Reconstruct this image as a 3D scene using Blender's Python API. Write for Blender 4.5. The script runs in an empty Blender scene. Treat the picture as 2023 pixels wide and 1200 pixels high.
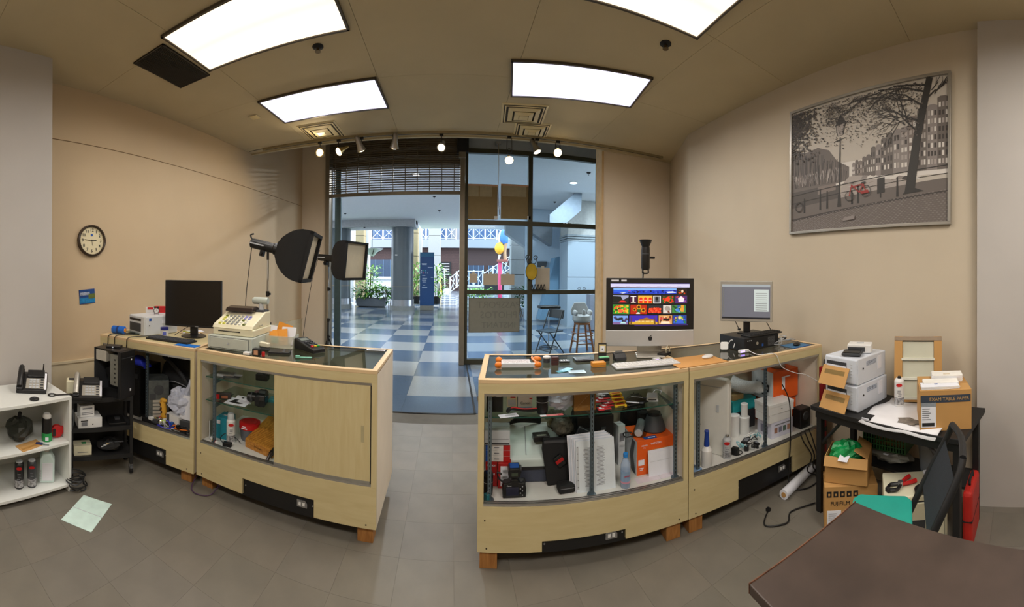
import bpy, bmesh, math, random
from mathutils import Vector, Matrix
R = math.radians
rnd = random.Random(7)
scene = bpy.context.scene
col = scene.collection
# ---------------------------------------------------------------- camera (stitched cylindrical panorama)
HE = 1.6
FPX, YH, NX, TX = 718.0, 541.0, 890.0, -.008      # pixels per radian, horizon row, column of the storefront normal, small roll
cd = bpy.data.cameras.new('panorama_camera')
cam = bpy.data.objects.new('panorama_camera', cd); col.objects.link(cam)
cd.type = 'PANO'; cd.panorama_type = 'CENTRAL_CYLINDRICAL'
cd.central_cylindrical_range_u_min = (0 - NX) / FPX; cd.central_cylindrical_range_u_max = (2023 - NX) / FPX
cd.central_cylindrical_range_v_min = (YH - 1200) / FPX; cd.central_cylindrical_range_v_max = YH / FPX
cd.central_cylindrical_radius = 1.0
cd.clip_start = .02; cd.clip_end = 300
cam.location = (0, 0, HE)
cam.rotation_euler = (Matrix.Rotation(TX, 3, 'Y') @ Matrix.Rotation(R(90), 3, 'X')).to_euler()
scene.camera = cam
# ---------------------------------------------------------------- world, sun, exposure
w = bpy.data.worlds.new('sky'); scene.world = w; w.use_nodes = True
bg = w.node_tree.nodes['Background']; bg.inputs[0].default_value = (.72, .85, 1.0, 1); bg.inputs[1].default_value = 5.0
sl = bpy.data.lights.new('sun', 'SUN'); sl.energy = 9; sl.angle = R(.6); sl.color = (1, .96, .9)
so = bpy.data.objects.new('sun', sl); col.objects.link(so)
so.rotation_euler = Vector((-.42, -.30, -.86)).to_track_quat('-Z', 'Y').to_euler()
scene.view_settings.view_transform = 'Standard'; scene.view_settings.look = 'None'
scene.view_settings.exposure = 0.35; scene.view_settings.gamma = 1.0; scene.view_settings.use_curve_mapping = False
scene.cycles.use_denoising = True; scene.cycles.use_adaptive_sampling = True; scene.cycles.adaptive_threshold = .025
scene.cycles.max_bounces = 6; scene.cycles.diffuse_bounces = 4; scene.cycles.transparent_max_bounces = 24; scene.cycles.glossy_bounces = 4; scene.cycles.transmission_bounces = 8
scene.cycles.caustics_reflective = False; scene.cycles.caustics_refractive = False; scene.cycles.sample_clamp_indirect = 6

# ---------------------------------------------------------------- helpers
def lin(c):
    return tuple((x / 255 / 12.92) if x / 255 <= .04045 else ((x / 255 + .055) / 1.055) ** 2.4 for x in c[:3]) + (1,)
MATS = {}
def M(name, c=(128, 128, 128), rough=.5, metal=0., var=.08, scale=14., emit=0., ecol=None, alpha=1., trans=0., bump=0., bscale=60., stretch=None, coat=0., spec=.5):
    if name in MATS: return MATS[name]
    m = bpy.data.materials.new(name); MATS[name] = m; m.use_nodes = True
    nt = m.node_tree; b = nt.nodes['Principled BSDF']; b.inputs['Roughness'].default_value = rough; b.inputs['Metallic'].default_value = metal
    b.inputs['Specular IOR Level'].default_value = spec
    L = lin(c); b.inputs['Base Color'].default_value = L
    if coat: b.inputs['Coat Weight'].default_value = coat; b.inputs['Coat Roughness'].default_value = .08
    if var or bump:
        tc = nt.nodes.new('ShaderNodeTexCoord'); mp = nt.nodes.new('ShaderNodeMapping'); nt.links.new(tc.outputs['Object'], mp.inputs[0])
        if stretch: mp.inputs['Scale'].default_value = stretch
    if var:
        no = nt.nodes.new('ShaderNodeTexNoise'); no.inputs['Scale'].default_value = scale; no.inputs['Detail'].default_value = 5
        nt.links.new(mp.outputs[0], no.inputs['Vector'])
        cr = nt.nodes.new('ShaderNodeValToRGB'); nt.links.new(no.outputs['Fac'], cr.inputs[0])
        cr.color_ramp.elements[0].position = .3; cr.color_ramp.elements[1].position = .7
        cr.color_ramp.elements[0].color = tuple(max(0, x * (1 - var)) for x in L[:3]) + (1,)
        cr.color_ramp.elements[1].color = tuple(min(1, x * (1 + var)) for x in L[:3]) + (1,)
        nt.links.new(cr.outputs[0], b.inputs['Base Color'])
    if bump:
        n2 = nt.nodes.new('ShaderNodeTexNoise'); n2.inputs['Scale'].default_value = bscale; n2.inputs['Detail'].default_value = 4
        nt.links.new(mp.outputs[0], n2.inputs['Vector'])
        bp = nt.nodes.new('ShaderNodeBump'); bp.inputs['Strength'].default_value = bump; bp.inputs['Distance'].default_value = .01
        nt.links.new(n2.outputs['Fac'], bp.inputs['Height']); nt.links.new(bp.outputs[0], b.inputs['Normal'])
    if emit:
        b.inputs['Emission Color'].default_value = lin(ecol or c); b.inputs['Emission Strength'].default_value = emit
    if trans: b.inputs['Transmission Weight'].default_value = trans; b.inputs['IOR'].default_value = 1.45
    if alpha < 1: b.inputs['Alpha'].default_value = alpha
    return m
def glass(name, c, op, rough=.03):
    """thin sheet: mostly see-through, with a mirror-like fresnel sheen"""
    if name in MATS: return MATS[name]
    m = bpy.data.materials.new(name); MATS[name] = m; m.use_nodes = True; nt = m.node_tree; nt.nodes.clear()
    o = nt.nodes.new('ShaderNodeOutputMaterial'); t = nt.nodes.new('ShaderNodeBsdfTransparent'); t.inputs[0].default_value = lin(c)
    g = nt.nodes.new('ShaderNodeBsdfGlossy'); g.inputs['Roughness'].default_value = rough
    f = nt.nodes.new('ShaderNodeFresnel'); f.inputs[0].default_value = op
    gm = nt.nodes.new('ShaderNodeNewGeometry'); iv = nt.nodes.new('ShaderNodeMath'); iv.operation = 'SUBTRACT'; iv.inputs[0].default_value = 1; nt.links.new(gm.outputs['Backfacing'], iv.inputs[1])
    mu = nt.nodes.new('ShaderNodeMath'); mu.operation = 'MULTIPLY'; nt.links.new(f.outputs[0], mu.inputs[0]); nt.links.new(iv.outputs[0], mu.inputs[1])
    mx = nt.nodes.new('ShaderNodeMixShader'); nt.links.new(mu.outputs[0], mx.inputs[0]); nt.links.new(t.outputs[0], mx.inputs[1]); nt.links.new(g.outputs[0], mx.inputs[2])
    nt.links.new(mx.outputs[0], o.inputs[0]); return m
def wood(name, c1, c2, sx=1.5, sy=14, rough=.45, axis='X', scale=3):
    if name in MATS: return MATS[name]
    m = bpy.data.materials.new(name); MATS[name] = m; m.use_nodes = True; nt = m.node_tree; b = nt.nodes['Principled BSDF']; b.inputs['Roughness'].default_value = rough
    tc = nt.nodes.new('ShaderNodeTexCoord'); mp = nt.nodes.new('ShaderNodeMapping'); nt.links.new(tc.outputs['Object'], mp.inputs[0])
    mp.inputs['Scale'].default_value = {'X': (sx, sy, sy), 'Y': (sy, sx, sy), 'Z': (sy, sy, sx)}[axis]
    no = nt.nodes.new('ShaderNodeTexNoise'); no.inputs['Scale'].default_value = scale; no.inputs['Detail'].default_value = 8; no.inputs['Distortion'].default_value = .6
    nt.links.new(mp.outputs[0], no.inputs['Vector'])
    cr = nt.nodes.new('ShaderNodeValToRGB'); cr.color_ramp.elements[0].position = .32; cr.color_ramp.elements[1].position = .68
    cr.color_ramp.elements[0].color = lin(c1); cr.color_ramp.elements[1].color = lin(c2)
    nt.links.new(no.outputs['Fac'], cr.inputs[0]); nt.links.new(cr.outputs[0], b.inputs['Base Color']); return m

class MB:
    """collects shapes; ob() links them as one mesh"""
    def __init__(s): s.v = []; s.f = []; s.m = []; s.T = Matrix.Identity(4); s.mi = 0
    def at(s, x=0, y=0, z=0, rz=0, rx=0, ry=0): s.T = Matrix.Translation((x, y, z)) @ Matrix.Rotation(rz, 4, 'Z') @ Matrix.Rotation(ry, 4, 'Y') @ Matrix.Rotation(rx, 4, 'X'); return s
    def add(s, vs, fs, m=None):
        o = len(s.v); s.v += [tuple(s.T @ Vector(p)) for p in vs]; s.f += [[o + i for i in f] for f in fs]; s.m += [s.mi if m is None else m] * len(fs); return s
    def box(s, x, y, z, sx, sy, sz, m=None):
        """centre x,y ; z is the bottom"""
        a, b, c = sx / 2, sy / 2, sz
        vs = [(x - a, y - b, z), (x + a, y - b, z), (x + a, y + b, z), (x - a, y + b, z), (x - a, y - b, z + c), (x + a, y - b, z + c), (x + a, y + b, z + c), (x - a, y + b, z + c)]
        return s.add(vs, [[0, 3, 2, 1], [4, 5, 6, 7], [0, 1, 5, 4], [1, 2, 6, 5], [2, 3, 7, 6], [3, 0, 4, 7]], m)
    def bb(s, x0, y0, z0, x1, y1, z1, m=None): return s.box((x0 + x1) / 2, (y0 + y1) / 2, z0, x1 - x0, y1 - y0, z1 - z0, m)
    def taper(s, x, y, z, sx, sy, h, tx, ty, ox=0, oy=0, m=None):
        vs = [(x - sx / 2, y - sy / 2, z), (x + sx / 2, y - sy / 2, z), (x + sx / 2, y + sy / 2, z), (x - sx / 2, y + sy / 2, z)]
        vs += [(x + ox - tx / 2, y + oy - ty / 2, z + h), (x + ox + tx / 2, y + oy - ty / 2, z + h), (x + ox + tx / 2, y + oy + ty / 2, z + h), (x + ox - tx / 2, y + oy + ty / 2, z + h)]
        return s.add(vs, [[0, 3, 2, 1], [4, 5, 6, 7], [0, 1, 5, 4], [1, 2, 6, 5], [2, 3, 7, 6], [3, 0, 4, 7]], m)
    def prism(s, poly, axis, a, b, m=None):
        """2D polygon extruded along axis from a to b; poly coords are the other two axes in xyz order"""
        n = len(poly)
        def mk(p, t): return {'X': (t, p[0], p[1]), 'Y': (p[0], t, p[1]), 'Z': (p[0], p[1], t)}[axis]
        vs = [mk(p, a) for p in poly] + [mk(p, b) for p in poly]
        return s.add(vs, [list(range(n)), list(range(2 * n - 1, n - 1, -1))] + [[i, (i + 1) % n, n + (i + 1) % n, n + i] for i in range(n)], m)
    def cyl(s, p0, p1, r0, r1=None, n=14, caps=True, m=None):
        r1 = r0 if r1 is None else r1
        p0 = Vector(p0); p1 = Vector(p1); d = (p1 - p0).normalized(); q = d.to_track_quat('Z', 'Y').to_matrix()
        vs = []
        for p, r in ((p0, r0), (p1, r1)):
            for i in range(n):
                a = 2 * math.pi * i / n; vs.append(tuple(p + q @ Vector((r * math.cos(a), r * math.sin(a), 0))))
        fs = [[i, (i + 1) % n, n + (i + 1) % n, n + i] for i in range(n)]
        if caps: fs += [list(range(n - 1, -1, -1)), list(range(n, 2 * n))]
        return s.add(vs, fs, m)
    def lathe(s, prof, n=18, x=0, y=0, z=0, m=None):
        vs = []; fs = []
        for r, h in prof:
            for i in range(n):
                a = 2 * math.pi * i / n; vs.append((x + r * math.cos(a), y + r * math.sin(a), z + h))
        for k in range(len(prof) - 1):
            for i in range(n): fs.append([k * n + i, k * n + (i + 1) % n, (k + 1) * n + (i + 1) % n, (k + 1) * n + i])
        fs.append(list(range(n - 1, -1, -1))); fs.append([(len(prof) - 1) * n + i for i in range(n)])
        return s.add(vs, fs, m)
    def tube(s, pts, r, n=7, sm=0, closed=False, m=None):
        P_ = [Vector(p) for p in pts]
        if sm:
            Q = []
            for i in range(len(P_) - 1):
                a = P_[max(i - 1, 0)]; b = P_[i]; c = P_[i + 1]; d = P_[min(i + 2, len(P_) - 1)]
                for k in range(sm):
                    t = k / sm; Q.append(.5 * ((2 * b) + (c - a) * t + (2 * a - 5 * b + 4 * c - d) * t * t + (3 * b - a - 3 * c + d) * t ** 3))
            Q.append(P_[-1]); P_ = Q
        vs = []; k = len(P_); u = None
        for i, p in enumerate(P_):
            t = (P_[min(i + 1, k - 1)] - P_[max(i - 1, 0)])
            if closed: t = P_[(i + 1) % k] - P_[i - 1]
            t.normalize()
            if u is None: u = t.orthogonal().normalized()
            else:
                u = u - t * u.dot(t)
                u = u.normalized() if u.length > 1e-6 else t.orthogonal().normalized()
            w_ = t.cross(u); rr = r[i] if isinstance(r, (list, tuple)) and len(r) == k else (r if not isinstance(r, (list, tuple)) else r[0] + (r[-1] - r[0]) * i / (k - 1))
            for j in range(n):
                a = 2 * math.pi * j / n; vs.append(tuple(p + (u * math.cos(a) + w_ * math.sin(a)) * rr))
        fs = [[i * n + j, i * n + (j + 1) % n, ((i + 1) % k) * n + (j + 1) % n, ((i + 1) % k) * n + j] for i in range(k if closed else k - 1) for j in range(n)]
        if not closed: fs += [list(range(n - 1, -1, -1)), [(k - 1) * n + j for j in range(n)]]
        return s.add(vs, fs, m)
    def sph(s, x, y, z, rx, ry=None, rz=None, n=12, k=8, m=None, jit=0., rr=None):
        ry = ry or rx; rz = rz or rx; vs = [(x, y, z - rz)]; fs = []
        for a in range(1, k):
            for i in range(n):
                t = math.pi * a / k; p = 2 * math.pi * i / n; j = 1 + (rr or rnd).uniform(-jit, jit)
                vs.append((x + rx * j * math.sin(t) * math.cos(p), y + ry * j * math.sin(t) * math.sin(p), z - rz * j * math.cos(t)))
        vs.append((x, y, z + rz)); e = len(vs) - 1
        for i in range(n):
            fs.append([0, 1 + (i + 1) % n, 1 + i]); fs.append([e, 1 + (k - 2) * n + i, 1 + (k - 2) * n + (i + 1) % n])
            for a in range(k - 2): fs.append([1 + a * n + i, 1 + a * n + (i + 1) % n, 1 + (a + 1) * n + (i + 1) % n, 1 + (a + 1) * n + i])
        return s.add(vs, fs, m)
    def quad(s, pts, m=None): return s.add(pts, [list(range(len(pts)))], m)
    def mesh(s, name, mats):
        me = bpy.data.meshes.new(name); me.from_pydata(s.v, [], s.f)
        for mt in (mats if isinstance(mats, (list, tuple)) else [mats]): me.materials.append(mt)
        me.polygons.foreach_set('material_index', s.m); me.update()
        return me
def link(name, me, parent=None, loc=(0, 0, 0), rz=0, rot=None):
    o = bpy.data.objects.new(name, me); col.objects.link(o); o.location = loc; o.rotation_euler = rot or (0, 0, rz)
    if parent is not None: o.parent = parent
    return o
def ob(name, mb, mats, parent=None, loc=(0, 0, 0), rz=0, rot=None, bev=0., smooth=None):
    me = mb.mesh(name, mats)
    bm = bmesh.new(); bm.from_mesh(me); bmesh.ops.recalc_face_normals(bm, faces=bm.faces)
    if bev:
        bmesh.ops.remove_doubles(bm, verts=bm.verts, dist=1e-5)
        es = [e for e in bm.edges if len(e.link_faces) == 2 and e.calc_face_angle(0) > .6]
        bmesh.ops.bevel(bm, geom=es, offset=bev, segments=2, profile=.5, affect='EDGES', clamp_overlap=True)
    if smooth:
        for fc in bm.faces: fc.smooth = True
        for e in bm.edges: e.smooth = not (len(e.link_faces) == 2 and e.calc_face_angle(0) > smooth)
    bm.to_mesh(me); bm.free()
    return link(name, me, parent, loc, rz, rot)
def tag(o, label, cat, group=None, kind=None):
    o['label'] = label
    if cat: o['category'] = cat
    if group: o['group'] = group
    if kind: o['kind'] = kind
    return o
def thing(name, label, cat, loc=(0, 0, 0), rz=0, group=None, rot=None):
    o = bpy.data.objects.new(name, None); col.objects.link(o); o.location = loc; o.rotation_euler = rot or (0, 0, rz); o.empty_display_size = .05
    return tag(o, label, cat, group)
def struct(o, label=None):
    o['kind'] = 'structure'
    if label: o['label'] = label
    return o
def copy_tree(o, parent=None):
    c = o.copy(); col.objects.link(c); c.parent = parent
    for ch in list(o.children): copy_tree(ch, c)
    return c
def txt(s, size, mat_, parent, loc, rot=(R(90), 0, 0), name='lettering', ext=.0004, align='CENTER', flip=False, sx=1., bold=0.):
    cu = bpy.data.curves.new(name, 'FONT'); cu.body = s; cu.size = size; cu.align_x = align; cu.align_y = 'CENTER'; cu.resolution_u = 2; cu.extrude = ext; cu.offset = bold
    t = bpy.data.objects.new(name, cu); col.objects.link(t); dg = bpy.context.evaluated_depsgraph_get()
    me = bpy.data.meshes.new_from_object(t.evaluated_get(dg)); bpy.data.objects.remove(t); me.materials.clear(); me.materials.append(mat_)
    me.transform(Matrix.Diagonal(((-1 if flip else 1) * sx, 1, 1, 1)))
    return link(name, me, parent, loc, rot=rot)
# pixel of the panorama -> a point on a real surface
_n = 1 / math.hypot(1, TX)
def ray(x, y):
    t = (x - NX) / FPX; c = (math.sin(t), math.cos(t), (YH - y) / FPX); return Vector((_n * (c[0] + TX * c[2]), c[1], _n * (c[2] - TX * c[0])))
E0 = Vector((0, 0, HE))
def P(x, y, z): r = ray(x, y); return E0 + r * ((z - HE) / r.z)
def PY(x, y, Y): r = ray(x, y); return E0 + r * (Y / r.y)
def PX(x, y, X): r = ray(x, y); return E0 + r * (X / r.x)
def D(x, y, d): r = ray(x, y); return E0 + r * (d / math.hypot(r.x, r.y))
def dist(p): return math.hypot(p[0], p[1])
def face(p): return -math.atan2(p[0], p[1])          # z-rotation that turns a thing's -y side to the viewer
class F:
    """local frame on a plan: x along, y into depth"""
    def __init__(s, ox, oy, a): s.o = Vector((ox, oy, 0)); s.a = a
    def w(s, x, y, z=0): return s.o + Vector((x * math.cos(s.a) - y * math.sin(s.a), x * math.sin(s.a) + y * math.cos(s.a), z))
    def loc(s, p): d = Vector(p) - s.o; return (d.x * math.cos(s.a) + d.y * math.sin(s.a), -d.x * math.sin(s.a) + d.y * math.cos(s.a))
# ---------------------------------------------------------------- materials of the setting
m_wall = M('wall_paint', (196, 174, 142), .75, var=.03, scale=2, bump=.04, bscale=220)
m_wallw = M('wall_white', (182, 177, 172), .75, var=.03, scale=2)
m_pier = M('pier_paint', (224, 210, 190), .75, var=.03, scale=2)
m_ceil = M('ceiling_panel_paint', (198, 184, 150), .85, var=.03, scale=3, bump=.05, bscale=300)
m_joint = M('joint_dark', (60, 54, 46), .9)
m_trim = M('trim_cream', (200, 186, 156), .6, var=.03)
m_dark = M('dark_void', (14, 14, 14), .9)
m_frame = M('window_bronze', (70, 68, 54), .4, .4, var=.05)
m_post = M('gate_post_alu', (140, 132, 118), .4, .6, var=.05)
m_steel = M('brushed_steel', (176, 178, 182), .3, .9, var=.05)
m_black = M('black_plastic', (20, 20, 21), .4, var=.05)
m_blackm = M('matte_black', (17, 17, 18), .75, var=.08)
m_white = M('white_plastic', (222, 222, 220), .4, var=.02)
m_paper = M('white_paper', (226, 228, 236), .7, var=.02)
m_ink = M('ink_black', (24, 24, 26), .6, var=0)
m_grey = M('grey_print', (120, 122, 128), .6, var=0)
m_red = M('red_print', (186, 22, 24), .5, var=.03)
m_blue = M('blue_print', (30, 84, 168), .5, var=.03)
m_pane = glass('window_glass', (238, 246, 250), 1.35)
m_ftile = [M('vinyl_tile_%d' % i, c, .5, var=.10, scale=5, bump=.03, bscale=40) for i, c in enumerate([(112, 107, 97), (111, 106, 96), (114, 108, 98), (112, 107, 98)])]
# ---------------------------------------------------------------- floor of the shop
XR = lambda Y: 2.59 + .0593 * Y            # right wall line
XL = lambda Y: -3.21 + .0675 * Y           # left wall line
fl = struct(ob('floor', MB().bb(-4.2, -2.5, -.06, 5.0, 6.6, -.004), M('floor_joint', (88, 84, 76), .8)), 'grey vinyl tile floor of the shop')
ft = MB().box(0, 0, 0, .3042, .3042, .004)
tm = [ob('floor_tile', ft, m, fl) for m in m_ftile]
used = [0] * 4
for iy in range(-4, 14):
    for ix in range(-11, 10):
        x = .03 + .305 * ix + .1525; y = 2.02 + .305 * (iy - 7) + .1525
        if y > 4.0 or x < XL(y) - .1 or x > XR(y) + .1 or y < -.6: continue
        k = rnd.randrange(4); o = tm[k] if not used[k] else tm[k].copy()
        if used[k]: col.objects.link(o); o.parent = fl
        used[k] = 1; o.location = (x, y, -.004)
# ---------------------------------------------------------------- ceiling of the shop
ce = struct(ob('ceiling', MB().bb(-3.6, -2.5, 3.408, 3.6, 4.72, 3.5), m_joint), 'taupe panelled ceiling of the shop')
cp = None
for ix in range(-2, 4):
    for iy in range(-5, 2):
        x0 = -.68 + 1.25 * (ix - 0); y0 = 3.28 + 1.22 * iy; x1 = x0 + 1.25; y1 = min(y0 + 1.22, 4.72)
        if x0 > 3.4: continue
        x0 = max(x0, -3.4); x1 = min(x1, 3.5)
        if x1 - x0 < .1: continue
        ob('ceiling_panel', MB().bb(x0 + .0015, y0 + .0015, 3.4, x1 - .0015, y1 - .0015, 3.408), m_ceil, ce)
ob('edge_trim', MB().bb(-3.1, 4.72, 3.38, 3.4, 4.76, 3.52), m_ceil, ce)
ob('fascia', MB().bb(-3.1, 4.70, 3.5, 3.45, 4.74, 4.35), m_wall, ce)
ob('recess_top', MB().bb(-3.2, 4.7, 4.35, 4.6, 7.0, 4.45), m_wall, ce)
for xa, xb in ((-2.86, -2.45), (-1.95, -1.25), (1.4, 2.05), (2.25, 2.75)): ob('slot', MB().bb(xa, 4.60, 3.397, xb, 4.612, 3.4), m_joint, ce)
# ---------------------------------------------------------------- walls
def wall(name, pts, z0, z1, t, m, label):
    """pts: plan polyline; t: thickness to its left"""
    b = MB()
    for (xa, ya), (xb, yb) in zip(pts, pts[1:]):
        d = Vector((xb - xa, yb - ya)).normalized(); n = Vector((-d.y, d.x)) * t
        b.prism([(xa, ya), (xb, yb), (xb + n.x, yb + n.y), (xa + n.x, ya + n.y)], 'Z', z0, z1)
    return struct(ob(name, b, m), label)
wl = wall('wall_left', [(XL(-2.4), -2.4), (XL(6.45), 6.45)], -.02, 4.4, .12, m_wall, 'tan painted left wall with a thin joint line')
aL = math.atan2(6.45 + 2.4, XL(6.45) - XL(-2.4)) - R(90)
fw = F(XL(0), 0, aL)                                   # x: into wall is -x ; y along the wall
def onL(y, z, off=0.): p = fw.w(off, y / math.cos(aL)); return Vector((p.x, p.y, z))
b = MB().bb(0, -1.2, 2.866, .003, 6.42, 2.872); ob('joint_line', b, M('joint_brown', (110, 84, 52), .8), wl, (XL(0), 0, 0), aL)
wn = struct(ob('trim_1', MB().bb(0, 1.2, 0, .016, 6.42, .70).bb(0, 1.2, .70, .026, 6.42, .722), m_trim, None, (XL(0), 0, 0), aL), 'cream wainscot along the lower left wall')
for yy in (4.62, 5.06, 5.5, 5.94):
    for z0, z1 in ((.12, .36), (.43, .64)): ob('raised_panel', MB().taper(.018, 0, 0, .004, .001, .001, .001, .001).bb(.016, yy, z0, .028, yy + .36, z1), m_trim, wn, bev=.004)
wall('wall_right', [(3.29, 4.80), (XR(3.67), 3.67), (XR(-2.4), -2.4)], -.02, 4.4, .12, M('wall_paint_right', (194, 181, 160), .75, var=.03, scale=2, bump=.04, bscale=220), 'tan painted right wall behind the framed print')
struct(ob('wall_partition_left', MB().bb(-3.5, -2.4, -.02, -2.75, 1.41, 3.4), m_wallw), 'pale grey partition at the left edge')
struct(ob('wall_pilaster_right', MB().bb(2.53, -2.4, -.02, 2.72, .31, 3.4), m_wallw), 'pale pilaster at the right edge')
struct(ob('wall_back', MB().bb(-3.6, -2.5, -.02, 3.2, -2.38, 3.4), m_wall), 'wall behind the camera')
# storefront wall pieces
YS = 6.4
ws = struct(ob('wall_storefront', MB().bb(-3.0, YS, -.02, -2.29, YS + .2, 4.4), m_pier), 'cream piers of the storefront')
ob('pier', MB().bb(2.84, YS, -.02, 4.6, YS + .2, 4.4), m_pier, ws)
ob('front_pier', MB().bb(2.125, 4.78, -.02, 3.4, 4.96, 4.4), m_pier, ws); ob('pier_edge', MB().bb(2.095, 4.76, -.02, 2.125, 4.98, 4.4), M('pier_tan', (206, 176, 132), .7), ws); ob('pier_return', MB().bb(2.9, 4.96, -.02, 3.05, YS, 4.4), m_pier, ws)
ob('window_head', MB().bb(.24, YS + .02, 3.80, 2.84, YS + .2, 4.4), M('head_grey', (150, 158, 166), .6, var=.03), ws)
ob('shutter_housing', MB().bb(-2.29, YS + .16, 3.60, .24, YS + .5, 4.4), M('housing_brown', (96, 82, 62), .6, var=.1), ws)
ob('jamb', MB().bb(-2.29, YS - .05, 0, -2.21, YS + .15, 4.0), m_post, ws, bev=.004)
ob('glass_jamb', MB().bb(-2.20, YS + .25, 0, -2.08, YS + .31, 3.6), M('jamb_blue', (90, 112, 118), .3, .5), ws)
ob('gate_post', MB().bb(.155, YS - .06, 0, .245, YS + .1, 4.0), m_post, ws, bev=.006)
ob('post_cap', MB().bb(.13, YS - .1, 3.62, .25, YS - .05, 3.72), m_post, ws, bev=.006)
ob('motor_box', MB().bb(.10, YS - .1, 3.72, .3, YS + .1, 4.1), m_blackm, ws, bev=.01)
# window, six panes
wi = struct(ob('window_1', MB().bb(.245, YS, .0, 2.80, YS + .09, .09), m_frame, bev=.004), 'bronze framed shop window of six panes')
for xa, xb in ((.245, .30), (1.385, 1.465), (2.72, 2.80)): ob('mullion', MB().bb(xa, YS, .09, xb, YS + .09, 3.8), m_frame, wi, bev=.004)
for z in (1.274, 2.515): ob('transom', MB().bb(.30, YS + .004, z - .04, 2.72, YS + .086, z + .04), m_frame, wi, bev=.004)
ob('head', MB().bb(.30, YS + .004, 3.74, 2.72, YS + .086, 3.82), m_frame, wi, bev=.004)
for xa, xb in ((.30, 1.385), (1.465, 2.72)):
    for za, zb in ((.09, 1.234), (1.314, 2.475), (2.555, 3.74)): ob('pane', MB().bb(xa, YS + .05, za, xb, YS + .056, zb), m_pane, wi)
# rolled-up grille shutter
gr = thing('grille_shutter', 'brown rolling grille shutter half raised over the shop entrance', 'shutter', (-1.03, YS - .02, 3.02))
m_gr = M('grille_brown', (98, 86, 66), .55, .2, var=.1)
ob('bottom_bar', MB().bb(-1.19, -.02, -.03, 1.19, .02, .03), m_post, gr, bev=.004)
k = 0; z = .07
bar = ob('bar', MB().tube([(-1.19, 0, 0), (1.19, 0, 0)], .0095, 6), m_gr, gr, (0, 0, z))
while z < 1.2:
    z += .042 if z < .45 else .03
    o = bar.copy(); col.objects.link(o); o.location = (0, 0 if z < .45 else .02 * math.sin(z * 40), z)
for i in range(11): ob('link_strip', MB().bb(-.006, -.012, 0, .006, .012, 1.2), m_gr, gr, (-1.08 + i * .216, 0, .03))
# ---------------------------------------------------------------- ceiling lights
m_lens = M('lens_glow', (240, 238, 255), .5, var=0, emit=1.0, ecol=(226, 222, 250))
def lens(name, c, st):
    """prismatic lens lit by two tubes: brighter along the tubes"""
    m = bpy.data.materials.new(name); m.use_nodes = True; nt = m.node_tree; b = nt.nodes['Principled BSDF']; b.inputs['Base Color'].default_value = (.8, .8, .8, 1)
    tc = nt.nodes.new('ShaderNodeTexCoord'); sp = nt.nodes.new('ShaderNodeSeparateXYZ'); nt.links.new(tc.outputs['Object'], sp.inputs[0])
    ab = nt.nodes.new('ShaderNodeMath'); ab.operation = 'ABSOLUTE'; nt.links.new(sp.outputs['Y'], ab.inputs[0])
    sb = nt.nodes.new('ShaderNodeMath'); sb.operation = 'SUBTRACT'; sb.inputs[1].default_value = .17; nt.links.new(ab.outputs[0], sb.inputs[0])
    a2 = nt.nodes.new('ShaderNodeMath'); a2.operation = 'ABSOLUTE'; nt.links.new(sb.outputs[0], a2.inputs[0])
    mr = nt.nodes.new('ShaderNodeMapRange'); mr.inputs[1].default_value = 0; mr.inputs[2].default_value = .17; mr.inputs[3].default_value = st * 1.25; mr.inputs[4].default_value = st * .82; nt.links.new(a2.outputs[0], mr.inputs[0])
    nt.links.new(mr.outputs[0], b.inputs['Emission Strength']); b.inputs['Emission Color'].default_value = lin(c); return m
m_l1 = lens('lens_cool', (228, 226, 255), 1.15); m_l2 = lens('lens_warm', (255, 232, 200), 1.3)
m_lframe = M('light_frame', (74, 66, 56), .5)
def troffer(x, y, rz, m, label, lx=1.24, ly=.60, pw=24, c=(1, .95, .89), spread=170):
    t = thing('ceiling_light', label, 'ceiling light', (x, y, 3.4), rz, 'fluorescent ceiling lights')
    f = MB()
    for sx in (-1, 1): f.box(sx * (lx / 2), 0, -.022, .018, ly + .018, .021).box(0, sx * (ly / 2), -.022, lx + .018, .018, .021)
    ob('frame', f, m_lframe, t)
    ob('lens', MB().box(0, 0, -.014, lx - .02, ly - .02, .008), m, t)
    l = bpy.data.lights.new('tube_light', 'AREA'); l.shape = 'RECTANGLE'; l.size = lx - .1; l.size_y = ly - .1; l.energy = pw; l.color = c; l.spread = R(spread)
    lo = bpy.data.objects.new('tube_light', l); col.objects.link(lo); lo.parent = t; lo.location = (0, 0, -.03)
    return t
troffer(-1.31, 3.58, R(-1.5), m_l1, 'lit ceiling light above the softboxes, left of the entrance', pw=17)
troffer(1.16, 3.20, R(-9), m_l1, 'lit ceiling light nearest the shop window', pw=17)
troffer(-1.37, 2.25, R(1), m_l2, 'warm ceiling light beside the black ceiling grille', pw=15)
troffer(1.06, 1.87, R(-4), m_l2, 'warm ceiling light nearest the framed canal print', pw=15)
troffer(-1.2, -.7, 0, m_l2, 'unseen ceiling light added behind the camera, left half of the shop', pw=40); troffer(1.1, -.7, 0, m_l2, 'unseen ceiling light added behind the camera, right half of the shop', pw=40)  # unseen pair added behind the camera to brighten the counter fronts
gl = thing('ceiling_grille', 'black square air grille flush in the ceiling', 'vent', (-2.23, 2.31, 3.4))
ob('backing', MB().box(0, 0, -.006, .36, .60, .005), m_blackm, gl)
for i in range(24): ob('slat', MB().box(-.165 + i * .0143, 0, -.012, .005, .57, .006), M('grille_dark', (46, 40, 32), .6), gl)
ob('frame', MB().box(-.175, 0, -.013, .01, .6, .012).box(.175, 0, -.013, .01, .6, .012).box(0, .295, -.013, .36, .01, .012).box(0, -.295, -.013, .36, .01, .012), M('grille_dark'), gl)
m_vent = M('vent_cream', (222, 204, 154), .5, var=.04)
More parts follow.
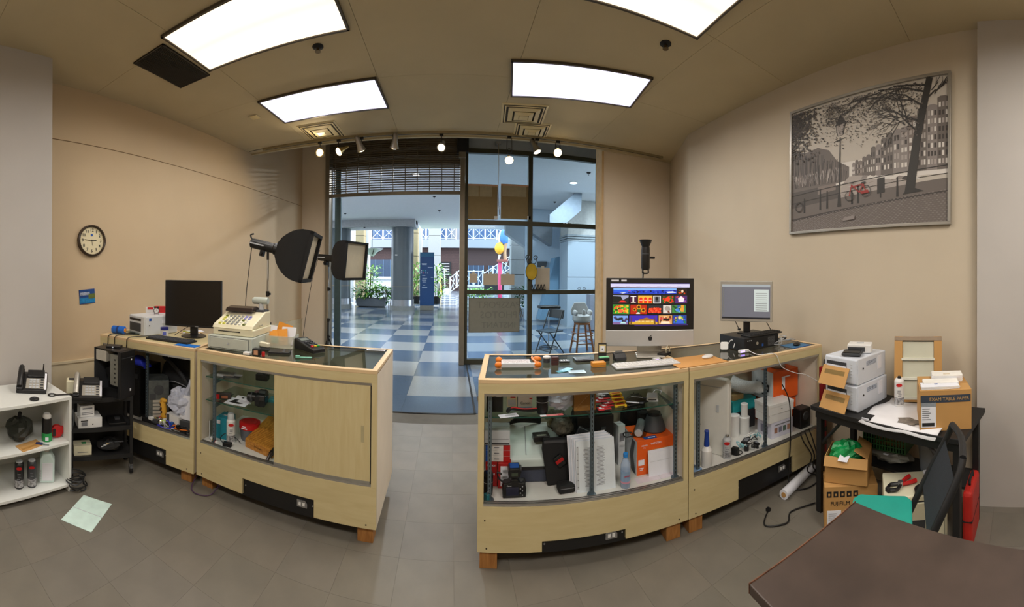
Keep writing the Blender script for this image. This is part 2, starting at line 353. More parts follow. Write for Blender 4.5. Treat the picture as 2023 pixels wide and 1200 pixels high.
def vent(x, y, rz, s, label):
    t = thing('ceiling_diffuser', label, 'vent', (x, y, 3.4), rz, 'square ceiling air diffusers')
    ob('throat', MB().box(0, 0, -.012, s * .9, s * .9, .01), m_joint, t)
    for i, k in enumerate((1., .70, .42)):
        a = s * k / 2; q = a - s * .10; h = -.010 - .014 * i; b = MB()
        for r in range(4):
            b.at(rz=r * math.pi / 2); b.add([(-a, -a, h + .008), (a, -a, h + .008), (q, -q, h - .006), (-q, -q, h - .006), (-a, -a, h + .012), (a, -a, h + .012), (q, -q, h - .002), (-q, -q, h - .002)],
                [[0, 1, 2, 3], [7, 6, 5, 4], [0, 4, 5, 1], [3, 2, 6, 7], [1, 5, 6, 2], [0, 3, 7, 4]])
        ob('cone_ring', b, m_vent, t)
    ob('centre_plate', MB().box(0, 0, -.046, s * .2, s * .2, .006), m_vent, t)
vent(-1.61, 4.32, 0, .50, 'cream square ceiling diffuser above the leftmost track spotlights')
vent(.80, 4.0, R(-6), .50, 'cream square ceiling diffuser right against the ceiling light')
vent(.99, 4.42, R(-6), .44, 'cream square ceiling diffuser between another diffuser and the track')
def sprinkler(x, y, label):
    t = thing('sprinkler', label, 'sprinkler', (x, y, 3.4), 0, 'ceiling sprinklers')
    ob('rose', MB().lathe([(.045, 0), (.045, -.006), (.02, -.014)], 16), m_blackm, t)
    ob('head', MB().cyl((0, 0, -.014), (0, 0, -.04), .011, n=8).cyl((0, 0, -.04), (0, 0, -.043), .024, n=10), M('bronze', (90, 74, 50), .4, .7), t)
p = P(628, 92, 3.4); sprinkler(p.x, p.y, 'dark sprinkler rose at the top of the ceiling beside the warm light')
p = P(1315, 86, 3.4); sprinkler(p.x, p.y, 'dark round sprinkler rose on the right part of the ceiling')
p = P(503, 231, 3.4); t = thing('ceiling_plate', 'small square cream plate on the ceiling by the left wall', 'plate', p)
ob('cover', MB().box(0, 0, -.012, .09, .09, .012), m_vent, t, bev=.003); ob('rim', MB().box(0, 0, -.006, .11, .11, .0055), m_trim, t)
# ---------------------------------------------------------------- track and spotlights
m_track = M('track_cream', (150, 138, 108), .5, var=.05)
YT = 4.60
tk = thing('light_track', 'slim lighting track along the front edge of the ceiling', 'track', (.2, YT, 3.4))
ob('rail', MB().box(0, 0, -.03, 5.6, .036, .029), m_track, tk)
ob('slot_line', MB().box(0, 0, -.032, 5.56, .012, .002), m_joint, tk)
for x in (-2.8, 2.8): ob('end_cap', MB().box(x, 0, -.033, .03, .042, .032), m_track, tk)
m_can = M('spot_silver', (150, 146, 140), .3, .8, var=.04); m_gold = M('spot_brass', (190, 160, 96), .3, .8)
m_bulb = M('bulb_lit', (255, 240, 210), .4, var=0, emit=9, ecol=(255, 226, 168))
m_bulbd = M('bulb_dim', (255, 245, 225), .4, var=0, emit=2.2, ecol=(255, 238, 205))
def spot(px, py, kind, aim, label, mt, lit=True):
    """aim: direction the lamp looks; the bulb's centre lies at the pixel"""
    q = PY(px, py, YT); a = Vector(aim).normalized(); t = thing('track_spotlight', label, 'spotlight', (q.x, YT, 3.37), 0, 'spotlights on the track')
    c = Vector((0, 0, q.z - 3.37))
    ob('adapter', MB().box(0, 0, -.025, .05, .03, .03), m_blackm, t)
    if kind == 'can':
        ob('arm', MB().tube([(0, 0, -.02), (0, .02, c.z * .5), tuple(c - a * .10)], .007, 6, sm=4), m_black, t)
        pr = [(.018, -.18), (.032, -.165), (.036, -.07), (.057, .0), (.06, .012)]
    elif kind == 'yoke':
        b = MB()
        for s in (-1, 1): b.tube([(0, 0, -.02), (s * .03, 0, -.03), (s * .034, 0, c.z * .6), (s * .02, 0, c.z * .72)], .004, 6)
        b.tube([(.028 * math.cos(i * .63), 0, c.z * .6 + .028 * math.sin(i * .63)) for i in range(10)], .0035, 6, closed=True)
        ob('yoke', b, m_black, t)
        pr = [(.02, -.10), (.024, -.05), (.034, -.03), (.054, -.004)]
    else:
        ob('arm', MB().tube([(0, 0, -.02), (.0, .0, c.z * .6), tuple(c - a * .1)], .007, 6, sm=4), m_black, t)
        pr = [(.01, -.16), (.016, -.14), (.02, -.10), (.034, -.06), (.058, -.005)]
    o = ob('lamp_can', MB().lathe(pr, 16), mt, t, c, smooth=.7); o.rotation_euler = a.to_track_quat('Z', 'Y').to_euler()
    o = ob('bulb', MB().lathe([(.052, -.004), (.052, .004), (.042, .016), (.02, .023)], 16), m_bulb if lit else m_bulbd, t, c, smooth=1.2); o.rotation_euler = a.to_track_quat('Z', 'Y').to_euler()
    if lit:
        l = bpy.data.lights.new('spot_beam', 'SPOT'); l.energy = 17; l.color = (1, .80, .52); l.spot_size = R(110); l.spot_blend = .8; l.shadow_soft_size = .04
        lo = bpy.data.objects.new('spot_beam', l); col.objects.link(lo); lo.parent = t; lo.location = c + a * .03; lo.rotation_euler = a.to_track_quat('-Z', 'Y').to_euler()
spot(632, 302, 'can', (.1, -.95, -.15), 'lit round spotlight facing forward at the left end of the track', m_gold)
spot(669, 300, 'flood', (-.65, -.45, -.5), 'brass flood spotlight tilted left beside the leftmost spotlight', m_gold)
spot(714, 296, 'can', (.25, .5, -.8), 'silver spotlight pointing down with its bulb hidden', m_can)
spot(779, 291, 'can', (-.15, .45, -.85), 'dim silver spotlight hanging alone in the middle of the shutter', m_can)
spot(872, 291, 'can', (-.1, -.75, -.6), 'lit spotlight hanging before the right end of the shutter', m_can)
spot(1006, 317, 'yoke', (-.02, -.7, -.7), 'lit spotlight hanging low from a wire yoke before the window', m_gold)
spot(1061, 299, 'can', (.35, -.2, -.9), 'silver spotlight tilted right over the window mullion', m_can)
spot(1102, 302, 'yoke', (.05, -.8, -.45), 'lit spotlight at the right end of the track', m_gold)
# ---------------------------------------------------------------- display counters
m_maple = wood('maple_laminate', (200, 183, 136), (208, 194, 150), 2, 16, .4, 'Z', 2.2)
m_mapleh = wood('maple_apron', (198, 182, 136), (206, 192, 148), 2, 14, .4, 'X', 2.2)
m_edge = M('edge_band', (216, 188, 146), .45, var=.04, scale=6)
m_side = M('side_white', (226, 214, 196), .5, var=.04, scale=5)
m_inside = M('inside_cream', (206, 198, 174), .6, var=.04)
m_deck = M('deck_white', (216, 214, 208), .45, var=.04, scale=6)
m_alu = M('aluminium', (186, 184, 180), .28, .9, var=.04)
m_zinc = M('zinc_slotted', (112, 128, 138), .38, .7, var=.12, scale=40)
m_block = wood('block_wood', (140, 92, 44), (170, 118, 62), 3, 20, .6, 'Z')
m_sheet = glass('counter_glass', (226, 238, 234), 1.5); m_top = glass('counter_top_glass', (236, 242, 242), 3.4)
m_gedge = M('glass_edge', (34, 78, 66), .2, var=.05)
def counter(fr, L, dep, label, notch, posts, shelves, outlet, door=None, legs=(), topw=None, back=True, deckm=None):
    t = thing('display_counter', label, 'counter', fr.w(0, 0), fr.a, 'glass-topped display counters')
    Z0, ZD, ZA, ZT = .098, .345, .955, 1.03
    ob('plinth', MB().prism([(0, Z0), (notch[0], Z0), (notch[0], notch[2]), (notch[1], notch[2]), (notch[1], Z0), (L, Z0), (L, ZD), (0, ZD)], 'Y', 0, .018), m_mapleh, t)
    rp = ob('recess_panel', MB().bb(notch[0] - .01, .022, Z0 - .02, notch[1] + .01, .034, notch[2] + .01), m_black, t)
    ox = outlet; oz = (notch[2] + Z0) / 2
    ob('outlet_plate', MB().prism([(ox - .035, oz - .022), (ox + .035, oz - .022), (ox + .035, oz + .005), (ox + .02, oz + .022), (ox - .035, oz + .022)], 'Y', .014, .022), m_steel, rp, bev=.002)
    for s in (-.014, .012): ob('socket', MB().box(ox + s, .0135, oz - .01, .016, .004, .02), m_white, rp)
    for xx in (notch[0] + .015, notch[1] - .015): ob('screw', MB().cyl((xx, .0225, oz), (xx, .019, oz), .005, n=8), m_steel, rp)
    for xx, zz in ((.05, .12), (L - .06, .12), (.04, .27)): ob('screw', MB().cyl((xx, .001, zz), (xx, -.002, zz), .0045, n=8), M('screw_dark', (70, 60, 46), .5, .5), t)
    ob('apron', MB().bb(0, 0, ZA, L, .02, ZT - .022), m_mapleh, t)
    for xa, xb in ((0, .032), (L - .032, L)): ob('stile', MB().bb(xa, .0, ZD, xb, .02, ZA), m_maple, t)
    ob('side_panel', MB().bb(0, .02, Z0, .018, dep, ZT - .022), [m_side], t); ob('side_panel', MB().bb(L - .018, .02, Z0, L, dep, ZT - .022), m_side, t)
    ob('deck', MB().bb(.018, .02, ZD - .02, L - .018, dep - .015, ZD), deckm or m_deck, t)
    if back: ob('back_panel', MB().bb(.018, dep - .015, Z0, L - .018, dep, ZT - .022), m_inside, t)
    # top frame and glass
    w_ = .034; e = MB().bb(0, 0, ZT - .022, L, w_, ZT).bb(0, dep - w_, ZT - .022, L, dep, ZT).bb(0, w_, ZT - .022, w_, dep - w_, ZT).bb(L - w_, w_, ZT - .022, L, dep - w_, ZT)
    ob('top_frame', e, m_edge, t, bev=.002)
    if topw: ob('top_board', MB().bb(w_, w_, ZT - .018, L - w_, dep - w_, ZT - .001), topw, t)
    else: ob('glass_top', MB().bb(w_, w_, ZT - .010, L - w_, dep - w_, ZT - .002), m_top, t); ob('glass_seal', MB().bb(w_, w_, ZT - .012, L - w_, w_ + .004, ZT - .0015).bb(w_, dep - w_ - .004, ZT - .012, L - w_, dep - w_, ZT - .0015).bb(w_, w_, ZT - .012, w_ + .004, dep - w_, ZT - .0015).bb(L - w_ - .004, w_, ZT - .012, L - w_, dep - w_, ZT - .0015), m_black, t)
    # sliding door tracks
    tr = MB().bb(.032, .002, ZD, L - .032, .034, ZD + .006)
    for y in (.003, .016, .030): tr.bb(.032, y, ZD + .006, L - .032, y + .003, ZD + .014)
    ob('bottom_track', tr, m_alu, t); ob('top_track', MB().bb(.032, .004, ZA - .016, L - .032, .03, ZA), m_alu, t)
    # slotted standards
    for x in posts:
        s = ob('standard', MB().bb(x - .011, .05, ZD, x + .011, .052, ZA + .02).bb(x - .011, .05, ZD, x - .009, .066, ZA + .02).bb(x + .009, .05, ZD, x + .011, .066, ZA + .02), m_zinc, t)
        sl_ = MB()
        for k in range(25): sl_.bb(x - .002, .0485, ZD + .03 + k * .024, x + .002, .0505, ZD + .043 + k * .024)
        ob('slots', sl_, m_blackm, s)['kind'] = 'stuff'
        ob('foot', MB().cyl((x, .058, ZD), (x, .058, ZD + .006), .026, n=12), m_zinc, s)
        for k in (.3, .62): ob('pin', MB().cyl((x + .012, .055, ZD + k), (x + .012, .046, ZD + k), .003, n=6), m_steel, s)
    for z, y0, y1, x0, x1 in shelves:
        g = ob('glass_shelf', MB().bb(x0, y0, z - .006, x1, y1, z), m_sheet, t); ob('shelf_edge', MB().bb(x0, y0 - .001, z - .006, x1, y0 + .001, z), m_gedge, g)
        for x in posts: 
            if x0 <= x <= x1: ob('bracket', MB().prism([(y0, z - .008), (y0 + .24, z - .008), (y0 + .24, z - .014), (y0, z - .045)], 'X', x - .002, x + .002), m_zinc, g)
    if door:
        d = ob('sliding_door', MB().bb(door[0], .006, ZD + .016, door[1], .014, ZA - .012), m_maple, t)
        ob('door_shoe', MB().bb(door[0], .004, ZD + .008, door[1], .016, ZD + .03), M('shoe_grey', (150, 148, 140), .4, .4), d)
        ob('finger_pull', MB().bb(door[1] - .055, .0045, .60, door[1] - .035, .0065, .70), M('pull_tan', (176, 166, 130), .4), d, bev=.002)
        ob('stop_strip', MB().bb(door[1] + .002, .004, ZD + .016, door[1] + .008, .016, ZA - .012), m_blackm, d)
    for x, y in legs: ob('leg_block', MB().box(x, y, 0, .095, .09, Z0), m_block, t, bev=.002)
    return t
fA = F(-2.71, 1.885, R(9.5)); fB = F(-1.722, 2.062, R(.6)); aC = R(-8.6); fC = F(.155, 1.955, aC); q = fC.w(1.232, 0); fD = F(q.x, q.y, aC)
LA, LB, LC, LD = .985, 1.302, 1.226, 1.235; DEP = .63
counter(fA, LA, DEP, 'maple display counter nearest the left wall, holding a black bag and cables', (.30, .735, .21), (.50, LA - .045), [], .665, legs=((LA - .09, .09), (.1, .5), (.1, .1)), topw=m_mapleh, deckm=m_deck)
counter(fB, LB, DEP, 'maple display counter with the sliding door, under the cash register', (.40, .915, .205), (.12,), [(.82, .07, .40, .03, .98), (.645, .07, .46, .03, .98)], .83, door=(.635, LB - .04), legs=((.06, .10), (LB - .07, .07), (LB - .08, .53)))
counter(fC, LC, DEP, 'maple display counter holding camera boxes and the orange box, under the large lit computer', (.35, .825, .155), (.062, .637, 1.165), [(.80, .075, .42, .03, LC - .03)], .745, legs=((.06, .06), (LC - .09, .06), (.08, .54)))
counter(fD, LD, DEP, 'maple display counter nearest the right wall, full of white boxes', (.38, .90, .225), (.097, .666), [], .80, legs=((.06, .06), (LD - .08, .5)))
# ---------------------------------------------------------------- the mall concourse beyond the storefront
m_mt = {0: M('terrazzo_dark', (72, 88, 108), .16, var=.10, scale=120, spec=.6), 1: M('terrazzo_light', (134, 139, 142), .16, var=.10, scale=120, spec=.6)}
def checker(name, c1, c2, sc, rough):
    m = bpy.data.materials.new(name); m.use_nodes = True; nt = m.node_tree; b = nt.nodes['Principled BSDF']; b.inputs['Roughness'].default_value = rough
    tc = nt.nodes.new('ShaderNodeTexCoord'); ck = nt.nodes.new('ShaderNodeTexChecker'); ck.inputs['Scale'].default_value = sc; ck.inputs[1].default_value = lin(c1); ck.inputs[2].default_value = lin(c2)
    nt.links.new(tc.outputs['Object'], ck.inputs[0]); nt.links.new(ck.outputs[0], b.inputs['Base Color']); return m
TS = .915; GX, GY = -.56, 4.725
mf = struct(ob('floor_concourse', MB().bb(-3.3, 4.15, -.03, 5.2, 6.6, -.003).bb(-16, 6.6, -.03, 16, 14.8, -.003), m_joint), 'polished checker tile floor of the mall concourse')
far = struct(ob('floor_atrium', MB().bb(-20 * TS, -.0, -.03, 20 * TS, 24, 0), checker('far_checker', (72, 88, 108), (134, 139, 142), 1 / TS, .16), None, (GX, GY + 11 * TS, 0)), 'checker tile floor of the sunlit atrium')
tl = {k: MB().bb(.001, .001, 0, TS - .001, TS - .001, .003).mesh('mall_tile', m_mt[k]) for k in (0, 1)}
tb = MB().bb(.001, .001, 0, TS - .001, .573, .003).mesh('mall_tile_cut', m_mt[0])
for iy in range(0, 11):
    y = GY + iy * TS; n = int(max(3.6, (y + 1) * .45) / TS) + 1
    for ix in range(-n, n + 1):
        if y < 6.3 and (GX + ix * TS < -3.4 or GX + ix * TS > 4.2): continue
        link('mall_tile', tl[(ix + iy + 1) % 2], mf, (GX + ix * TS, y, -.003))
for ix in range(-3, 1): link('mall_tile_cut', tb, mf, (GX + ix * TS, 4.15, -.003))
ob('threshold_strip', MB().bb(-2.9, 4.13, -.004, .30, 4.155, .004).bb(.28, 4.14, -.004, .305, 6.35, .004), m_blackm, mf)
m_mc = M('mall_ceiling', (244, 244, 244), .8, var=.02); m_mw = M('mall_white', (190, 192, 192), .7, var=.02)
mc = struct(ob('ceiling_concourse', MB().bb(-16, 6.62, 3.9, 16, 15.6, 4.4).bb(-1.5, 15.6, 3.9, 16, 18.6, 4.4).bb(-16, 15.6, 3.75, -1.5, 17.2, 4.4), m_mc), 'white ceiling of the mall concourse')
ob('beam', MB().bb(-9, 15.2, 3.58, -1.5, 16.4, 3.9), M('beam_grey', (176, 178, 180), .7), mc)
struct(ob('wall_concourse_left', MB().bb(-9.2, 6.6, 0, -9, 15.5, 3.9), m_mw), 'white wall closing the concourse at the left')
struct(ob('wall_concourse_shopline', MB().bb(-16, 6.45, 0, -2.95, 6.6, 4.4).bb(3.06, 6.62, 0, 16, 6.7, 4.4), m_mw), 'shop line wall of the concourse')
def downlight(px, py, label):
    q = P(px, py, 3.9); t = thing('downlight', label, 'downlight', (q.x, q.y, 3.9), 0, 'concourse ceiling downlights')
    ob('ring', MB().lathe([(.12, 0), (.12, -.012), (.095, -.014)], 20), m_white, t); ob('lamp_disc', MB().lathe([(.09, -.012), (.09, -.016)], 20), M('downlight_glow', (255, 255, 255), .5, var=0, emit=4), t)
    l = bpy.data.lights.new('downlight_beam', 'AREA'); l.shape = 'DISK'; l.size = .18; l.energy = 110; l.color = (.90, .96, 1)
    lo = bpy.data.objects.new('downlight_beam', l); col.objects.link(lo); lo.parent = t; lo.location = (0, 0, -.02)
downlight(1133, 361, 'round white downlight in the ceiling seen through the upper right pane')
downlight(822, 344, 'round downlight seen behind the raised grille shutter')
for i, (x, y) in enumerate(((-6.5, 9.0), (6.5, 9.0), (-6.5, 12.5), (8.5, 15.5), (-3.2, 8.2), (5.2, 8.2))):  # extra downlights out of view, added to brighten the concourse
    t0_ = bpy.data.objects['downlight']; o = copy_tree(t0_); o.location = (x, y, 3.9); o['label'] = ['unseen added downlight over the far left of the concourse', 'unseen added downlight over the far right of the concourse', 'unseen added downlight left of the grey beam', 'unseen added downlight right of the stair soffit', 'unseen added downlight just left of the entrance outside', 'unseen added downlight just right of the window outside'][i]
for i, (px, py) in enumerate(((682, 422), (858, 388), (868, 416), (720, 449), (1163, 341), (1096, 399))):
    q = P(px, py, 3.9 if i != 3 else 3.58); t = thing('concourse_sprinkler', ['small dark sprinkler at the left of the concourse ceiling', 'small dark sprinkler nearest the gate post in the concourse ceiling', 'small dark sprinkler behind another one near the gate post', 'small dark sprinkler under the grey beam', 'small dark sprinkler by the top right pane corner', 'small dark detector near the sloping soffit'][i], 'sprinkler', (q.x, q.y, 3.9 if i != 3 else 3.58), 0, 'concourse sprinklers')
    ob('body', MB().lathe([(.05, 0), (.05, -.01), (.02, -.03)], 10), m_blackm, t); ob('pin', MB().cyl((0, 0, -.03), (0, 0, -.07), .012, n=6), m_steel, t)
# columns
m_col = M('column_grey', (88, 97, 102), .35, var=.04, scale=3)
def column(x, y, label):
    t = thing('round_column', label, 'column', (x, y, 0), 0, 'round grey columns')
    ob('plinth', MB().lathe([(.55, 0), (.55, .2)], 28), M('plinth_grey', (128, 132, 130), .5), t, smooth=.6); ob('steel_ring', MB().lathe([(.51, .2), (.51, .46)], 28), m_steel, t, smooth=.6)
    ob('shaft', MB().lathe([(.485, .46), (.485, 3.58)], 32), m_col, t, smooth=.6)
    ob('plate', MB().box(-.2, -.475, 2.35, .1, .03, .05), m_white, t)
    ob('joint_ring', MB().lathe([(.488, 1.02), (.488, 1.035)], 28), M('ring_tan', (150, 130, 104), .5), t)
column(-2.10, 15.75, 'round grey column beside the blue directory sign'); column(-4.95, 15.75, 'round grey column half hidden behind the small softbox')
# directory sign
p = P(843, 613, 0); t = thing('directory_sign', 'tall blue mall directory sign with small white text', 'sign', p, face(p))
ob('base', MB().box(0, 0, 0, .60, .2, .2), M('sign_base', (120, 120, 112), .5), t, bev=.01)
ob('panel', MB().box(0, 0, .2, .62, .18, 2.32), M('sign_blue', (14, 66, 118), .45, var=.02), t, bev=.01)
ob('header', MB().box(0, -.093, 2.32, .58, .006, .18), M('sign_teal', (22, 92, 130), .45), t)
mi = M('sign_text', (198, 214, 226), .5, var=0)
for k, (z, x, wd) in enumerate(((2.02, -.12, .22), (1.97, -.12, .2), (1.86, .14, .22), (1.5, -.14, .14), (1.42, .22, .1), (1.38, -.1, .2), (1.3, -.12, .18), (1.22, -.12, .14), (1.08, -.12, .1), (.98, -.1, .22))): ob('text_line', MB().box(x, -.092, z, wd, .004, .018), mi, t)
for x, z, c in ((-.24, 1.72, mi), (-.14, 1.72, M('dot_green', (40, 150, 90), .5)), (-.06, 1.72, M('dot_aqua', (70, 170, 190), .5)), (-.24, 1.62, mi), (-.14, 1.62, M('dot_red', (220, 40, 60), .5)), (-.05, 1.62, mi), (.03, 1.62, mi)): ob('icon', MB().cyl((x, -.09, z), (x, -.096, z), .022, n=10), c, t)
# plants
m_leaf = [M('leaf_%d' % i, c, .45, var=.25, scale=6) for i, c in enumerate([(40, 112, 36), (70, 140, 44), (28, 84, 34), (132, 178, 70), (150, 190, 96)])]
m_stem = M('stem_brown', (96, 76, 46), .7)
def foliage(n, rad, z0, z1, ln, wd, seed, up=.5, mats=(0, 1, 2)):
    r = random.Random(seed); b = MB()
    for i in range(n):
        a = r.uniform(0, 6.283); q = r.random() ** .6 * rad; z = r.uniform(z0, z1); b0 = Vector((q * math.cos(a), q * math.sin(a), z)); a2 = a + r.uniform(-.8, .8)
        d = Vector((math.cos(a2), math.sin(a2), r.uniform(-.3, up + .4))).normalized(); s = d.cross(Vector((0, 0, 1))).normalized(); l = ln * r.uniform(.6, 1.25); w_ = wd * r.uniform(.7, 1.2)
        md = b0 + d * l * .5 + Vector((0, 0, .04 * l)); tip = b0 + d * l - Vector((0, 0, .18 * l))
        b.add([tuple(b0), tuple(md + s * w_), tuple(tip), tuple(md - s * w_), tuple(md - Vector((0, 0, .012)))], [[0, 1, 4], [1, 2, 4], [2, 3, 4], [3, 0, 4]], r.choice(mats))
    return b
def plant(loc, label, n, rad, z0, z1, ln, wd, seed, stems, mats=(0, 1, 2), grp=None, sz0=0):
    t = thing('potted_plant', label, 'plant', loc, 0, grp); r = random.Random(seed)
    for i in range(stems):
        x = r.uniform(-rad, rad) * .5; y = r.uniform(-rad, rad) * .5; ob('stem', MB().tube([(x, y, sz0), (x + r.uniform(-.1, .1), y, (z0 + z1) / 2), (x + r.uniform(-.2, .2), y, z1 * .95)], [.02, .008], 6, sm=3), m_stem, t)
    ob('foliage', foliage(n, rad, z0, z1, ln, wd, seed, mats=mats), m_leaf, t)['kind'] = 'stuff'
    return t
p = Vector((-3.72, 16.9, 0)); t = thing('planter_box', 'long grey planter box beside the round columns', 'planter', p)
m_pl = M('planter_grey', (96, 104, 112), .5, var=.06)
ob('body', MB().taper(0, 0, .04, 1.34, .5, .34, 1.42, .56), m_pl, t); ob('rim', MB().bb(-.72, -.29, .37, .72, -.25, .41).bb(-.72, .25, .37, .72, .29, .41).bb(-.72, -.29, .37, -.68, .29, .41).bb(.68, -.29, .37, .72, .29, .41), m_pl, t); ob('soil', MB().box(0, 0, .34, 1.36, .5, .03), M('soil', (46, 36, 28), .9), t)
ob('foot', MB().box(0, 0, 0, 1.2, .4, .04), m_blackm, t)
for i, (x, h, lb) in enumerate(((-.5, .75, 'low dark leafy plant at the left end of the planter box'), (0, .85, 'low glossy leafy plant in the middle of the planter box'), (.5, .9, 'low leafy plant at the column end of the planter box'))): plant((-3.72 + x, 16.9, .37), lb, 150, .34, .05, h - .3, .34, .055, 20 + i, 3, (0, 1, 2, 3), 'plants in the planter box')
plant((-3.9, 17.0, .37), 'tall pale variegated plant rising from the planter box', 240, .6, .6, 1.6, .28, .05, 33, 5, (1, 3, 4, 4), 'plants in the planter box')
plant((-2.9, 17.2, .0), 'bushy plant on the floor just left of the nearer round column', 120, .32, .2, .95, .36, .05, 35, 3, (0, 2, 3))
for i, (px, h, lb) in enumerate(((822, 2.1, 'tall palm-like plant behind the left edge of the blue sign'), (863, 2.0, 'tall drooping plant behind the right edge of the blue sign'))):
    q = P(px, 600, 0); tt = plant((q.x, q.y, 0), lb, 170, .34, .35, h, .5, .05, 40 + i, 4, (0, 1, 3, 4)); ob('pot', MB().lathe([(.16, 0), (.21, .38), (.19, .38), (.17, .36)], 16), m_blackm, tt)
# ---------------------------------------------------------------- far side of the atrium
m_beige = M('stone_beige', (132, 119, 88), .7, var=.06); m_stone = M('stone_white', (142, 142, 138), .7, var=.05)
def pier(name, px0, px1, Y, z1, bh, m, label, t=.6):
    a = PY(px0, 541, Y).x; b_ = PY(px1, 541, Y).x; o = thing(name, label, 'pillar', ((a + b_) / 2, Y, 0), 0, 'stacked stone pillars of the atrium'); z = 0
    bl = MB().bb(-(b_ - a) / 2, 0, 0, (b_ - a) / 2, t, bh - .03).mesh('stone_block', m); jn = MB().bb(-(b_ - a) / 2 + .02, .02, 0, (b_ - a) / 2 - .02, t - .02, z1); 
    while z < z1 - .05: link('stone_block', bl, o, (0, 0, z)); z += bh
    ob('core', jn, m_joint, o)
pier('stone_pillar', 700, 718, 21.5, 5.2, 1.3, m_beige, 'beige block pillar seen above the planter box'); pier('stone_pillar', 813, 825, 20.5, 5.2, 1.3, m_beige, 'narrow beige block pillar just right of the round column')
pier('stone_pillar', 846, 870, 27.5, 6.5, 1.5, m_stone, 'white block pillar right of the blue sign'); pier('stone_pillar', 1010, 1036, 19.5, 4.4, .8, m_stone, 'pale block pillar behind the papers on the window')
struct(ob('wall_atrium_white', MB().bb(PY(682, 541, 20).x, 20, 0, PY(699, 541, 20).x, 20.3, 6).bb(PY(719, 541, 22).x, 22.2, 0, PY(727, 541, 22).x, 22.6, 6).bb(PY(826, 541, 21).x, 21.3, 0, PY(832, 541, 21).x, 21.6, 6), m_mw), 'white wall strips of the atrium')
YF = 34
fa = struct(ob('wall_facade', MB().bb(-22, YF, 0, 22, YF + .5, 4.1), M('brick_brown', (68, 48, 44), .8, var=.2, scale=9, bump=.2, bscale=30)), 'dark brick ground floor across the atrium')
for k in range(26): ob('brick_course', MB().bb(-22, YF - .01, .12 + k * .152, 22, YF, .135 + k * .152), M('mortar', (46, 34, 32), .9), fa)
m_fw = M('facade_white', (134, 137, 142), .7, var=.03); ob('slab_band', MB().bb(-22, YF - .7, 4.0, 22, YF + .3, 4.75), m_fw, fa); ob('upper_wall', MB().bb(-22, YF + 1.6, 4.7, 22, YF + 2, 11), M('upper_blue', (84, 102, 128), .5), fa)
for k in range(16): ob('upper_window', MB().bb(-20 + k * 2.5, YF + 1.55, 4.9, -18 + k * 2.5, YF + 1.6, 8.4), M('upper_glass', (50, 78, 116), .15), fa)
for k in range(9): ob('upper_post', MB().bb(-20 + k * 5, YF - .4, 4.7, -19.2 + k * 5, YF, 10), m_fw, fa)
sh = M('shop_blue', (44, 60, 80), .3)
for px0, px1, zt in ((728, 772, 2.9), (925, 955, 2.4), (965, 1010, 2.4)):
    a = PY(px0, 541, YF).x; b_ = PY(px1, 541, YF).x; ob('shopfront', MB().bb(a, YF - .06, .2, b_, YF - .01, zt), sh, fa)
    for k in range(4): ob('shopfront_bar', MB().bb(a + (b_ - a) * k / 3 - .03, YF - .1, .2, a + (b_ - a) * k / 3 + .03, YF - .05, zt), M('bar_blue', (90, 116, 140), .4), fa)
a = PY(722, 541, 30).x; b_ = PY(772, 541, 30).x; struct(ob('wall_planter_ledge', MB().bb(a, 29.5, 1.1, b_ + 1, 30, 1.3).bb(a, 29.7, 0, b_ + 1, 30, 1.1), m_mw), 'white ledge before the far shopfront')
m_rail = M('rail_white', (196, 200, 204), .5, var=.02)
def railing(name, x0, z0, x1, z1, Y, h, n, label, cat='railing'):
    t = thing(name, label, cat, (x0, Y, z0)); dx = (x1 - x0) / n; dz = (z1 - z0) / n; r = .04
    for z in (.1, h): ob('rail', MB().tube([(0, 0, z), (x1 - x0, 0, z1 - z0 + z)], r, 5), m_rail, t)
    for k in range(n + 1): ob('post', MB().bb(k * dx - .06, -.06, k * dz, k * dx + .06, .06, k * dz + h + .12), m_rail, t)
    for k in range(n):
        ob('lattice', MB().tube([(k * dx, 0, k * dz + .1), (k * dx + dx, 0, k * dz + dz + h)], .026, 5).tube([(k * dx, 0, k * dz + h), (k * dx + dx, 0, k * dz + dz + .1)], .026, 5).tube([(k * dx + dx / 2, 0, k * dz + dz / 2 + .1), (k * dx + dx / 2, 0, k * dz + dz / 2 + h)], .02, 5), m_rail, t)
railing('balcony_railing', -9.6, 4.75, -5.2, 4.75, YF - .6, 1.15, 4, 'white lattice balcony railing seen left of the round column')
railing('balcony_railing', -3.2, 4.75, .5, 4.75, YF - .6, 1.15, 4, 'white lattice balcony railing above the brick wall near the gate post')
railing('balcony_railing', 1.0, 4.75, 6.4, 4.75, YF - .6, 1.15, 5, 'white lattice balcony railing seen through the window')
p = P(889, 580, 0); YR = p.y
q1 = PY(915, 541, YR).x; q2 = PY(954, 541, YR).x; q3 = PY(1008, 541, YR).x
railing('stair_railing', p.x, .0, q1, .85, YR, 1.25, 2, 'white lattice stair railing just left of the gate post')
railing('stair_railing', q1 + .1, .55, q2, .55, YR, 1.25, 2, 'white lattice landing railing behind the window papers'); railing('stair_railing', q2 + .1, .55, q3, 2.0, YR, 1.1, 3, 'white lattice railing climbing the far stairs')
st = thing('stairs', 'pale atrium stairs behind the lattice railings', 'stairs', (q1, YR + .3, 0))
ob('landing', MB().bb(-.2, 0, 0, q2 - q1, 2, .55), m_stone, st)
for k in range(9): ob('step', MB().bb(q2 - q1 + k * .33, 0, 0, q2 - q1 + (k + 1) * .33, 2, .55 + .165 * (k + 1)), m_stone, st)
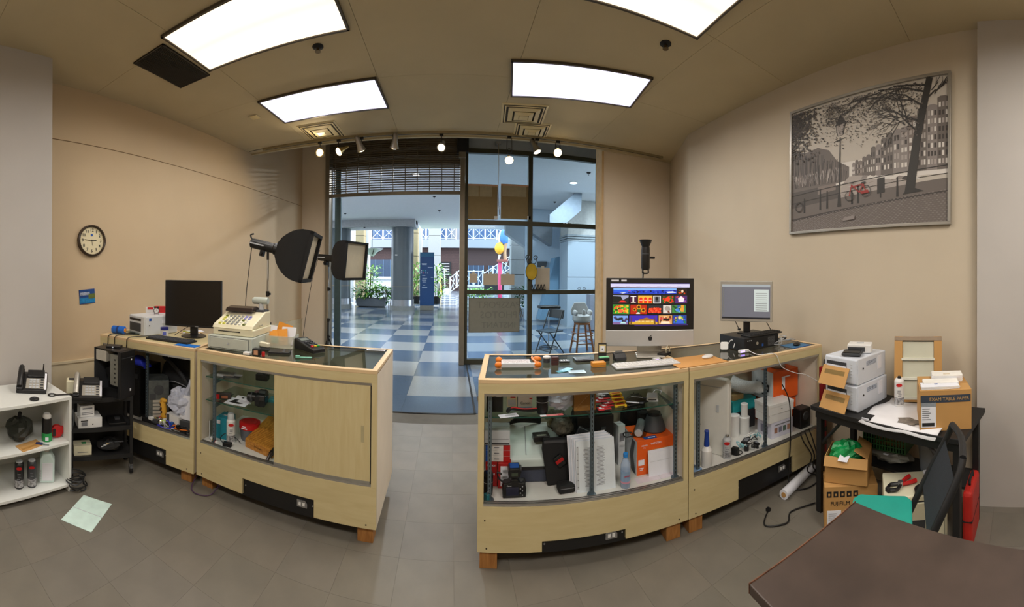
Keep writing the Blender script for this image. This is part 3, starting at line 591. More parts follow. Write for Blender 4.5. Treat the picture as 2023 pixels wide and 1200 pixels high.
# pendant uplight
p = D(735, 492, 17.0); t = thing('pendant_lamp', 'bowl shaped hanging lamp above the planter', 'lamp', p)
ob('bowl', MB().lathe([(.08, -.34), (.27, -.14), (.54, .0), (.52, .01), (.25, -.11), (.05, -.3)], 24), M('bowl_glass', (222, 226, 230), .3), t, smooth=.8)
for k in range(4): ob('rod', MB().tube([(.5 * math.cos(k * 1.57 + .4), .5 * math.sin(k * 1.57 + .4), 0), (0, 0, -.36)], .018, 5), m_blackm, t)
ob('cord', MB().tube([(0, 0, -.3), (0, 0, 3.75 - p.z)], .014, 5), m_blackm, t)
# small things in the atrium
p = P(866, 577, 0); t = thing('wet_floor_sign', 'yellow wet floor sign standing in the sunlit atrium', 'sign', p); my = M('sign_yellow', (240, 196, 30), .5)
for s in (-1, 1): ob('board', MB().prism([(-.32, 0), (.32, 0), (.2, 1.35), (-.2, 1.35)], 'Y', -.02, .02), my, t, (0, s * .16, 0), rot=(s * .12, 0, 0))
ob('print', MB().box(0, -.1, .5, .2, .004, .3), m_ink, t, (0, -.1, 0), rot=(-.12, 0, 0))
p = P(882, 577, 0); t = thing('lobby_dustpan', 'white long-handled dustpan standing by the stair railing', 'dustpan', p)
ob('handle', MB().tube([(-.12, 0, .1), (-.2, 0, 1.9)], .06, 6), m_rail, t); ob('pan', MB().taper(0, 0, 0, .8, .5, .35, .3, .3), m_rail, t)
p = PY(880, 545, YF - .2); t = thing('menu_board', 'dark menu board on the brick wall across the atrium', 'board', (p.x, YF - .06, 0))
ob('panel', MB().bb(-.5, -.03, 1.0, .5, .0, 2.7), m_blackm, t)
for k in range(5): ob('line', MB().bb(-.35, -.036, 1.5 + k * .25, .35, -.03, 1.56 + k * .25), M('chalk', (190, 190, 190), .6), t)
p = P(962, 576, 0); t = thing('parked_cart', 'blue and dark covered cart below the lattice landing', 'cart', (p.x, YR - 1.6, 0))
ob('body', MB().box(0, 0, .2, 1.5, .7, .6), m_blackm, t, bev=.05); ob('cover', MB().taper(0, 0, .8, 1.5, .7, .35, 1.2, .5), M('cover_blue', (40, 108, 200), .5), t)
for s in (-.5, .5): ob('wheel', MB().cyl((s, -.3, .2), (s, .3, .2), .2, n=14), m_black, t)
for i, (px, lb) in enumerate(((930, 'low bright shrub below the landing railing at the left of the pane'), (955, 'low bright shrub left of the sculpture'), (1030, 'spiky pale shrub before the block pillar'))):
    q = P(px, 590, 0); plant((q.x, q.y, 0), lb, 200, .5, .1, .6, .32, .06, 60 + i, 3, (0, 1, 3, 4), 'shrubs of the atrium')
q = P(1035, 625, 0); plant((q.x, q.y, 0), 'dark leafy plant behind the window beside the window sign', 150, .3, .15, 1.1, .3, .05, 71, 3, (0, 2))
# sculpture
p = P(989, 590, 0); p.y *= 1.0; t = thing('sculpture', 'whimsical painted sculpture with a yellow body on a pink pole', 'sculpture', p, face(p)); d = dist(p); z = lambda y: HE + (YH - y) / FPX * d
ob('pole', MB().cyl((-.05, 0, 0), (-.05, 0, z(516)), .13, n=10), M('pole_pink', (214, 70, 110), .5), t); ob('platform', MB().box(.1, 0, z(517), .55 * d / 18, .5, .16), M('platform_red', (150, 84, 70), .5), t, bev=.02)
ob('yellow_body', MB().sph(-.1, 0, z(490), .32, .26, .40, jit=.06), M('body_yellow', (240, 172, 40), .5), t, smooth=2); ob('yellow_foot', MB().cyl((-.15, 0, z(512)), (-.08, 0, z(503)), .05, .09, n=8), m_white, t)
ob('brown_leg', MB().tube([(.28, 0, z(514)), (.24, 0, z(495)), (.3, 0, z(480))], [.1, .13], 8, sm=3), M('leg_tan', (176, 136, 100), .6), t)
ob('blue_figure', MB().sph(.2, 0, z(468), .3, .25, .5, jit=.12), M('fig_blue', (70, 120, 190), .5), t, smooth=2); ob('white_figure', MB().sph(0, .1, z(468), .2, .2, .45, jit=.1), m_white, t, smooth=2)
# ---------------------------------------------------------------- right part of the concourse
YG = 10.5; a = PY(1121, 541, YG).x; b_ = PY(1176, 541, YG).x
t = struct(ob('wall_granite_column', MB().bb(a, YG, 0, b_ + .8, YG + .8, 2.62), M('granite_blue', (150, 164, 176), .4, var=.22, scale=90)), 'square granite column right of the concourse')
ob('shaft', MB().bb(a + .02, YG + .02, 2.84, b_ + .8, YG + .8, 3.9), M('column_pale', (176, 176, 172), .6), t)
for k in range(3): ob('band', MB().bb(a - .015, YG - .015, 2.63 + k * .075, b_ + .82, YG + .8, 2.685 + k * .075), M('band_grey', (136, 146, 152), .5), t)
ob('joint', MB().bb(a - .004, YG - .004, 1.52, b_ + .8, YG, 1.535), m_joint, t)
YW = 12.4
struct(ob('wall_concourse_right', MB().bb(PY(1040, 541, YW).x, YW, 0, 16, YW + .3, 3.9), M('mall_pale_blue', (196, 212, 226), .7, var=.02)), 'pale wall behind the granite column')
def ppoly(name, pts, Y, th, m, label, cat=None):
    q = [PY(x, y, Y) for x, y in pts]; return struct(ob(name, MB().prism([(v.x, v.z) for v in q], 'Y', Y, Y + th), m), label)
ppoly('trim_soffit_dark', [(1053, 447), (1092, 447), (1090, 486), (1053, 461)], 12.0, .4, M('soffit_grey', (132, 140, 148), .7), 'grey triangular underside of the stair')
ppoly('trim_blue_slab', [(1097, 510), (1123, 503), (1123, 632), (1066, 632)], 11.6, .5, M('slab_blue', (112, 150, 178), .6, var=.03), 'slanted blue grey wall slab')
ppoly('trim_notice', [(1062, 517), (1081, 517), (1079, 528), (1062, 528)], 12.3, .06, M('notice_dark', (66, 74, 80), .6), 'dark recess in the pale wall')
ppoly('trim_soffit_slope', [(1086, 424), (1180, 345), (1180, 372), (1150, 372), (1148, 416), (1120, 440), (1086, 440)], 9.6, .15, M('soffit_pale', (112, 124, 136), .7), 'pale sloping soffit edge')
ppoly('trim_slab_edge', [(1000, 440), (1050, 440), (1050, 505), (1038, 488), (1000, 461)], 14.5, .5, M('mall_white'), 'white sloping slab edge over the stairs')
q = P(1150, 640, 0); t = thing('utility_cabinet', 'dark blue utility cabinet at the foot of the granite column', 'cabinet', (4.3, 9.7, 0))
ob('body', MB().box(0, 0, .03, .42, .3, 1.15), M('cab_blue', (70, 88, 124), .5), t, bev=.01); ob('side', MB().box(-.32, .02, .03, .2, .3, 1.0), M('cab_grey', (120, 124, 136), .5), t); ob('foot', MB().box(-.1, 0, 0, .5, .26, .03), m_blackm, t)
# folding chair and stool outside the window
p = P(1098, 697, 0); t = thing('folding_chair', 'black folding chair standing outside the shop window', 'chair', (2.02, 7.15, 0), R(-62))
ml = M('chair_blue', (44, 62, 76), .5)
for s in (-.2, .2):
    ob('leg', MB().tube([(s, -.22, 0), (s, .16, .86)], .013, 7), m_black, t); ob('leg', MB().tube([(s * .88, .22, 0), (s * .88, -.18, .45)], .013, 7), m_black, t)
ob('seat', MB().box(0, -.02, .44, .4, .4, .025), ml, t, bev=.01); ob('backrest', MB().at(0, .16, .70, rx=R(-12)).box(0, 0, 0, .42, .02, .18), m_black, t, bev=.008)
ob('crossbar', MB().tube([(-.2, -.19, .07), (.2, -.19, .07)], .01, 6), m_black, t)
t = thing('tray_stand', 'black tray on a slim stand behind the folding chair', 'stand', (2.12, 7.62, 0)); ob('tray', MB().box(0, 0, .86, .46, .3, .06), m_black, t, bev=.02); ob('pole', MB().cyl((0, 0, .02), (0, 0, .86), .015, n=8), m_steel, t); ob('foot_ring', MB().tube([(.2 * math.cos(k * .4), .2 * math.sin(k * .4), .015) for k in range(16)], .01, 6, closed=True), m_black, t); ob('spoke', MB().bb(-.2, -.008, .008, .2, .008, .02).bb(-.008, -.2, .008, .008, .2, .02), m_black, t)
t = thing('wooden_stool', 'wooden bar stool outside the right pane of the window', 'stool', (2.66, 7.0, 0)); mo = wood('stool_wood', (140, 84, 40), (170, 108, 58), 2, 14)
for sx in (-1, 1):
    for sy in (-1, 1): ob('leg', MB().tube([(sx * .19, sy * .19, 0), (sx * .11, sy * .11, .60)], .021, 8), mo, t)
for z in (.2, .36): ob('rung', MB().tube([(-.17, -.17, z), (.17, -.17, z)], .011, 6).tube([(-.17, .17, z), (.17, .17, z)], .011, 6).tube([(-.17, -.17, z + .05), (-.17, .17, z + .05)], .011, 6).tube([(.17, -.17, z + .05), (.17, .17, z + .05)], .011, 6), mo, t)
ob('seat', MB().lathe([(.15, .58), (.17, .595), (.17, .62), (.15, .63)], 20), mo, t, smooth=.6)
t = thing('booster_seat', 'pale grey booster seat resting on the wooden stool', 'seat', (2.66, 7.0, .63)); mg = M('booster_grey', (188, 186, 184), .6)
ob('base', MB().lathe([(.17, 0), (.2, .04), (.2, .13), (.17, .15)], 20), mg, t, smooth=.6); ob('backrest', MB().at(0, .13, .13, rx=R(-8)).prism([(-.19, 0), (.19, 0), (.2, .12), (.12, .26), (-.12, .26), (-.2, .12)], 'Y', -.025, .025), mg, t, bev=.02); ob('horn', MB().at(0, -.1, .13).sph(0, 0, .05, .045, .035, .09), mg, t, smooth=2)
for s in (-1, 1): ob('armrest', MB().sph(s * .16, -.02, .19, .04, .12, .06), mg, t, smooth=2)
# ---------------------------------------------------------------- things on the window
def onwin(name, px0, py0, px1, py1, m, label, cat, off=.03, th=.004):
    a = PY(px0, py0, YS - off); b_ = PY(px1, py1, YS - off); t = thing(name, label, cat, ((a.x + b_.x) / 2, YS - off, (a.z + b_.z) / 2)); w2 = (b_.x - a.x) / 2; h2 = (a.z - b_.z) / 2
    ob('sheet', MB().bb(-w2, 0, -h2, w2, th, h2), m, t); return t, w2, h2
mtape = M('tape', (200, 196, 180), .4); mp_ = M('paper_back', (196, 184, 166), .8, var=.03)
for i, (x0, y0, x1, y1, lb) in enumerate(((928, 541, 943, 559, 'smallest sheet of paper taped to the window'), (955, 541, 984, 564, 'middle of the three paper sheets taped to the window'), (990, 542, 1017, 564, 'rightmost of the three paper sheets in the left window pane'))):
    t, a, b_ = onwin('window_notice', x0, y0, x1, y1, mp_, lb, 'paper', .0, .003); t.location.y = YS + .044
    ob('tape', MB().bb(-.03, -.002, b_ - .02, .03, 0, b_ + .03), mtape, t)
t, a, b_ = onwin('poster', 1059, 529, 1087, 577, mp_, 'tall paper poster behind the oval mirror', 'poster', .0, .003); t.location.y = YS + .044; ob('tape', MB().bb(-.03, -.002, b_ - .02, .03, 0, b_ + .03), mtape, t)
t, a, b_ = onwin('window_sign', 926, 589, 1027, 657, M('sign_backing', (132, 132, 122), .6, var=.04), 'grey sign facing out in the lower left pane with mirrored lettering', 'sign', .0, .006); t.location.y = YS + .035
ob('frame', MB().bb(-a, -.004, b_ - .012, a, 0, b_).bb(-a, -.004, -b_, a, 0, -b_ + .012).bb(-a, -.004, -b_, -a + .012, 0, b_).bb(a - .012, -.004, -b_, a, 0, b_), M('sign_rim', (106, 106, 98), .5), t)
mgh = M('ghost_text', (118, 119, 111), .7, var=0)
for s, z, sz in (('PASSPORT', .18, .17), ('PHOTOS', .0, .17), ('INSTANT', -.18, .15)): txt(s, sz, mgh, t, (.08, -.002, z), flip=True, ext=.001)
for i, (x0, x1, lb) in enumerate(((917, 983, 'brown board in the upper left pane next to the gate post'), (990, 1048, 'brown board in the upper left pane next to the mullion'))):
    t, a, b_ = onwin('window_board', x0, 363, x1, 434, M('board_brown', (150, 132, 96), .7, var=.05), lb, 'board', .0, .01); t.location.y = YS + .02
    ob('top_trim', MB().bb(-a, -.006, b_ - .03, a, 0, b_), M('trim_peach', (214, 170, 140), .5), t)
    for k in (-.5, .3): ob('label_sheet', MB().box(k * a, -.002, b_ * .3, .22, .002, .22), M('label_grey', (176, 166, 140), .7), t)
    ob('clip', MB().box(a * .9, -.01, -b_, .06, .02, .06), m_white, t)
t = thing('hanging_cord', 'thin cord hanging down the upper left pane', 'cord', (PY(985, 284, YS - .1).x, YS - .08, 0)); z0 = PY(985, 284, YS - .1).z; z1 = PY(985, 425, YS - .1).z
ob('cord', MB().tube([(0, 0, z0), (.01, 0, (z0 * 2 + z1) / 3), (.0, 0, (z0 + z1 * 2) / 3), (.03, 0, z1)], .005, 5, sm=4), M('cord_tan', (150, 130, 96), .6), t); ob('hook', MB().box(0, .02, z0, .09, .04, .05), m_steel, t)
# oval mirror with scrolls
c = PY(1050, 537, YS - .08); t = thing('oval_mirror', 'gold oval mirror with black scroll ornaments hung on the mullion', 'mirror', c)
ov = lambda rx, rz_, n=28: [(rx * math.cos(k * 6.2832 / n), rz_ * math.sin(k * 6.2832 / n)) for k in range(n)]
ob('disc', MB().prism(ov(.10, .145), 'Y', -.006, .006), M('gold_mirror', (190, 170, 70), .12, .9, var=.2, scale=5), t); ob('rim', MB().tube([(x, 0, z) for x, z in ov(.103, .148)], .007, 6, closed=True), m_black, t)
for s in (-1, 1): ob('scroll', MB().tube([(s * (.02 + .0), 0, .145), (s * .07, 0, .15), (s * .085, 0, .2), (s * .105, 0, .245)] + [(s * (.07 + .045 * (1 - k / 14) * math.cos(.6 + k * .6)), 0, .245 + .045 * (1 - k / 14) * math.sin(.6 + k * .6)) for k in range(13)], .007, 6, sm=2), m_black, t)
ob('hanger', MB().tube([(0, 0, .148), (0, .05, .2)], .004, 5), m_black, t)
c = PY(1063, 575, YS - .02); t = thing('script_ornament', 'black curly script ornament standing on the window transom', 'ornament', (c.x, YS - .03, 1.314))
ob('scrollwork', MB().tube([(-.13 + k * .01, 0, .06 + .045 * math.sin(k * 1.1)) for k in range(27)], .008, 6, sm=2), m_black, t); ob('base', MB().bb(-.14, -.012, 0, .14, .012, .02), m_black, t)
c = PY(1150, 578, YS - .02); t = thing('eyeglasses', 'dark eyeglasses left on the window transom', 'eyeglasses', (c.x, YS - .0, 1.314))
for s in (-.05, .05): ob('lens_rim', MB().tube([(s + .028 * math.cos(k * .6), -.0, .026 + .02 * math.sin(k * .6)) for k in range(10)], .004, 5, closed=True), m_black, t); ob('temple', MB().tube([(s * 1.6, 0, .03), (s * 1.6, .03, .02)], .003, 5), m_black, t)
# ================================================================ things of the shop, left side
ZT = 1.03; ZD = .345
def PL(px, py):
    r = ray(px, py); k = XL(0) / (r.x - .0675 * r.y); return E0 + r * k
def PR(px, py):
    r = ray(px, py); k = XR(0) / (r.x - .0593 * r.y); return E0 + r * k
m_cream = M('cream_plastic', (226, 220, 190), .4, var=.03); m_pgrey = M('pale_grey_plastic', (206, 210, 214), .4, var=.03); m_lgrey = M('light_grey', (186, 190, 194), .45, var=.03)
m_kraft = M('kraft_cardboard', (186, 142, 84), .75, var=.06, scale=5); m_kraftd = M('kraft_dark', (160, 118, 66), .75, var=.06); m_tapeb = M('packing_tape', (172, 128, 70), .3)
m_oran = M('orange_box', (226, 92, 20), .5, var=.03); m_teal = M('teal_box', (26, 128, 148), .5, var=.04); m_silver = M('silver_plastic', (186, 182, 172), .35, .5, var=.03)
m_dkgrey = M('dark_grey_plastic', (58, 60, 64), .5, var=.05); m_green = M('green_plastic', (24, 140, 74), .45, var=.05); m_chrome = M('chrome', (210, 212, 214), .12, 1.0, var=0)
m_clear = glass('clear_plastic', (214, 222, 222), 1.35, .12); m_bag = M('translucent_bag', (212, 218, 236), .35, var=.15, scale=25, alpha=.75, bump=.5, bscale=30)
m_amber = M('envelope_orange', (224, 148, 44), .6, var=.04)
def cable(name, pts, r, mat_, label, cat='cable', group=None, sm=5, plug=None):
    t = thing(name, label, cat, pts[0], 0, group); p0 = Vector(pts[0]); q = [tuple(Vector(p) - p0) for p in pts]
    ob('cord', MB().tube(q, r, 6, sm=sm), mat_, t, smooth=1.5)
    e = Vector(q[-1]); ob('plug', MB().box(e.x, e.y, e.z - r * 2.2, r * 5, r * 5, r * 4.4), plug or mat_, t)
    return t
def carton(name, label, cat, loc, rz, w, d, h, m, group=None, tape=None, panels=(), texts=(), lid=None, bev=.0015):
    """printed box: body, lid seam, optional tape, printed panels (face,x,z,w,h,mat) and lettering (text,x,z,size,mat)"""
    t = thing(name, label, cat, loc, rz, group)
    ob('body', MB().box(0, 0, 0, w, d, h), m, t, bev=bev)
    if lid: ob('lid', MB().box(0, 0, h * .72, w + .004, d + .004, h * .285), lid, t, bev=bev)
    else: ob('flap_seam', MB().box(0, 0, h, w * .96, .002, .0008), m_kraftd if m in (m_kraft,) else m_grey, t)
    if tape: ob('tape', MB().box(0, 0, h, w * 1.002, .04, .001).box(-w / 2 - .0005, 0, h * .75, .001, .04, h * .25).box(w / 2 + .0005, 0, h * .75, .001, .04, h * .25), tape, t)
    for f, x, z, pw, ph, pm in panels:
        if f == 'f': ob('printed_panel', MB().box(x * w, -d / 2 - .0008, z * h, pw * w, .0015, ph * h), pm, t)
        elif f == 't': ob('printed_panel', MB().box(x * w, z * d, h + .0002, pw * w, ph * d, .001), pm, t)
        else: s = -1 if f == 'l' else 1; ob('printed_panel', MB().box(s * (w / 2 + .0008), x * d, z * h, .0015, pw * d, ph * h), pm, t)
    for s, x, z, sz, tm in texts: txt(s, sz, tm, t, (x * w, -d / 2 - .0018, z * h))
    return t
def stack_lines(n, w, z0, dz, y, mat_, t, x=0, seed=1):
    r = random.Random(seed); b = MB()
    for k in range(n): l = w * r.uniform(.5, 1); b.box(x - (w - l) / 2, y, z0 - k * dz, l, .0008, dz * .35)
    o = ob('print_lines', b, mat_, t); return o
def crumple(w, d, h, seed, n=14, k=9, jit=.16):
    return MB().sph(0, 0, h * .5, w / 2, d / 2, h / 2, n, k, jit=jit, rr=random.Random(seed))
# ---------------------------------------------------------------- wall clock and postcard
c = PL(180, 476); t = thing('wall_clock', 'round black rimmed wall clock on the left wall', 'clock', c, aL + R(90)); rc = .158
ob('rim', MB().at(rx=R(90)).lathe([(rc, 0), (rc, .03), (rc - .012, .038), (rc - .02, .03), (rc - .02, .012)], 40), M('clock_rim', (58, 44, 32), .35), t, smooth=.6)
ob('dial', MB().at(rx=R(90)).lathe([(rc - .018, .010), (rc - .018, .014)], 40), M('dial_cream', (220, 208, 172), .6, var=.02), t)
for k in range(1, 13):
    a = R(90 - 30 * k); txt(str(k), .042, m_ink, t, (.104 * math.cos(a), -.0155, .104 * math.sin(a)), name='numeral', bold=.0008)
for nm, a, l, wd in (('hour_hand', R(90 - 84), .062, .006), ('minute_hand', R(90 - 276), .095, .004), ('second_hand', R(90 - 170), .06, .0018)): ob(nm, MB().at(0, -.018, 0, ry=-a).box(l / 2 - .01, 0, -wd / 2, l, .002, wd), m_ink, t)
ob('emblem', MB().cyl((0, -.014, .056), (0, -.0155, .056), .013, n=16), m_blue, t); ob('hub', MB().cyl((0, -.014, 0), (0, -.022, 0), .005, n=10), m_ink, t)
c = PL(172, 586); t = thing('postcard', 'small blue lake postcard curling off the left wall', 'postcard', c, aL + R(90), rot=(0, R(-4), aL + R(90))); a, b_ = .09, .072
b = MB()
for k in range(6): b.quad([(-a + k * a / 3, -.004 - .02 * (k / 6) ** 2 * 0, -b_), (-a + (k + 1) * a / 3, -.004, -b_), (-a + (k + 1) * a / 3, -.004 - .0, b_), (-a + k * a / 3, -.004, b_)])
ob('card', MB().prism([(-a, -.004), (0, -.012), (a, -.002), (a, -.0005), (0, -.010), (-a, -.002)], 'Z', -b_, b_), M('card_blue', (24, 66, 130), .4, var=.2), t)
ob('lake', MB().prism([(-a, -.0048), (0, -.0128), (a, -.0028), (a, -.0026), (0, -.0126), (-a, -.0046)], 'Z', -b_ * .9, -b_ * .15), M('lake_cyan', (26, 122, 178), .4, var=.3, scale=40), t)
ob('hillside', MB().prism([(0.01, -.0125), (a, -.0032), (a, -.0028), (.01, -.0122)], 'Z', -b_ * .35, b_ * .35), M('hill_olive', (92, 104, 40), .5, var=.3, scale=50), t)
ob('peaks', MB().prism([(-a * .9, -.0055), (0, -.0130), (a * .3, -.0105), (a * .3, -.0103), (0, -.0128), (-a * .9, -.0053)], 'Z', b_ * .2, b_ * .62), M('peaks_grey', (150, 160, 180), .5, var=.4, scale=60), t)
# ---------------------------------------------------------------- softboxes
m_sbk = M('softbox_fabric', (16, 16, 17), .85, var=.1); m_dif = M('diffuser_cloth', (206, 196, 172), .8, var=.03, bump=.1, bscale=30)
def softbox(px, d, hz, nrm, sz, label, standlabel, tripod=True):
    r0 = ray(px, 541); base = Vector((r0.x, r0.y, 0)) * d; n = Vector(nrm).normalized()
    st_ = thing('light_stand', standlabel, 'stand', base, 0, 'studio light stands')
    for k in range(3): a = k * 2.094 + .5; ob('leg', MB().tube([(0, 0, .72), (.30 * math.cos(a), .30 * math.sin(a), .012)], .010, 7), m_black, st_); ob('brace', MB().tube([(0, 0, .34), (.17 * math.cos(a), .17 * math.sin(a), .34 * .9)], .005, 6), m_black, st_)
    ob('lower_tube', MB().cyl((0, 0, .3), (0, 0, .95), .013, n=10), m_black, st_); ob('upper_tube', MB().cyl((0, 0, .95), (0, 0, hz - .09), .009, n=10), m_chrome, st_)
    for z in (.72, .95, (hz + .95) / 2): ob('collar', MB().cyl((0, 0, z - .025), (0, 0, z + .025), .018, n=10).box(.022, 0, z - .01, .02, .012, .02), m_black, st_)
    t = thing('softbox_light', label, 'studio light', base + Vector((0, 0, hz)), 0, 'studio softboxes'); Q = n.to_track_quat('X', 'Z').to_matrix().to_4x4(); 
    def put(o): o.matrix_local = Q @ o.matrix_local; return o
    b = MB(); L0, L1 = .10, .10 + sz * .62; rings = []
    for k in range(7):
        u = k / 6; hs = .06 + (sz / 2 - .06) * math.sin(u * math.pi / 2) ** .8; rings.append((L0 + (L1 - L0) * u, hs))
    rings.append((L1 + .05, sz / 2))
    pts = []
    for x, hs in rings:
        for sx, sy in ((-1, -1), (0, -.93), (1, -1), (.93, 0), (1, 1), (0, .93), (-1, 1), (-.93, 0)): pts.append((x, sx * hs, sy * hs))
    b.add(pts, [[k * 8 + i, k * 8 + (i + 1) % 8, (k + 1) * 8 + (i + 1) % 8, (k + 1) * 8 + i] for k in range(len(rings) - 1) for i in range(8)])
    put(ob('box_shell', b, m_sbk, t, smooth=.5))
    put(ob('front_rim', MB().bb(L1 + .03, -sz / 2, sz / 2 - .03, L1 + .06, sz / 2, sz / 2).bb(L1 + .03, -sz / 2, -sz / 2, L1 + .06, sz / 2, -sz / 2 + .03).bb(L1 + .03, -sz / 2, -sz / 2, L1 + .06, -sz / 2 + .03, sz / 2).bb(L1 + .03, sz / 2 - .03, -sz / 2, L1 + .06, sz / 2, sz / 2), m_sbk, t))
    put(ob('diffuser', MB().bb(L1 + .022, -sz / 2 + .02, -sz / 2 + .02, L1 + .026, sz / 2 - .02, sz / 2 - .02), m_dif, t))
    put(ob('strobe_body', MB().at(ry=R(90)).lathe([(.03, -.18), (.045, -.17), (.048, -.14), (.048, .06), (.058, .07), (.058, .11)], 18), m_black, t, smooth=.5))
    put(ob('rear_handle', MB().tube([(-.17, 0, .03), (-.2, 0, .07), (-.17, 0, .09)], .008, 6, sm=3), m_black, t)); put(ob('brand_print', MB().box(-.1, -.0485, -.004, .14, .002, .012), m_lgrey, t))
    put(ob('tilt_bracket', MB().box(-.04, 0, -.10, .04, .05, .06).cyl((-.04, -.05, -.07), (-.04, .05, -.07), .012, n=8), m_black, t)); ob('spigot', MB().cyl((0, 0, -.12), (0, 0, -.04), .012, n=8), m_black, t)
    return base, t
b1, t = softbox(529, 3.45, 1.84, (.92, .18, -.24), .46, 'larger black softbox light over the cash register', 'chrome light stand behind the cash register')
cable('strobe_cable', [b1 + Vector((-.16, -.02, 1.87)), b1 + Vector((-.2, 0, 1.7)), b1 + Vector((-.25, 0, 1.2)), b1 + Vector((-.22, .0, .4)), b1 + Vector((-.05, .1, .02))], .004, m_black, 'thin black cable hanging from the larger softbox light')
b2, t = softbox(649, 5.0, 1.80, (.93, -.33, -.10), .50, 'smaller looking softbox light with its pale front seen, by the entrance', 'black light stand with spread legs beside the door jamb')
cable('strobe_cable', [b2 + Vector((-.16, -.0, 1.78)), b2 + Vector((-.24, 0, 1.5)), b2 + Vector((-.34, -.05, .8)), b2 + Vector((-.42, -.05, .02))], .004, m_blackm, 'thin cable hanging from the softbox light by the entrance')
# ---------------------------------------------------------------- on counter A
def onA(x, y, z=ZT): return fA.w(x, y, z)
p = onA(.72, .42); t = thing('desktop_monitor', 'black computer monitor facing the left counters', 'monitor', p, face(p) - .38)
ob('foot', MB().lathe([(.11, 0), (.11, .008), (.03, .016)], 20), m_black, t, (0, .02, 0)); ob('neck', MB().box(0, .03, .01, .07, .03, .2), m_black, t, bev=.006)
ob('bezel', MB().box(0, 0, .085, .53, .03, .41), m_black, t, bev=.004); ob('screen', MB().box(0, -.0155, .105, .51, .002, .38), M('screen_off', (12, 12, 14), .12, var=0), t)
txt('ASUS', .014, m_lgrey, t, (.04, -.0165, .094)); ob('button_row', MB().box(.22, -.016, .092, .06, .002, .004), m_dkgrey, t)
p = onA(.30, .40); t = thing('photo_printer', 'pale grey photo printer on the left counter under the alarm clock', 'printer', p, face(p) - .95)
ob('body', MB().box(0, .0, 0, .27, .36, .17), m_pgrey, t, bev=.008); ob('front_frame', MB().box(.0, -.182, .0, .25, .01, .165), m_pgrey, t, bev=.004); ob('paper_mouth', MB().box(-.02, -.188, .03, .18, .006, .075), m_dkgrey, t); ob('top_slot', MB().box(-.02, -.188, .125, .18, .006, .02), m_black, t)
ob('exit_tray', MB().box(-.02, -.215, .012, .17, .06, .008), m_clear, t); ob('side_label', MB().box(.136, .05, .1, .002, .1, .03), m_paper, t); ob('blue_badge', MB().box(.136, -.13, .13, .002, .025, .025), m_blue, t); ob('keyhole', MB().cyl((.135, -.14, .09), (.138, -.14, .09), .006, n=8), m_ink, t)
pp = p; q = p + Vector((.02, .02, .17)); t = thing('alarm_clock', 'small black twin bell alarm clock on the photo printer', 'clock', q, face(q))
ob('case', MB().at(0, 0, .035, rx=R(90)).lathe([(.026, -.012), (.028, .01), (.024, .012)], 20), m_black, t); ob('dial', MB().at(0, -.0125, .035, rx=R(90)).lathe([(.022, 0), (.022, .001)], 20), m_white, t)
for s in (-1, 1): ob('bell', MB().sph(s * .016, 0, .066, .011, .011, .009), m_black, t, smooth=2); ob('foot', MB().tube([(s * .012, 0, .012), (s * .02, 0, 0)], .003, 5), m_black, t)
ob('hands', MB().box(.004, -.0145, .034, .012, .001, .002).box(0, -.0145, .035, .002, .001, .016), m_ink, t)
p = onA(.17, .52); t = carton('slim_box', 'white and red slim boxes standing behind the photo printer', 'box', p, face(p), .09, .05, .22, m_white, panels=(('f', 0, .9, .6, .1, m_red), ('f', -.3, .2, .06, .5, m_red)))
p = onA(.26, .56); t = carton('clear_case', 'clear plastic case with a red lid behind the photo printer', 'case', p, face(p), .10, .05, .23, m_pgrey, lid=m_red)
p = onA(.11, .13); t = thing('cable_bundle_roll', 'blue wrapped roll on the left end of the counter', 'roll', p, R(20)); ob('roll', MB().at(ry=R(90)).lathe([(.028, -.065), (.036, -.06), (.036, .06), (.028, .065)], 16), M('roll_blue', (24, 96, 190), .45, var=.2, scale=30), t, (0, 0, .036), smooth=.6); ob('core', MB().at(ry=R(90)).lathe([(.018, -.07), (.018, .07)], 12), m_amber, t, (0, 0, .036))
ob('band', MB().at(ry=R(90)).lathe([(.0375, -.01), (.0375, .01)], 16), M('band_dark', (20, 50, 110), .5), t, (0, 0, .036))
p = onA(.50, .30); t = thing('wipes_jar', 'small white jar with a dark blue lid beside the photo printer', 'jar', p, face(p)); ob('jar', MB().lathe([(.032, 0), (.034, .005), (.034, .055), (.028, .06)], 18), m_white, t, smooth=.5); ob('lid', MB().lathe([(.036, .058), (.036, .078), (.033, .08)], 18), M('lid_navy', (34, 40, 120), .4), t, smooth=.5); ob('label', MB().box(0, -.0345, .015, .03, .002, .028), M('label_blue', (90, 100, 190), .5), t)
def keyboard(loc, rz, w, d, label, mb_, mk, rows=5, cols=15, tilt=.0):
    t = thing('keyboard', label, 'keyboard', loc, rz); ob('tray', MB().box(0, 0, 0, w, d, .012), mb_, t, bev=.004); ob('rear_foot', MB().box(0, d * .45, .0, w * .9, d * .08, .016), mb_, t); kw = w * .95 / cols; kd = d * .8 / rows
    key = MB().taper(0, 0, .012, kw * .9, kd * .86, .006, kw * .74, kd * .7).mesh('key', mk)
    for r_ in range(rows):
        for c_ in range(cols):
            if r_ == 0 and 3 < c_ < 8: continue
            link('key', key, t, (-w * .475 + kw * (c_ + .5), -d * .4 + kd * (r_ + .5), 0))
    ob('space_bar', MB().box(-w * .475 + kw * 6, -d * .4 + kd * .5, .012, kw * 3.9, kd * .8, .005), mk, t); return t
p = onA(.66, .17); keyboard(p, fA.a - .02, .42, .15, 'black keyboard on the left counter before the monitor', m_black, m_dkgrey)
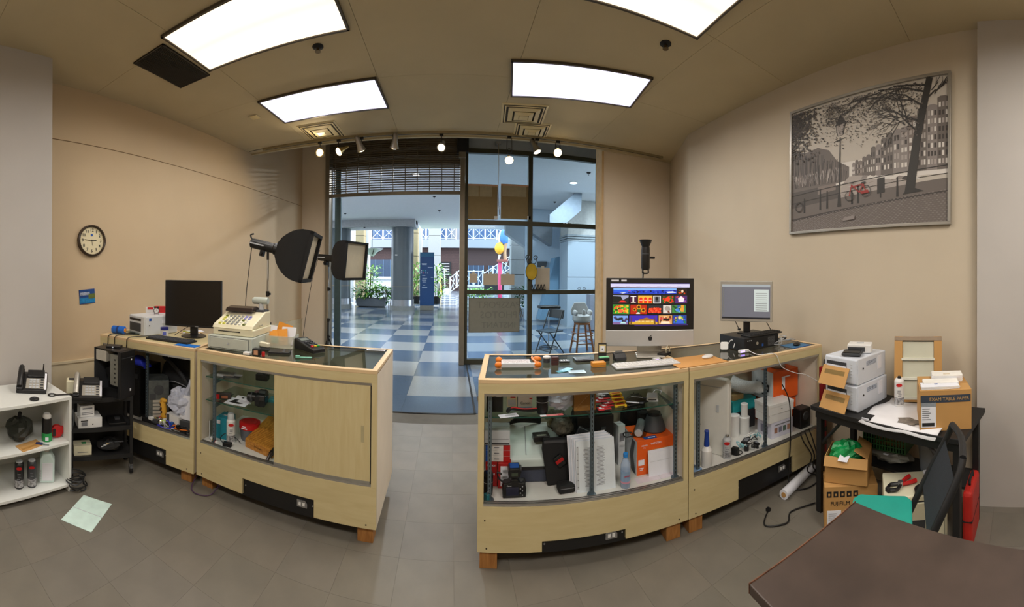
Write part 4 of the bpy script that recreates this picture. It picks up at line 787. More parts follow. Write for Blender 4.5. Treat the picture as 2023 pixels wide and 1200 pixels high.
p = onA(.88, .07); t = thing('mouse_mat', 'bright blue mat under the front edge of the black keyboard', 'mat', p, fA.a); ob('sheet', MB().box(0, 0, 0, .19, .09, .003), M('mat_blue', (20, 104, 190), .5), t); ob('hem', MB().bb(-.096, -.046, 0, .096, -.042, .0034), m_blue, t)
p = onA(.60, .56); t = thing('paper_pile', 'loose papers and a marker behind the left monitor', 'papers', p, fA.a); [ob('sheet', MB().box(k * .02, k * .008, k * .003, .16, .1, .003), m_paper if k % 2 else M('paper_tan', (206, 176, 130), .7), t, rz=k * .3) for k in range(4)]; ob('marker', MB().cyl((-.05, -.03, .018), (.06, -.05, .018), .006, n=8), M('marker_lime', (190, 210, 60), .5), t)
for i, (x, lb) in enumerate(((.12, 'black cable dropping over the left end of the counter'), (.20, 'second black cable dropping over the counter edge'), (.34, 'black cable dropping past the first steel upright'))):
    a = onA(x + .12, .28, ZT + .004); cable('loose_cable', [a, onA(x + .03, .1, ZT + .01), onA(x, -.005, ZT + .006), onA(x - .01, -.012, ZT - .06), onA(x - .02, -.014, ZT - .22)], .004, m_black, lb, group='cables over the counter edge')
cable('loose_cable', [onA(.56, .36, ZT + .004), onA(.62, .45, ZT + .06), onA(.69, .47, ZT + .10)], .003, m_black, 'thin black cable curling up to the left monitor')
# ---------------------------------------------------------------- cash register on counter B
fr = P(487, 699, ZT); t = thing('cash_register', 'cream cash register on its grey drawer', 'cash register', fB.w(fB.loc(fr)[0] - .175, fB.loc(fr)[1] + .21, ZT), fB.a + R(4)); w_, d_ = .37, .39
ob('drawer_case', MB().box(0, 0, 0, w_, d_, .10), M('register_grey', (190, 196, 186), .45, var=.03), t, bev=.006); dr = ob('drawer_front', MB().box(0, -d_ / 2 - .003, .012, w_ * .86, .008, .075), M('register_grey'), t, bev=.003); ob('lock', MB().cyl((0, -d_ / 2 - .006, .05), (0, -d_ / 2 - .013, .05), .008, n=12), m_chrome, dr)
ob('drawer_gap', MB().box(0, -d_ / 2 - .0008, .009, w_ * .875, .002, .081), m_dkgrey, dr)
ob('base_block', MB().box(.01, .01, .102, w_ * .92, d_ * .86, .05), m_cream, t, bev=.006); ob('slip_slot', MB().box(-.02, -d_ * .42 + .008, .128, w_ * .5, .012, .006), m_ink, t)
ob('wedge', MB().prism([(-d_ * .42, .152), (d_ * .43, .152), (d_ * .43, .26), (d_ * .2, .262), (-d_ * .36, .178)], 'X', -w_ * .45, w_ * .46), m_cream, t, bev=.006)
sl = math.atan2(.262 - .178, d_ * .56); kc = [M('key_lime', (206, 206, 90), .4), M('key_white', (230, 230, 226), .4), M('key_grey', (150, 152, 150), .4), M('key_olive', (110, 120, 60), .4), M('key_blue', (140, 140, 200), .4)]
kb = MB().taper(0, 0, 0, .022, .018, .010, .017, .013)
kms = [kb.mesh('key', m) for m in kc]; pat = '110022334 0022211 1122221 0122241 0112244'.split()
for r_, row in enumerate(('0022213', '1222211', '0122231', '0122244', '3222244')):
    for c_, ch in enumerate(row):
        y = -d_ * .33 + r_ * .028; o = link('key', kms[int(ch)], t, (-.115 + c_ * .034, y, .178 + (y + d_ * .36) * math.tan(sl) - .001)); o.rotation_euler = (sl, 0, 0)
y = d_ * .13; ob('operator_display', MB().at(-.03, y, .178 + (y + d_ * .36) * math.tan(sl), rx=sl).box(0, 0, 0, .2, .03, .003), m_paper, t)
ob('printer_cover', MB().prism([(.0, .262), (.155, .262), (.155, .275), (.09, .30), (.02, .29)], 'X', -.15, .09), M('cover_smoke', (50, 40, 36), .25), t, bev=.008); ob('rear_block', MB().box(.12, .12, .2, .08, .1, .075), m_dkgrey, t, bev=.01)
ob('display_post', MB().cyl((.11, .12, .26), (.11, .12, .33), .022, .016, n=12), m_pgrey, t); ob('customer_display', MB().at(.11, .12, .345, ry=R(90)).lathe([(.022, -.07), (.028, -.06), (.028, .05), (.026, .06)], 18), M('disp_grey', (186, 194, 186), .4), t, smooth=.6); ob('side_key', MB().tube([(w_ * .46, -.03, .17), (w_ * .46 + .03, -.05, .18)], .005, 6), m_silver, t)
# small things on counter B
def pB(px, py): return P(px, py, ZT)
p = pB(548, 684); t = thing('stationery_bin', 'clear plastic bin of orange envelopes and pens beside the cash register', 'bin', p, fB.a + .1); wv = MB().prism([(-.13, 0), (.13, 0), (.15, .09), (-.15, .09)], 'Y', -.075, -.072).prism([(-.13, 0), (.13, 0), (.15, .09), (-.15, .09)], 'Y', .072, .075).bb(-.15, -.075, .0, -.147, .075, .09).bb(.147, -.075, 0, .15, .075, .09).bb(-.14, -.075, 0, .14, .075, .003)
ob('tub', wv, M('frosted_plastic', (214, 214, 196), .3, alpha=.55), t)
for k, (x, y, rz, m) in enumerate(((-.03, -.04, .2, m_amber), (.03, -.02, .1, m_amber), (.07, .02, -.1, m_paper), (-.09, .0, .2, m_paper), (.0, .05, .0, m_amber))): ob('envelope', MB().at(x, y, .01 + .0, rz=rz, rx=R(-30 + 5 * k), ry=R(8 * (k - 2))).box(0, 0, 0, .12, .004, .115 + .012 * k), m, t)
for k, x in enumerate((-.12, -.105, -.09)): ob('pen', MB().cyl((x, .05, .02), (x - .02 + k * .015, .06, .17), .005, n=8), m_ink, t)
ob('green_scrap', MB().at(0, -.06, .03).box(0, 0, 0, .06, .004, .05), M('scrap_green', (90, 190, 140), .5), t)
p = pB(511, 690); t = thing('stapler', 'cream stapler lying before the stationery bin', 'stapler', p, .05); t.scale = (1.25, 1.25, 1.25); ob('base', MB().box(0, 0, 0, .14, .035, .012), m_dkgrey, t, bev=.003); ob('arm', MB().prism([(-.07, .03), (.07, .018), (.07, .04), (-.06, .052)], 'Y', -.016, .016), M('stapler_cream', (216, 210, 186), .5), t, bev=.003); ob('hinge', MB().box(-.06, 0, .01, .02, .03, .03), m_steel, t)
p = pB(507, 703); t = thing('ink_stamp', 'black and white ink stamps beside the stapler', 'stamp', p, .1); ob('block', MB().box(0, 0, 0, .05, .045, .05), m_black, t, bev=.004); ob('window', MB().box(.004, -.023, .01, .03, .002, .03), M('stamp_tan', (186, 140, 110), .5), t); ob('white_block', MB().box(-.07, .0, 0, .05, .04, .018), m_white, t, bev=.003); ob('red_cap', MB().cyl((.05, 0, 0), (.05, 0, .03), .012, n=10), m_red, t)
p = pB(553, 697); t = thing('black_wallet', 'flat black wallet on the counter glass by the stapler', 'wallet', p, .3); ob('cover', MB().box(0, 0, .003, .15, .1, .01), m_black, t, bev=.003); ob('page_block', MB().box(0, 0, 0, .145, .095, .003), m_dkgrey, t); ob('strap', MB().box(.03, 0, .013, .018, .1, .002), m_dkgrey, t)
p = pB(610, 692); t = thing('card_terminal', 'black payment card terminal on the counter glass', 'card terminal', p, R(58)); t.scale = (1.3, 1.3, 1.3); ob('body', MB().prism([(-.10, 0), (.10, 0), (.10, .022), (.03, .035), (-.08, .06), (-.10, .055)], 'X', -.042, .042), m_black, t, (0, 0, 0), rot=(0, 0, math.pi), bev=.006)
sl2 = math.atan2(.025, .11)
o = ob('screen', MB().at(0, .05, .052, rx=sl2 * 1.0).box(0, 0, 0, .055, .035, .002), M('term_screen', (120, 126, 120), .3), t)
for r_ in range(4):
    for c_ in range(3):
        m = m_dkgrey if r_ else (m_red, M('key_yellow', (220, 190, 40), .5), M('key_green', (50, 160, 70), .5))[c_]; ob('key', MB().at(-.02 + c_ * .02, -.06 + r_ * .02, .030 + r_ * .0045 - .0, rx=sl2).box(0, 0, 0, .014, .011, .006), m, t)
cable('terminal_cable', [p + Vector((-.1, .08, .01)), p + Vector((-.16, .12, .006)), p + Vector((-.2, .2, .006))], .004, m_black, 'short black cable behind the card terminal')
p = pB(600, 708); t = thing('glue_stick', 'pale green comb-like clip on the counter glass', 'clip', p, .35); ob('bar', MB().box(0, 0, 0, .11, .012, .008), M('clip_green', (130, 200, 176), .4), t, bev=.002); ob('jaw', MB().box(-.04, 0, .004, .03, .02, .012), M('clip_green'), t)
p = fB.w(1.185, .56, ZT); t = thing('counter_label', 'white printed label stuck at the far corner of the counter glass', 'label', p, fB.a); ob('strip', MB().box(0, 0, 0, .14, .045, .001), m_paper, t)
for k in range(4): ob('print_line', MB().box(0, -.015 + k * .01, .001, .12, .003, .0006), m_grey, t)
# ---------------------------------------------------------------- inside counter A
def inA(x, y, z=ZD): return fA.w(x, y, z)
t = thing('camera_backpack', 'big black backpack slumped inside the leftmost counter', 'backpack', inA(.68, .40), fA.a); mbk = M('bag_black', (18, 20, 24), .8, var=.3, scale=8, bump=.2, bscale=40)
ob('body', MB().sph(0, 0, .28, .27, .17, .28, 18, 12, jit=.04), mbk, t, smooth=2); ob('front_pocket', MB().sph(.03, -.12, .2, .18, .07, .17, 14, 9, jit=.04), mbk, t, smooth=2); ob('strap', MB().tube([(-.2, -.08, .5), (-.05, -.17, .48), (.1, -.19, .36), (.2, -.17, .15), (.2, -.12, .03)], .018, 6, sm=5), M('strap_dark', (30, 32, 36), .8), t); ob('handle', MB().tube([(-.06, 0, .55), (0, -.02, .59), (.06, 0, .55)], .012, 6, sm=4), mbk, t)
ob('zip', MB().tube([(-.14, -.16, .3), (0, -.2, .34), (.16, -.16, .28)], .004, 5, sm=4), m_grey, t)
t = thing('computer_chassis', 'grey bare computer chassis standing inside the leftmost counter', 'computer', inA(.53, .17), fA.a + .7); ob('panel', MB().box(0, 0, 0, .17, .20, .36), M('chassis_grey', (98, 104, 104), .4, .6, var=.2, scale=30), t, bev=.003)
for k in range(5): ob('slot_cover', MB().box(.0, -.102, .06 + k * .03, .1, .003, .02), m_silver, t)
ob('fan', MB().cyl((0, -.1, .28), (0, -.105, .28), .04, n=16), m_dkgrey, t); ob('port_block', MB().box(-.05, -.102, .2, .05, .003, .05), m_dkgrey, t)
t = thing('tower_speaker', 'black tower case at the left end inside the leftmost counter', 'computer', inA(.30, .25), fA.a); ob('case', MB().box(0, 0, 0, .18, .3, .42), m_black, t, bev=.006); ob('front_bezel', MB().box(0, -.153, .01, .17, .008, .4), m_blackm, t, bev=.003); ob('drive_bay', MB().box(0, -.158, .33, .14, .004, .04), m_dkgrey, t)
t = thing('blue_pouch', 'bright blue pouch on top of the black tower case', 'pouch', inA(.33, .13, ZD + .42), fA.a); ob('pouch', MB().taper(0, .04, 0, .2, .12, .09, .06, .05, ox=-.02), M('pouch_blue', (24, 40, 170), .6, var=.1), t, bev=.01); ob('seam', MB().box(0, -.0, .0, .17, .004, .02), m_black, t, (0, -.018, 0))
t = thing('plastic_bag', 'pale lilac plastic bag leaning on the backpack', 'plastic bag', inA(.79, .12, ZD + .12), fA.a); ob('bag', crumple(.22, .12, .2, 3, 18, 12, .22), m_bag, t); ob('knot', MB().tube([(.06, 0, .18), (.09, 0, .24), (.08, .02, .28)], [.03, .012], 7, sm=3), m_bag, t)
t = carton('shipping_sleeve', 'white packet with black marks standing by the right upright of the leftmost counter', 'packet', inA(.875, .10, ZD + .10), fA.a, .13, .03, .19, m_paper, panels=(('f', -.25, .35, .08, .35, m_ink), ('f', .25, .5, .1, .06, m_ink)))
t = carton('small_white_box', 'small white box below the plastic bag in the leftmost counter', 'box', inA(.755, .12), fA.a - .2, .14, .1, .115, m_white, panels=(('f', -.35, .0, .2, .98, m_dkgrey),))
t = carton('packet_support', 'dark carton under the white packet in the leftmost counter', 'box', inA(.885, .11), fA.a, .12, .1, .098, m_dkgrey)
t = thing('giraffe_toy', 'yellow toy tube with dark spots inside the leftmost counter', 'toy', inA(.63, .11), fA.a); mgy = M('giraffe_yellow', (214, 160, 50), .6); ob('tube', MB().tube([(0, 0, 0), (.005, 0, .1), (-.01, 0, .19)], [.03, .024], 12, sm=4), mgy, t)
r = random.Random(5); [ob('spot', MB().sph(.026 * math.cos(a), -.026 * abs(math.sin(a)), z, .009, .004, .013, 8, 6), M('giraffe_brown', (70, 40, 20), .6), t) for a, z in [(r.uniform(.3, 2.8), r.uniform(.02, .18)) for k in range(9)]]
ob('ear', MB().sph(.0, 0, .2, .035, .02, .018), mgy, t)
t = thing('bulb_lens', 'silver domed lamp bulb among the cables in the leftmost counter', 'bulb', inA(.61, .06), fA.a); ob('bulb', MB().sph(.03, 0, .045, .03), m_chrome, t, smooth=2); ob('cap', MB().cyl((-.06, .0, .03), (.02, 0, .04), .02, .026, n=12), m_dkgrey, t)
t = thing('power_strip', 'black power brick lying among the cables in the leftmost counter', 'power supply', inA(.56, .07), fA.a + .05); ob('brick', MB().box(0, 0, 0, .2, .06, .05), m_black, t, bev=.006); ob('label', MB().box(0, 0, .05, .1, .03, .001), m_dkgrey, t)
cols_ = [m_black, m_black, m_white, m_red, M('wire_yellow', (214, 190, 60), .5), M('wire_blue', (50, 50, 190), .5), M('wire_orange', (220, 120, 40), .5)]
nmz = ['black', 'thin black', 'white', 'red', 'yellow', 'blue', 'orange']; r = random.Random(12)
for k in range(14):
    x = r.uniform(.58, .92); y = r.uniform(.04, .16); pts = [inA(x, y, ZD + .012 + .006 * k % .05)]
    for j in range(6): x = min(.93, max(.47, x + r.uniform(-.12, .12))); y = min(.2, max(.035, y + r.uniform(-.05, .05))); pts.append(inA(x, y, ZD + r.uniform(.008, .07)))
    cable('tangled_cable', pts, .0045, cols_[k % 7], '%s %s in the tangle inside the leftmost counter' % (nmz[k % 7], 'cable' if k < 7 else 'flex lying deeper'), group='tangled cables in the leftmost counter')
for k, (x, c_, n_) in enumerate(((.55, m_white, 'white'), (.66, M('plug_lime', (190, 214, 90), .5), 'lime green'), (.75, m_blue, 'blue'), (.62, m_red, 'red'), (.84, m_white, 'pale'))):
    t = thing('adapter_plug', '%s plug adapter on the cable tangle' % n_, 'adapter', inA(x, .05 + .012 * k, ZD + .04), k * .7); ob('body', MB().box(0, 0, 0, .045, .03, .025), c_, t, bev=.004)
    for s in (-.007, .007): ob('prong', MB().box(.03, s, .01, .018, .003, .005), m_chrome, t)
t = thing('orange_roll', 'orange and white wrapped parcel at the top back of the leftmost counter', 'parcel', inA(.78, .44, ZD + .34), fA.a); ob('wrap', MB().sph(0, 0, .09, .16, .09, .09, 14, 9, jit=.08), M('wrap_orange', (190, 74, 40), .6, var=.1), t, smooth=2); ob('paper', MB().sph(.0, -.07, .07, .1, .04, .05, 12, 8, jit=.12), m_bag, t)
t = carton('storage_carton', 'dark storage carton under the orange parcel', 'box', inA(.80, .48), fA.a, .3, .2, .338, m_dkgrey)
# ---------------------------------------------------------------- inside counter B
def inB(x, y, z=ZD): return fB.w(x, y, z)
t = carton('teal_carton', 'teal box on the deck at the left inside the sliding door counter', 'box', inB(.125, .20), .1, .10, .12, .16, m_teal, panels=(('f', -.3, .7, .3, .16, m_paper), ('t', .1, 0, .5, .15, m_lgrey)))
def spraycan(loc, label, body, capm, r_=.033, h=.15, capr=.026, caph=.05, oval=None, grp='spray cans'):
    t = thing('spray_can', label, 'spray can', loc, face(loc), grp); ob('can', MB().lathe([(r_ * .95, 0), (r_, .004), (r_, h), (r_ * .7, h + .016)], 20), body, t, smooth=.5); ob('cap', MB().lathe([(capr, h + .012), (capr, h + caph * .8), (capr * .8, h + caph)], 18), capm, t, smooth=.5)
    if oval: o = ob('oval_logo', MB().prism(ov(.02, .011, 18), 'Y', -r_ - .001, -r_ + .003), oval, t, (0, 0, h * .86))
    b = MB(); rr = random.Random(int(h * 1e4))
    for k in range(6): b.box(rr.uniform(-.006, .006), -r_ + .0005, h * .62 - k * .012, .022, .002, .004)
    ob('print', b, m_grey, t); ob('pattern_label', MB().lathe([(r_ + .0006, .012), (r_ + .0006, h * .36)], 20), M('label_pattern', (150, 150, 152), .5, var=.7, scale=70), t); return t
spraycan(inB(.205, .15), 'white spray can with a clear cap inside the sliding door counter', m_white, M('cap_frost', (190, 196, 200), .3), oval=m_red, h=.155, caph=.055)
t = thing('candy_tub', 'grey tub with a red lettered lid inside the sliding door counter', 'tub', inB(.295, .27), 0); ob('tub', MB().lathe([(.065, 0), (.075, .09)], 22), M('tub_grey', (96, 100, 108), .4), t, smooth=.5); ob('lid', MB().lathe([(.08, .088), (.08, .125), (.06, .13), (.055, .125)], 22), m_red, t, smooth=.5); ob('lid_print', MB().box(0, -.0802, .098, .05, .003, .006).box(0, -.0802, .112, .03, .003, .005), m_paper, t)
t = thing('paper_cutter', 'wooden guillotine paper cutter with a dark blade handle', 'paper cutter', inB(.47, .17), R(-12)); mcut = wood('cutter_wood', (150, 96, 30), (196, 136, 54), 2, 22, .4, 'Y'); ob('board', MB().prism([(-.0, .06), (.28, .16), (.28, .02), (.0, .0)], 'X', -.125, .125), mcut, t, (0, -.06, 0), bev=.004)
bsl = math.atan2(.10, .28)
for k in range(11): ob('rule_line', MB().at(0, -.06 + .02 + k * .013, .06 + (.02 + k * .013) * math.tan(bsl) + .0002, rx=bsl).box(0, 0, 0, .24, .0015, .0006), M('line_dark', (110, 70, 24), .6), t)
ob('blade', MB().at(.13, 0.05, .06, rx=bsl).box(0, 0, 0, .006, .27, .045), M('blade_dark', (60, 50, 44), .35, .6), t); ob('handle', MB().tube([(.132, -.07, .045), (.133, -.095, .035), (.134, -.115, .0 + .014)], .011, 8, sm=3), M('handle_dark', (50, 36, 26), .4), t); txt('Premier', .022, M('burn_brown', (90, 54, 18), .6), t, (0, -.0612, .032))
t = thing('glue_tube', 'yellow and red tube with white ends on the counter deck', 'tube', inB(.115, .068), R(-25)); ob('barrel', MB().cyl((-.03, 0, .011), (.025, 0, .011), .011, n=12), M('tube_yellow', (230, 190, 40), .4), t); ob('red_band', MB().cyl((.012, 0, .011), (.026, 0, .011), .0115, n=12), m_red, t)
for s in (-1, 1): ob('cap', MB().cyl((s * .026 + (.004 if s < 0 else 0), 0, .012), (s * .052, 0, .012), .012, n=12), m_white, t)
t = thing('power_adapter', 'small black power adapter with a looped cord on the deck', 'adapter', inB(.225, .075), .2); ob('brick', MB().box(0, 0, 0, .065, .035, .028), m_black, t, bev=.004); ob('cord', MB().tube([(-.03, 0, .015), (-.07, .03, .03), (-.05, .08, .05), (.02, .07, .045), (.08, .05, .02)], .003, 6, sm=4), m_black, t)
t = thing('leaning_sheet', 'clear acrylic sheet leaning in the left corner of the sliding door counter', 'sheet', inB(.06, .2), 0); ob('sheet', MB().box(0, 0, 0, .004, .24, .14), m_clear, t); ob('edge', MB().box(0, -.12, 0, .005, .003, .14), m_lgrey, t)
zs = .645
t = carton('film_boxes', 'small dark and red film boxes at the left of the lower glass shelf', 'box', inB(.12, .17, zs), .5, .12, .05, .035, M('film_dark', (44, 34, 32), .4), panels=(('f', -.35, 0, .25, .98, m_red), ('f', .1, .2, .4, .5, M('film_tan', (150, 90, 60), .5))))
t = thing('flyer', 'white folded flyer with black artwork on the lower glass shelf', 'flyer', inB(.26, .16, zs), .12); ob('sheet', MB().box(0, 0, 0, .17, .13, .002), m_paper, t); ob('artwork', MB().prism([(-.06, -.03), (.02, -.04), (.05, -.02), (-.02, .0), (-.01, .04), (-.04, .04)], 'Z', .002, .003), m_ink, t); ob('folded_leaf', MB().at(.0, .055, .003, rx=R(16)).box(.02, -.0, 0, .14, .08, .002), m_paper, t)
for s in (.0, .045): ob('eye_print', MB().cyl((s, .0, .003), (s, .0, .0042), .009, n=10), m_ink, t, (.01, .06, .012))
def dslr(loc, rz, label, lens_len=.07, flash=False, backside=False, tele=False):
    t = thing('dslr_camera', label, 'camera', loc, rz); ob('body', MB().prism([(-.065, 0), (.065, 0), (.068, .05), (.06, .082), (.025, .086), (.018, .105), (-.018, .105), (-.025, .086), (-.06, .082), (-.068, .05)], 'Y', -.022, .03), m_black, t, bev=.005)
    ob('grip', MB().box(.055 if backside else -.055, .03, .004, .026, .04, .074), m_blackm, t, bev=.008)
    s = 1; ob('lens', MB().at(0, .03, .046, rx=R(-90)).lathe([(.032, 0), (.034, .02), (.031, .025), (.033, lens_len), (.03, lens_len + .004)], 20), m_black, t, smooth=.5); ob('lens_ring', MB().at(0, .03 + lens_len * .6, .046, rx=R(-90)).lathe([(.0342, 0), (.0342, .012)], 20), m_dkgrey, t); ob('glass', MB().at(0, .03 + lens_len + .004, .046, rx=R(-90)).lathe([(.026, 0), (.02, .002)], 20), M('lens_glass', (26, 30, 50), .08), t)
    ob('dial', MB().cyl((.04, .0, .084), (.04, .0, .093), .012, n=14), m_dkgrey, t); ob('rear_screen', MB().box(-.012, -.0235, .016, .07, .003, .047), M('lcd', (40, 42, 60), .15), t)
    for k in range(5): ob('button', MB().cyl((.045 - (k % 2) * .012, -.022, .016 + k * .012), (.045 - (k % 2) * .012, -.0245, .016 + k * .012), .003, n=8), m_lgrey, t)
    txt('Canon', .010, m_paper, t, (-.03, -.0226, .07))
    if flash: ob('flash_foot', MB().box(0, 0, .105, .03, .03, .012), m_black, t); ob('flash_unit', MB().at(0, .0, .117).prism([(-.034, 0), (.034, 0), (.036, .03), (.03, .052), (-.03, .052), (-.036, .03)], 'Y', -.03, .045), m_black, t, bev=.006); ob('flash_lcd', MB().box(0, -.031, .128, .035, .002, .018), M('lcd_olive', (60, 70, 56), .3), t); ob('flash_label', MB().box(0, .005, .1695, .05, .05, .001), m_blue, t); ob('flash_dial', MB().at(.0, .02, .14, ry=R(90)).lathe([(.024, .034), (.022, .042)], 16), m_dkgrey, t)
    if flash: ob('hand_strap', MB().tube([(-.06, 0, .08), (-.085, 0, .1), (-.095, .01, .13), (-.07, .01, .12)], .005, 6, sm=4), m_black, t)
    return t
dslr(inB(.44, .22, zs), R(90) + .25, 'black camera with its lens pointing left on the lower glass shelf', .085)
t = thing('hot_shoe_flash', 'black flash unit hanging over the camera on the upper glass shelf', 'flash', inB(.43, .22, .82), .1); ob('head', MB().box(0, 0, 0, .09, .06, .045), m_black, t, bev=.006); ob('body', MB().box(.04, 0, .045, .05, .05, .02), m_dkgrey, t, bev=.004); ob('panel', MB().box(-.046, 0, .008, .002, .05, .03), m_lgrey, t)
t = carton('phone_pack', 'flat silver packs at the left of the upper glass shelf', 'packs', inB(.15, .17, .82), .3, .13, .08, .018, m_lgrey); ob('lower_pack', MB().box(.05, -.02, 0, .12, .07, .008), m_dkgrey, t); ob('upper_leaf', MB().box(.07, .0, .008, .1, .04, .002), m_paper, t)
t = carton('teal_pouch', 'teal flat pouch under the camera on the counter shelf', 'pouch', inB(.49, .32, zs), .2, .1, .08, .02, M('pouch_teal', (70, 150, 160), .5))
# ================================================================ left edge: white shelf unit and black cart
m_wsh = M('white_shelf', (216, 218, 214), .45, var=.04, scale=4); SX0, SX1, SY0, SY1, SH = -2.72, -2.27, .42, 1.33, .69
t = thing('shelf_unit', 'white open shelf unit at the left edge holding cleaning bottles', 'shelf', (SX1, (SY0 + SY1) / 2, 0), R(90)); W2 = (SY1 - SY0) / 2; dp = SX1 - SX0
# local: x along the front (world y), y into depth (world -x)
for nm, bx in (('top_board', (-W2, 0, SH - .022, W2, dp, SH)), ('side_panel', (-W2, 0, 0, -W2 + .02, dp, SH - .022)), ('side_panel', (W2 - .02, 0, 0, W2, dp, SH - .022)), ('middle_shelf', (-W2 + .02, .0, .345, W2 - .02, dp, .365)), ('bottom_shelf', (-W2 + .02, 0, .04, W2 - .02, dp, .06)), ('back_panel', (-W2 + .02, dp - .008, .06, W2 - .02, dp, SH - .022))): ob(nm, MB().bb(*bx), m_wsh, t, bev=.0015)
def sh(x, z): return Vector((SX1 - x, 0, z))
def shp(wy, dx, z): return Vector((SX1 - dx, wy, z))
def deskphone(loc, rz, label, cordless=False):
    t = thing('desk_phone', label, 'phone', loc, rz); ob('base', MB().prism([(-.09, 0), (.09, 0), (.09, .115), (.04, .11), (-.09, .025)], 'X', -.11, .115), m_black, t, bev=.006); sl_ = math.atan2(.085, .13); zf = lambda y: .025 + (y + .09) * .654
    ob('keypad_panel', MB().at(.03, -.035, zf(-.035), rx=sl_).box(0, 0, 0, .14, .095, .003), m_silver, t)
    for r_ in range(4):
        for c_ in range(3): ob('key', MB().at(-.005 + c_ * .026, -.068 + r_ * .020, zf(-.068 + r_ * .020) + .002, rx=sl_).box(0, 0, 0, .019, .014, .004), m_lgrey, t)
    for r_ in range(4): ob('side_key', MB().at(.08, -.068 + r_ * .02, zf(-.068 + r_ * .02) + .002, rx=sl_).box(0, 0, 0, .022, .010, .004), m_dkgrey, t)
    ob('display_hood', MB().at(.03, .045, .108, rx=R(40)).box(0, 0, 0, .13, .06, .018), m_black, t, bev=.003); ob('display', MB().at(.02, .033, .118, rx=R(40)).box(0, 0, 0, .075, .032, .002), M('lcd_phone', (130, 134, 120), .3), t)
    ob('memory_strip', MB().at(.106, -.02, zf(-.02) + .002, rx=sl_).box(0, 0, 0, .016, .15, .004), m_paper, t); ob('handset', MB().tube([(-.085, -.085, .055), (-.085, -.05, .09), (-.085, .0, .125), (-.085, .05, .155), (-.085, .07, .155)], .022, 8, sm=3), m_silver if not cordless else m_black, t, smooth=1.2)
    for y, z in ((-.075, .045), (.06, .125)): ob('handset_cup', MB().at(-.085, y, z, rx=sl_).box(0, 0, -.01, .048, .045, .022), m_black, t, bev=.006)
    if cordless: ob('antenna', MB().cyl((.08, .08, .11), (.085, .085, .18), .007, .004, n=8), m_black, t)
    return t
p = shp(1.13, .26, SH); deskphone(p, face(p) - .1, 'silver cordless phone base with a stub antenna on the white shelf unit', True)
p = shp(1.24, .075, SH); t = thing('ring_wrench', 'black ring wrench lying on top of the white shelf unit', 'wrench', p, R(70)); ob('handle', MB().box(.05, 0, .0, .11, .018, .007), m_black, t, bev=.003); ob('ring', MB().tube([(-.03 + .026 * math.cos(k * .5236), .026 * math.sin(k * .5236), .005) for k in range(12)], .006, 6, closed=True), m_black, t); ob('tip', MB().cyl((.11, 0, 0), (.11, 0, .007), .012, n=12), m_black, t)
p = shp(1.06, .06, SH); t = thing('round_disc', 'small black disc on the white shelf unit by the wrench', 'disc', p); ob('disc', MB().lathe([(.03, 0), (.034, .003), (.034, .009), (.03, .012)], 20), m_black, t); ob('knob', MB().lathe([(.01, .012), (.008, .02)], 12), m_dkgrey, t)
zz = .365
p = shp(1.18, .10, zz); t = thing('wipes_canister', 'black canister with a green label on the middle shelf', 'canister', p, face(p)); ob('label', MB().lathe([(.037, 0), (.038, .004), (.038, .06)], 20), M('label_green', (40, 150, 80), .5, var=.05), t); ob('body', MB().lathe([(.037, .06), (.037, .15), (.032, .165)], 20), m_black, t, smooth=.5); ob('lid', MB().lathe([(.03, .163), (.033, .178), (.022, .195)], 18), m_white, t, smooth=.8); ob('barcode', MB().box(0, -.0385, .012, .024, .002, .024), m_paper, t)
p = shp(1.265, .11, zz); t = thing('tape_measure', 'red rounded tape measure beside the canister', 'tape measure', p, R(70)); ob('shell', MB().at(rx=R(90)).lathe([(.03, -.022), (.045, -.016), (.045, .016), (.03, .022)], 18), m_red, t, (0, 0, .046), smooth=.6); ob('tab', MB().box(.035, 0, .03, .03, .03, .05), m_red, t, bev=.006); ob('clip', MB().box(-.02, -.024, .02, .02, .004, .05), m_black, t)
p = shp(1.03, .07, zz); t = thing('kraft_board', 'tan cardboard piece lying on the middle shelf', 'board', p, .2); ob('sheet', MB().box(0, 0, 0, .1, .18, .004), m_kraft, t); ob('tape', MB().box(.02, 0, .004, .02, .16, .001), m_tapeb, t)
p = shp(1.13, .035, zz + .0); t = thing('usb_tool', 'small metal bracket on the front of the middle shelf', 'bracket', p, .9); ob('plate', MB().box(0, 0, 0, .06, .018, .006), m_steel, t); ob('grip', MB().box(-.04, 0, 0, .05, .022, .014), M('grip_blue', (30, 40, 90), .5), t, bev=.003)
p = shp(1.0, .2, zz); t = thing('dark_bag', 'dark crumpled bag at the back of the middle shelf', 'bag', p); ob('bag', crumple(.22, .2, .16, 9), M('bag_olive', (40, 42, 34), .6, var=.3), t); ob('tie', MB().tube([(0, 0, .14), (.02, 0, .2)], .015, 6), m_blackm, t)
zz = .06
p = shp(1.19, .12, zz); t = thing('detergent_jug', 'white plastic jug with ribbed side on the bottom shelf', 'jug', p, face(p)); ob('body', MB().prism([(-.055, 0), (.055, 0), (.058, .16), (.03, .215), (-.03, .215), (-.05, .17)], 'Y', -.045, .045), M('jug_white', (206, 226, 224), .4, var=.03), t, bev=.012); ob('neck', MB().cyl((0, 0, .21), (0, 0, .245), .02, .016, n=12), m_white, t); ob('inset_panel', MB().box(.005, -.046, .02, .075, .003, .125), m_paper, t, bev=.001)
for k in range(7): ob('rib', MB().box(-.045, -.0465, .02 + k * .012, .012, .004, .005), m_lgrey, t)
for i, (y, dx, c_, lb) in enumerate(((1.06, .1, m_dkgrey, 'dark spray can with a picture label on the bottom shelf'), (.97, .12, m_black, 'black aerosol can at the very left of the bottom shelf'))): spraycan(shp(y, dx, .06), lb, c_, m_lgrey, .033, .17, .026, .02, oval=m_red)
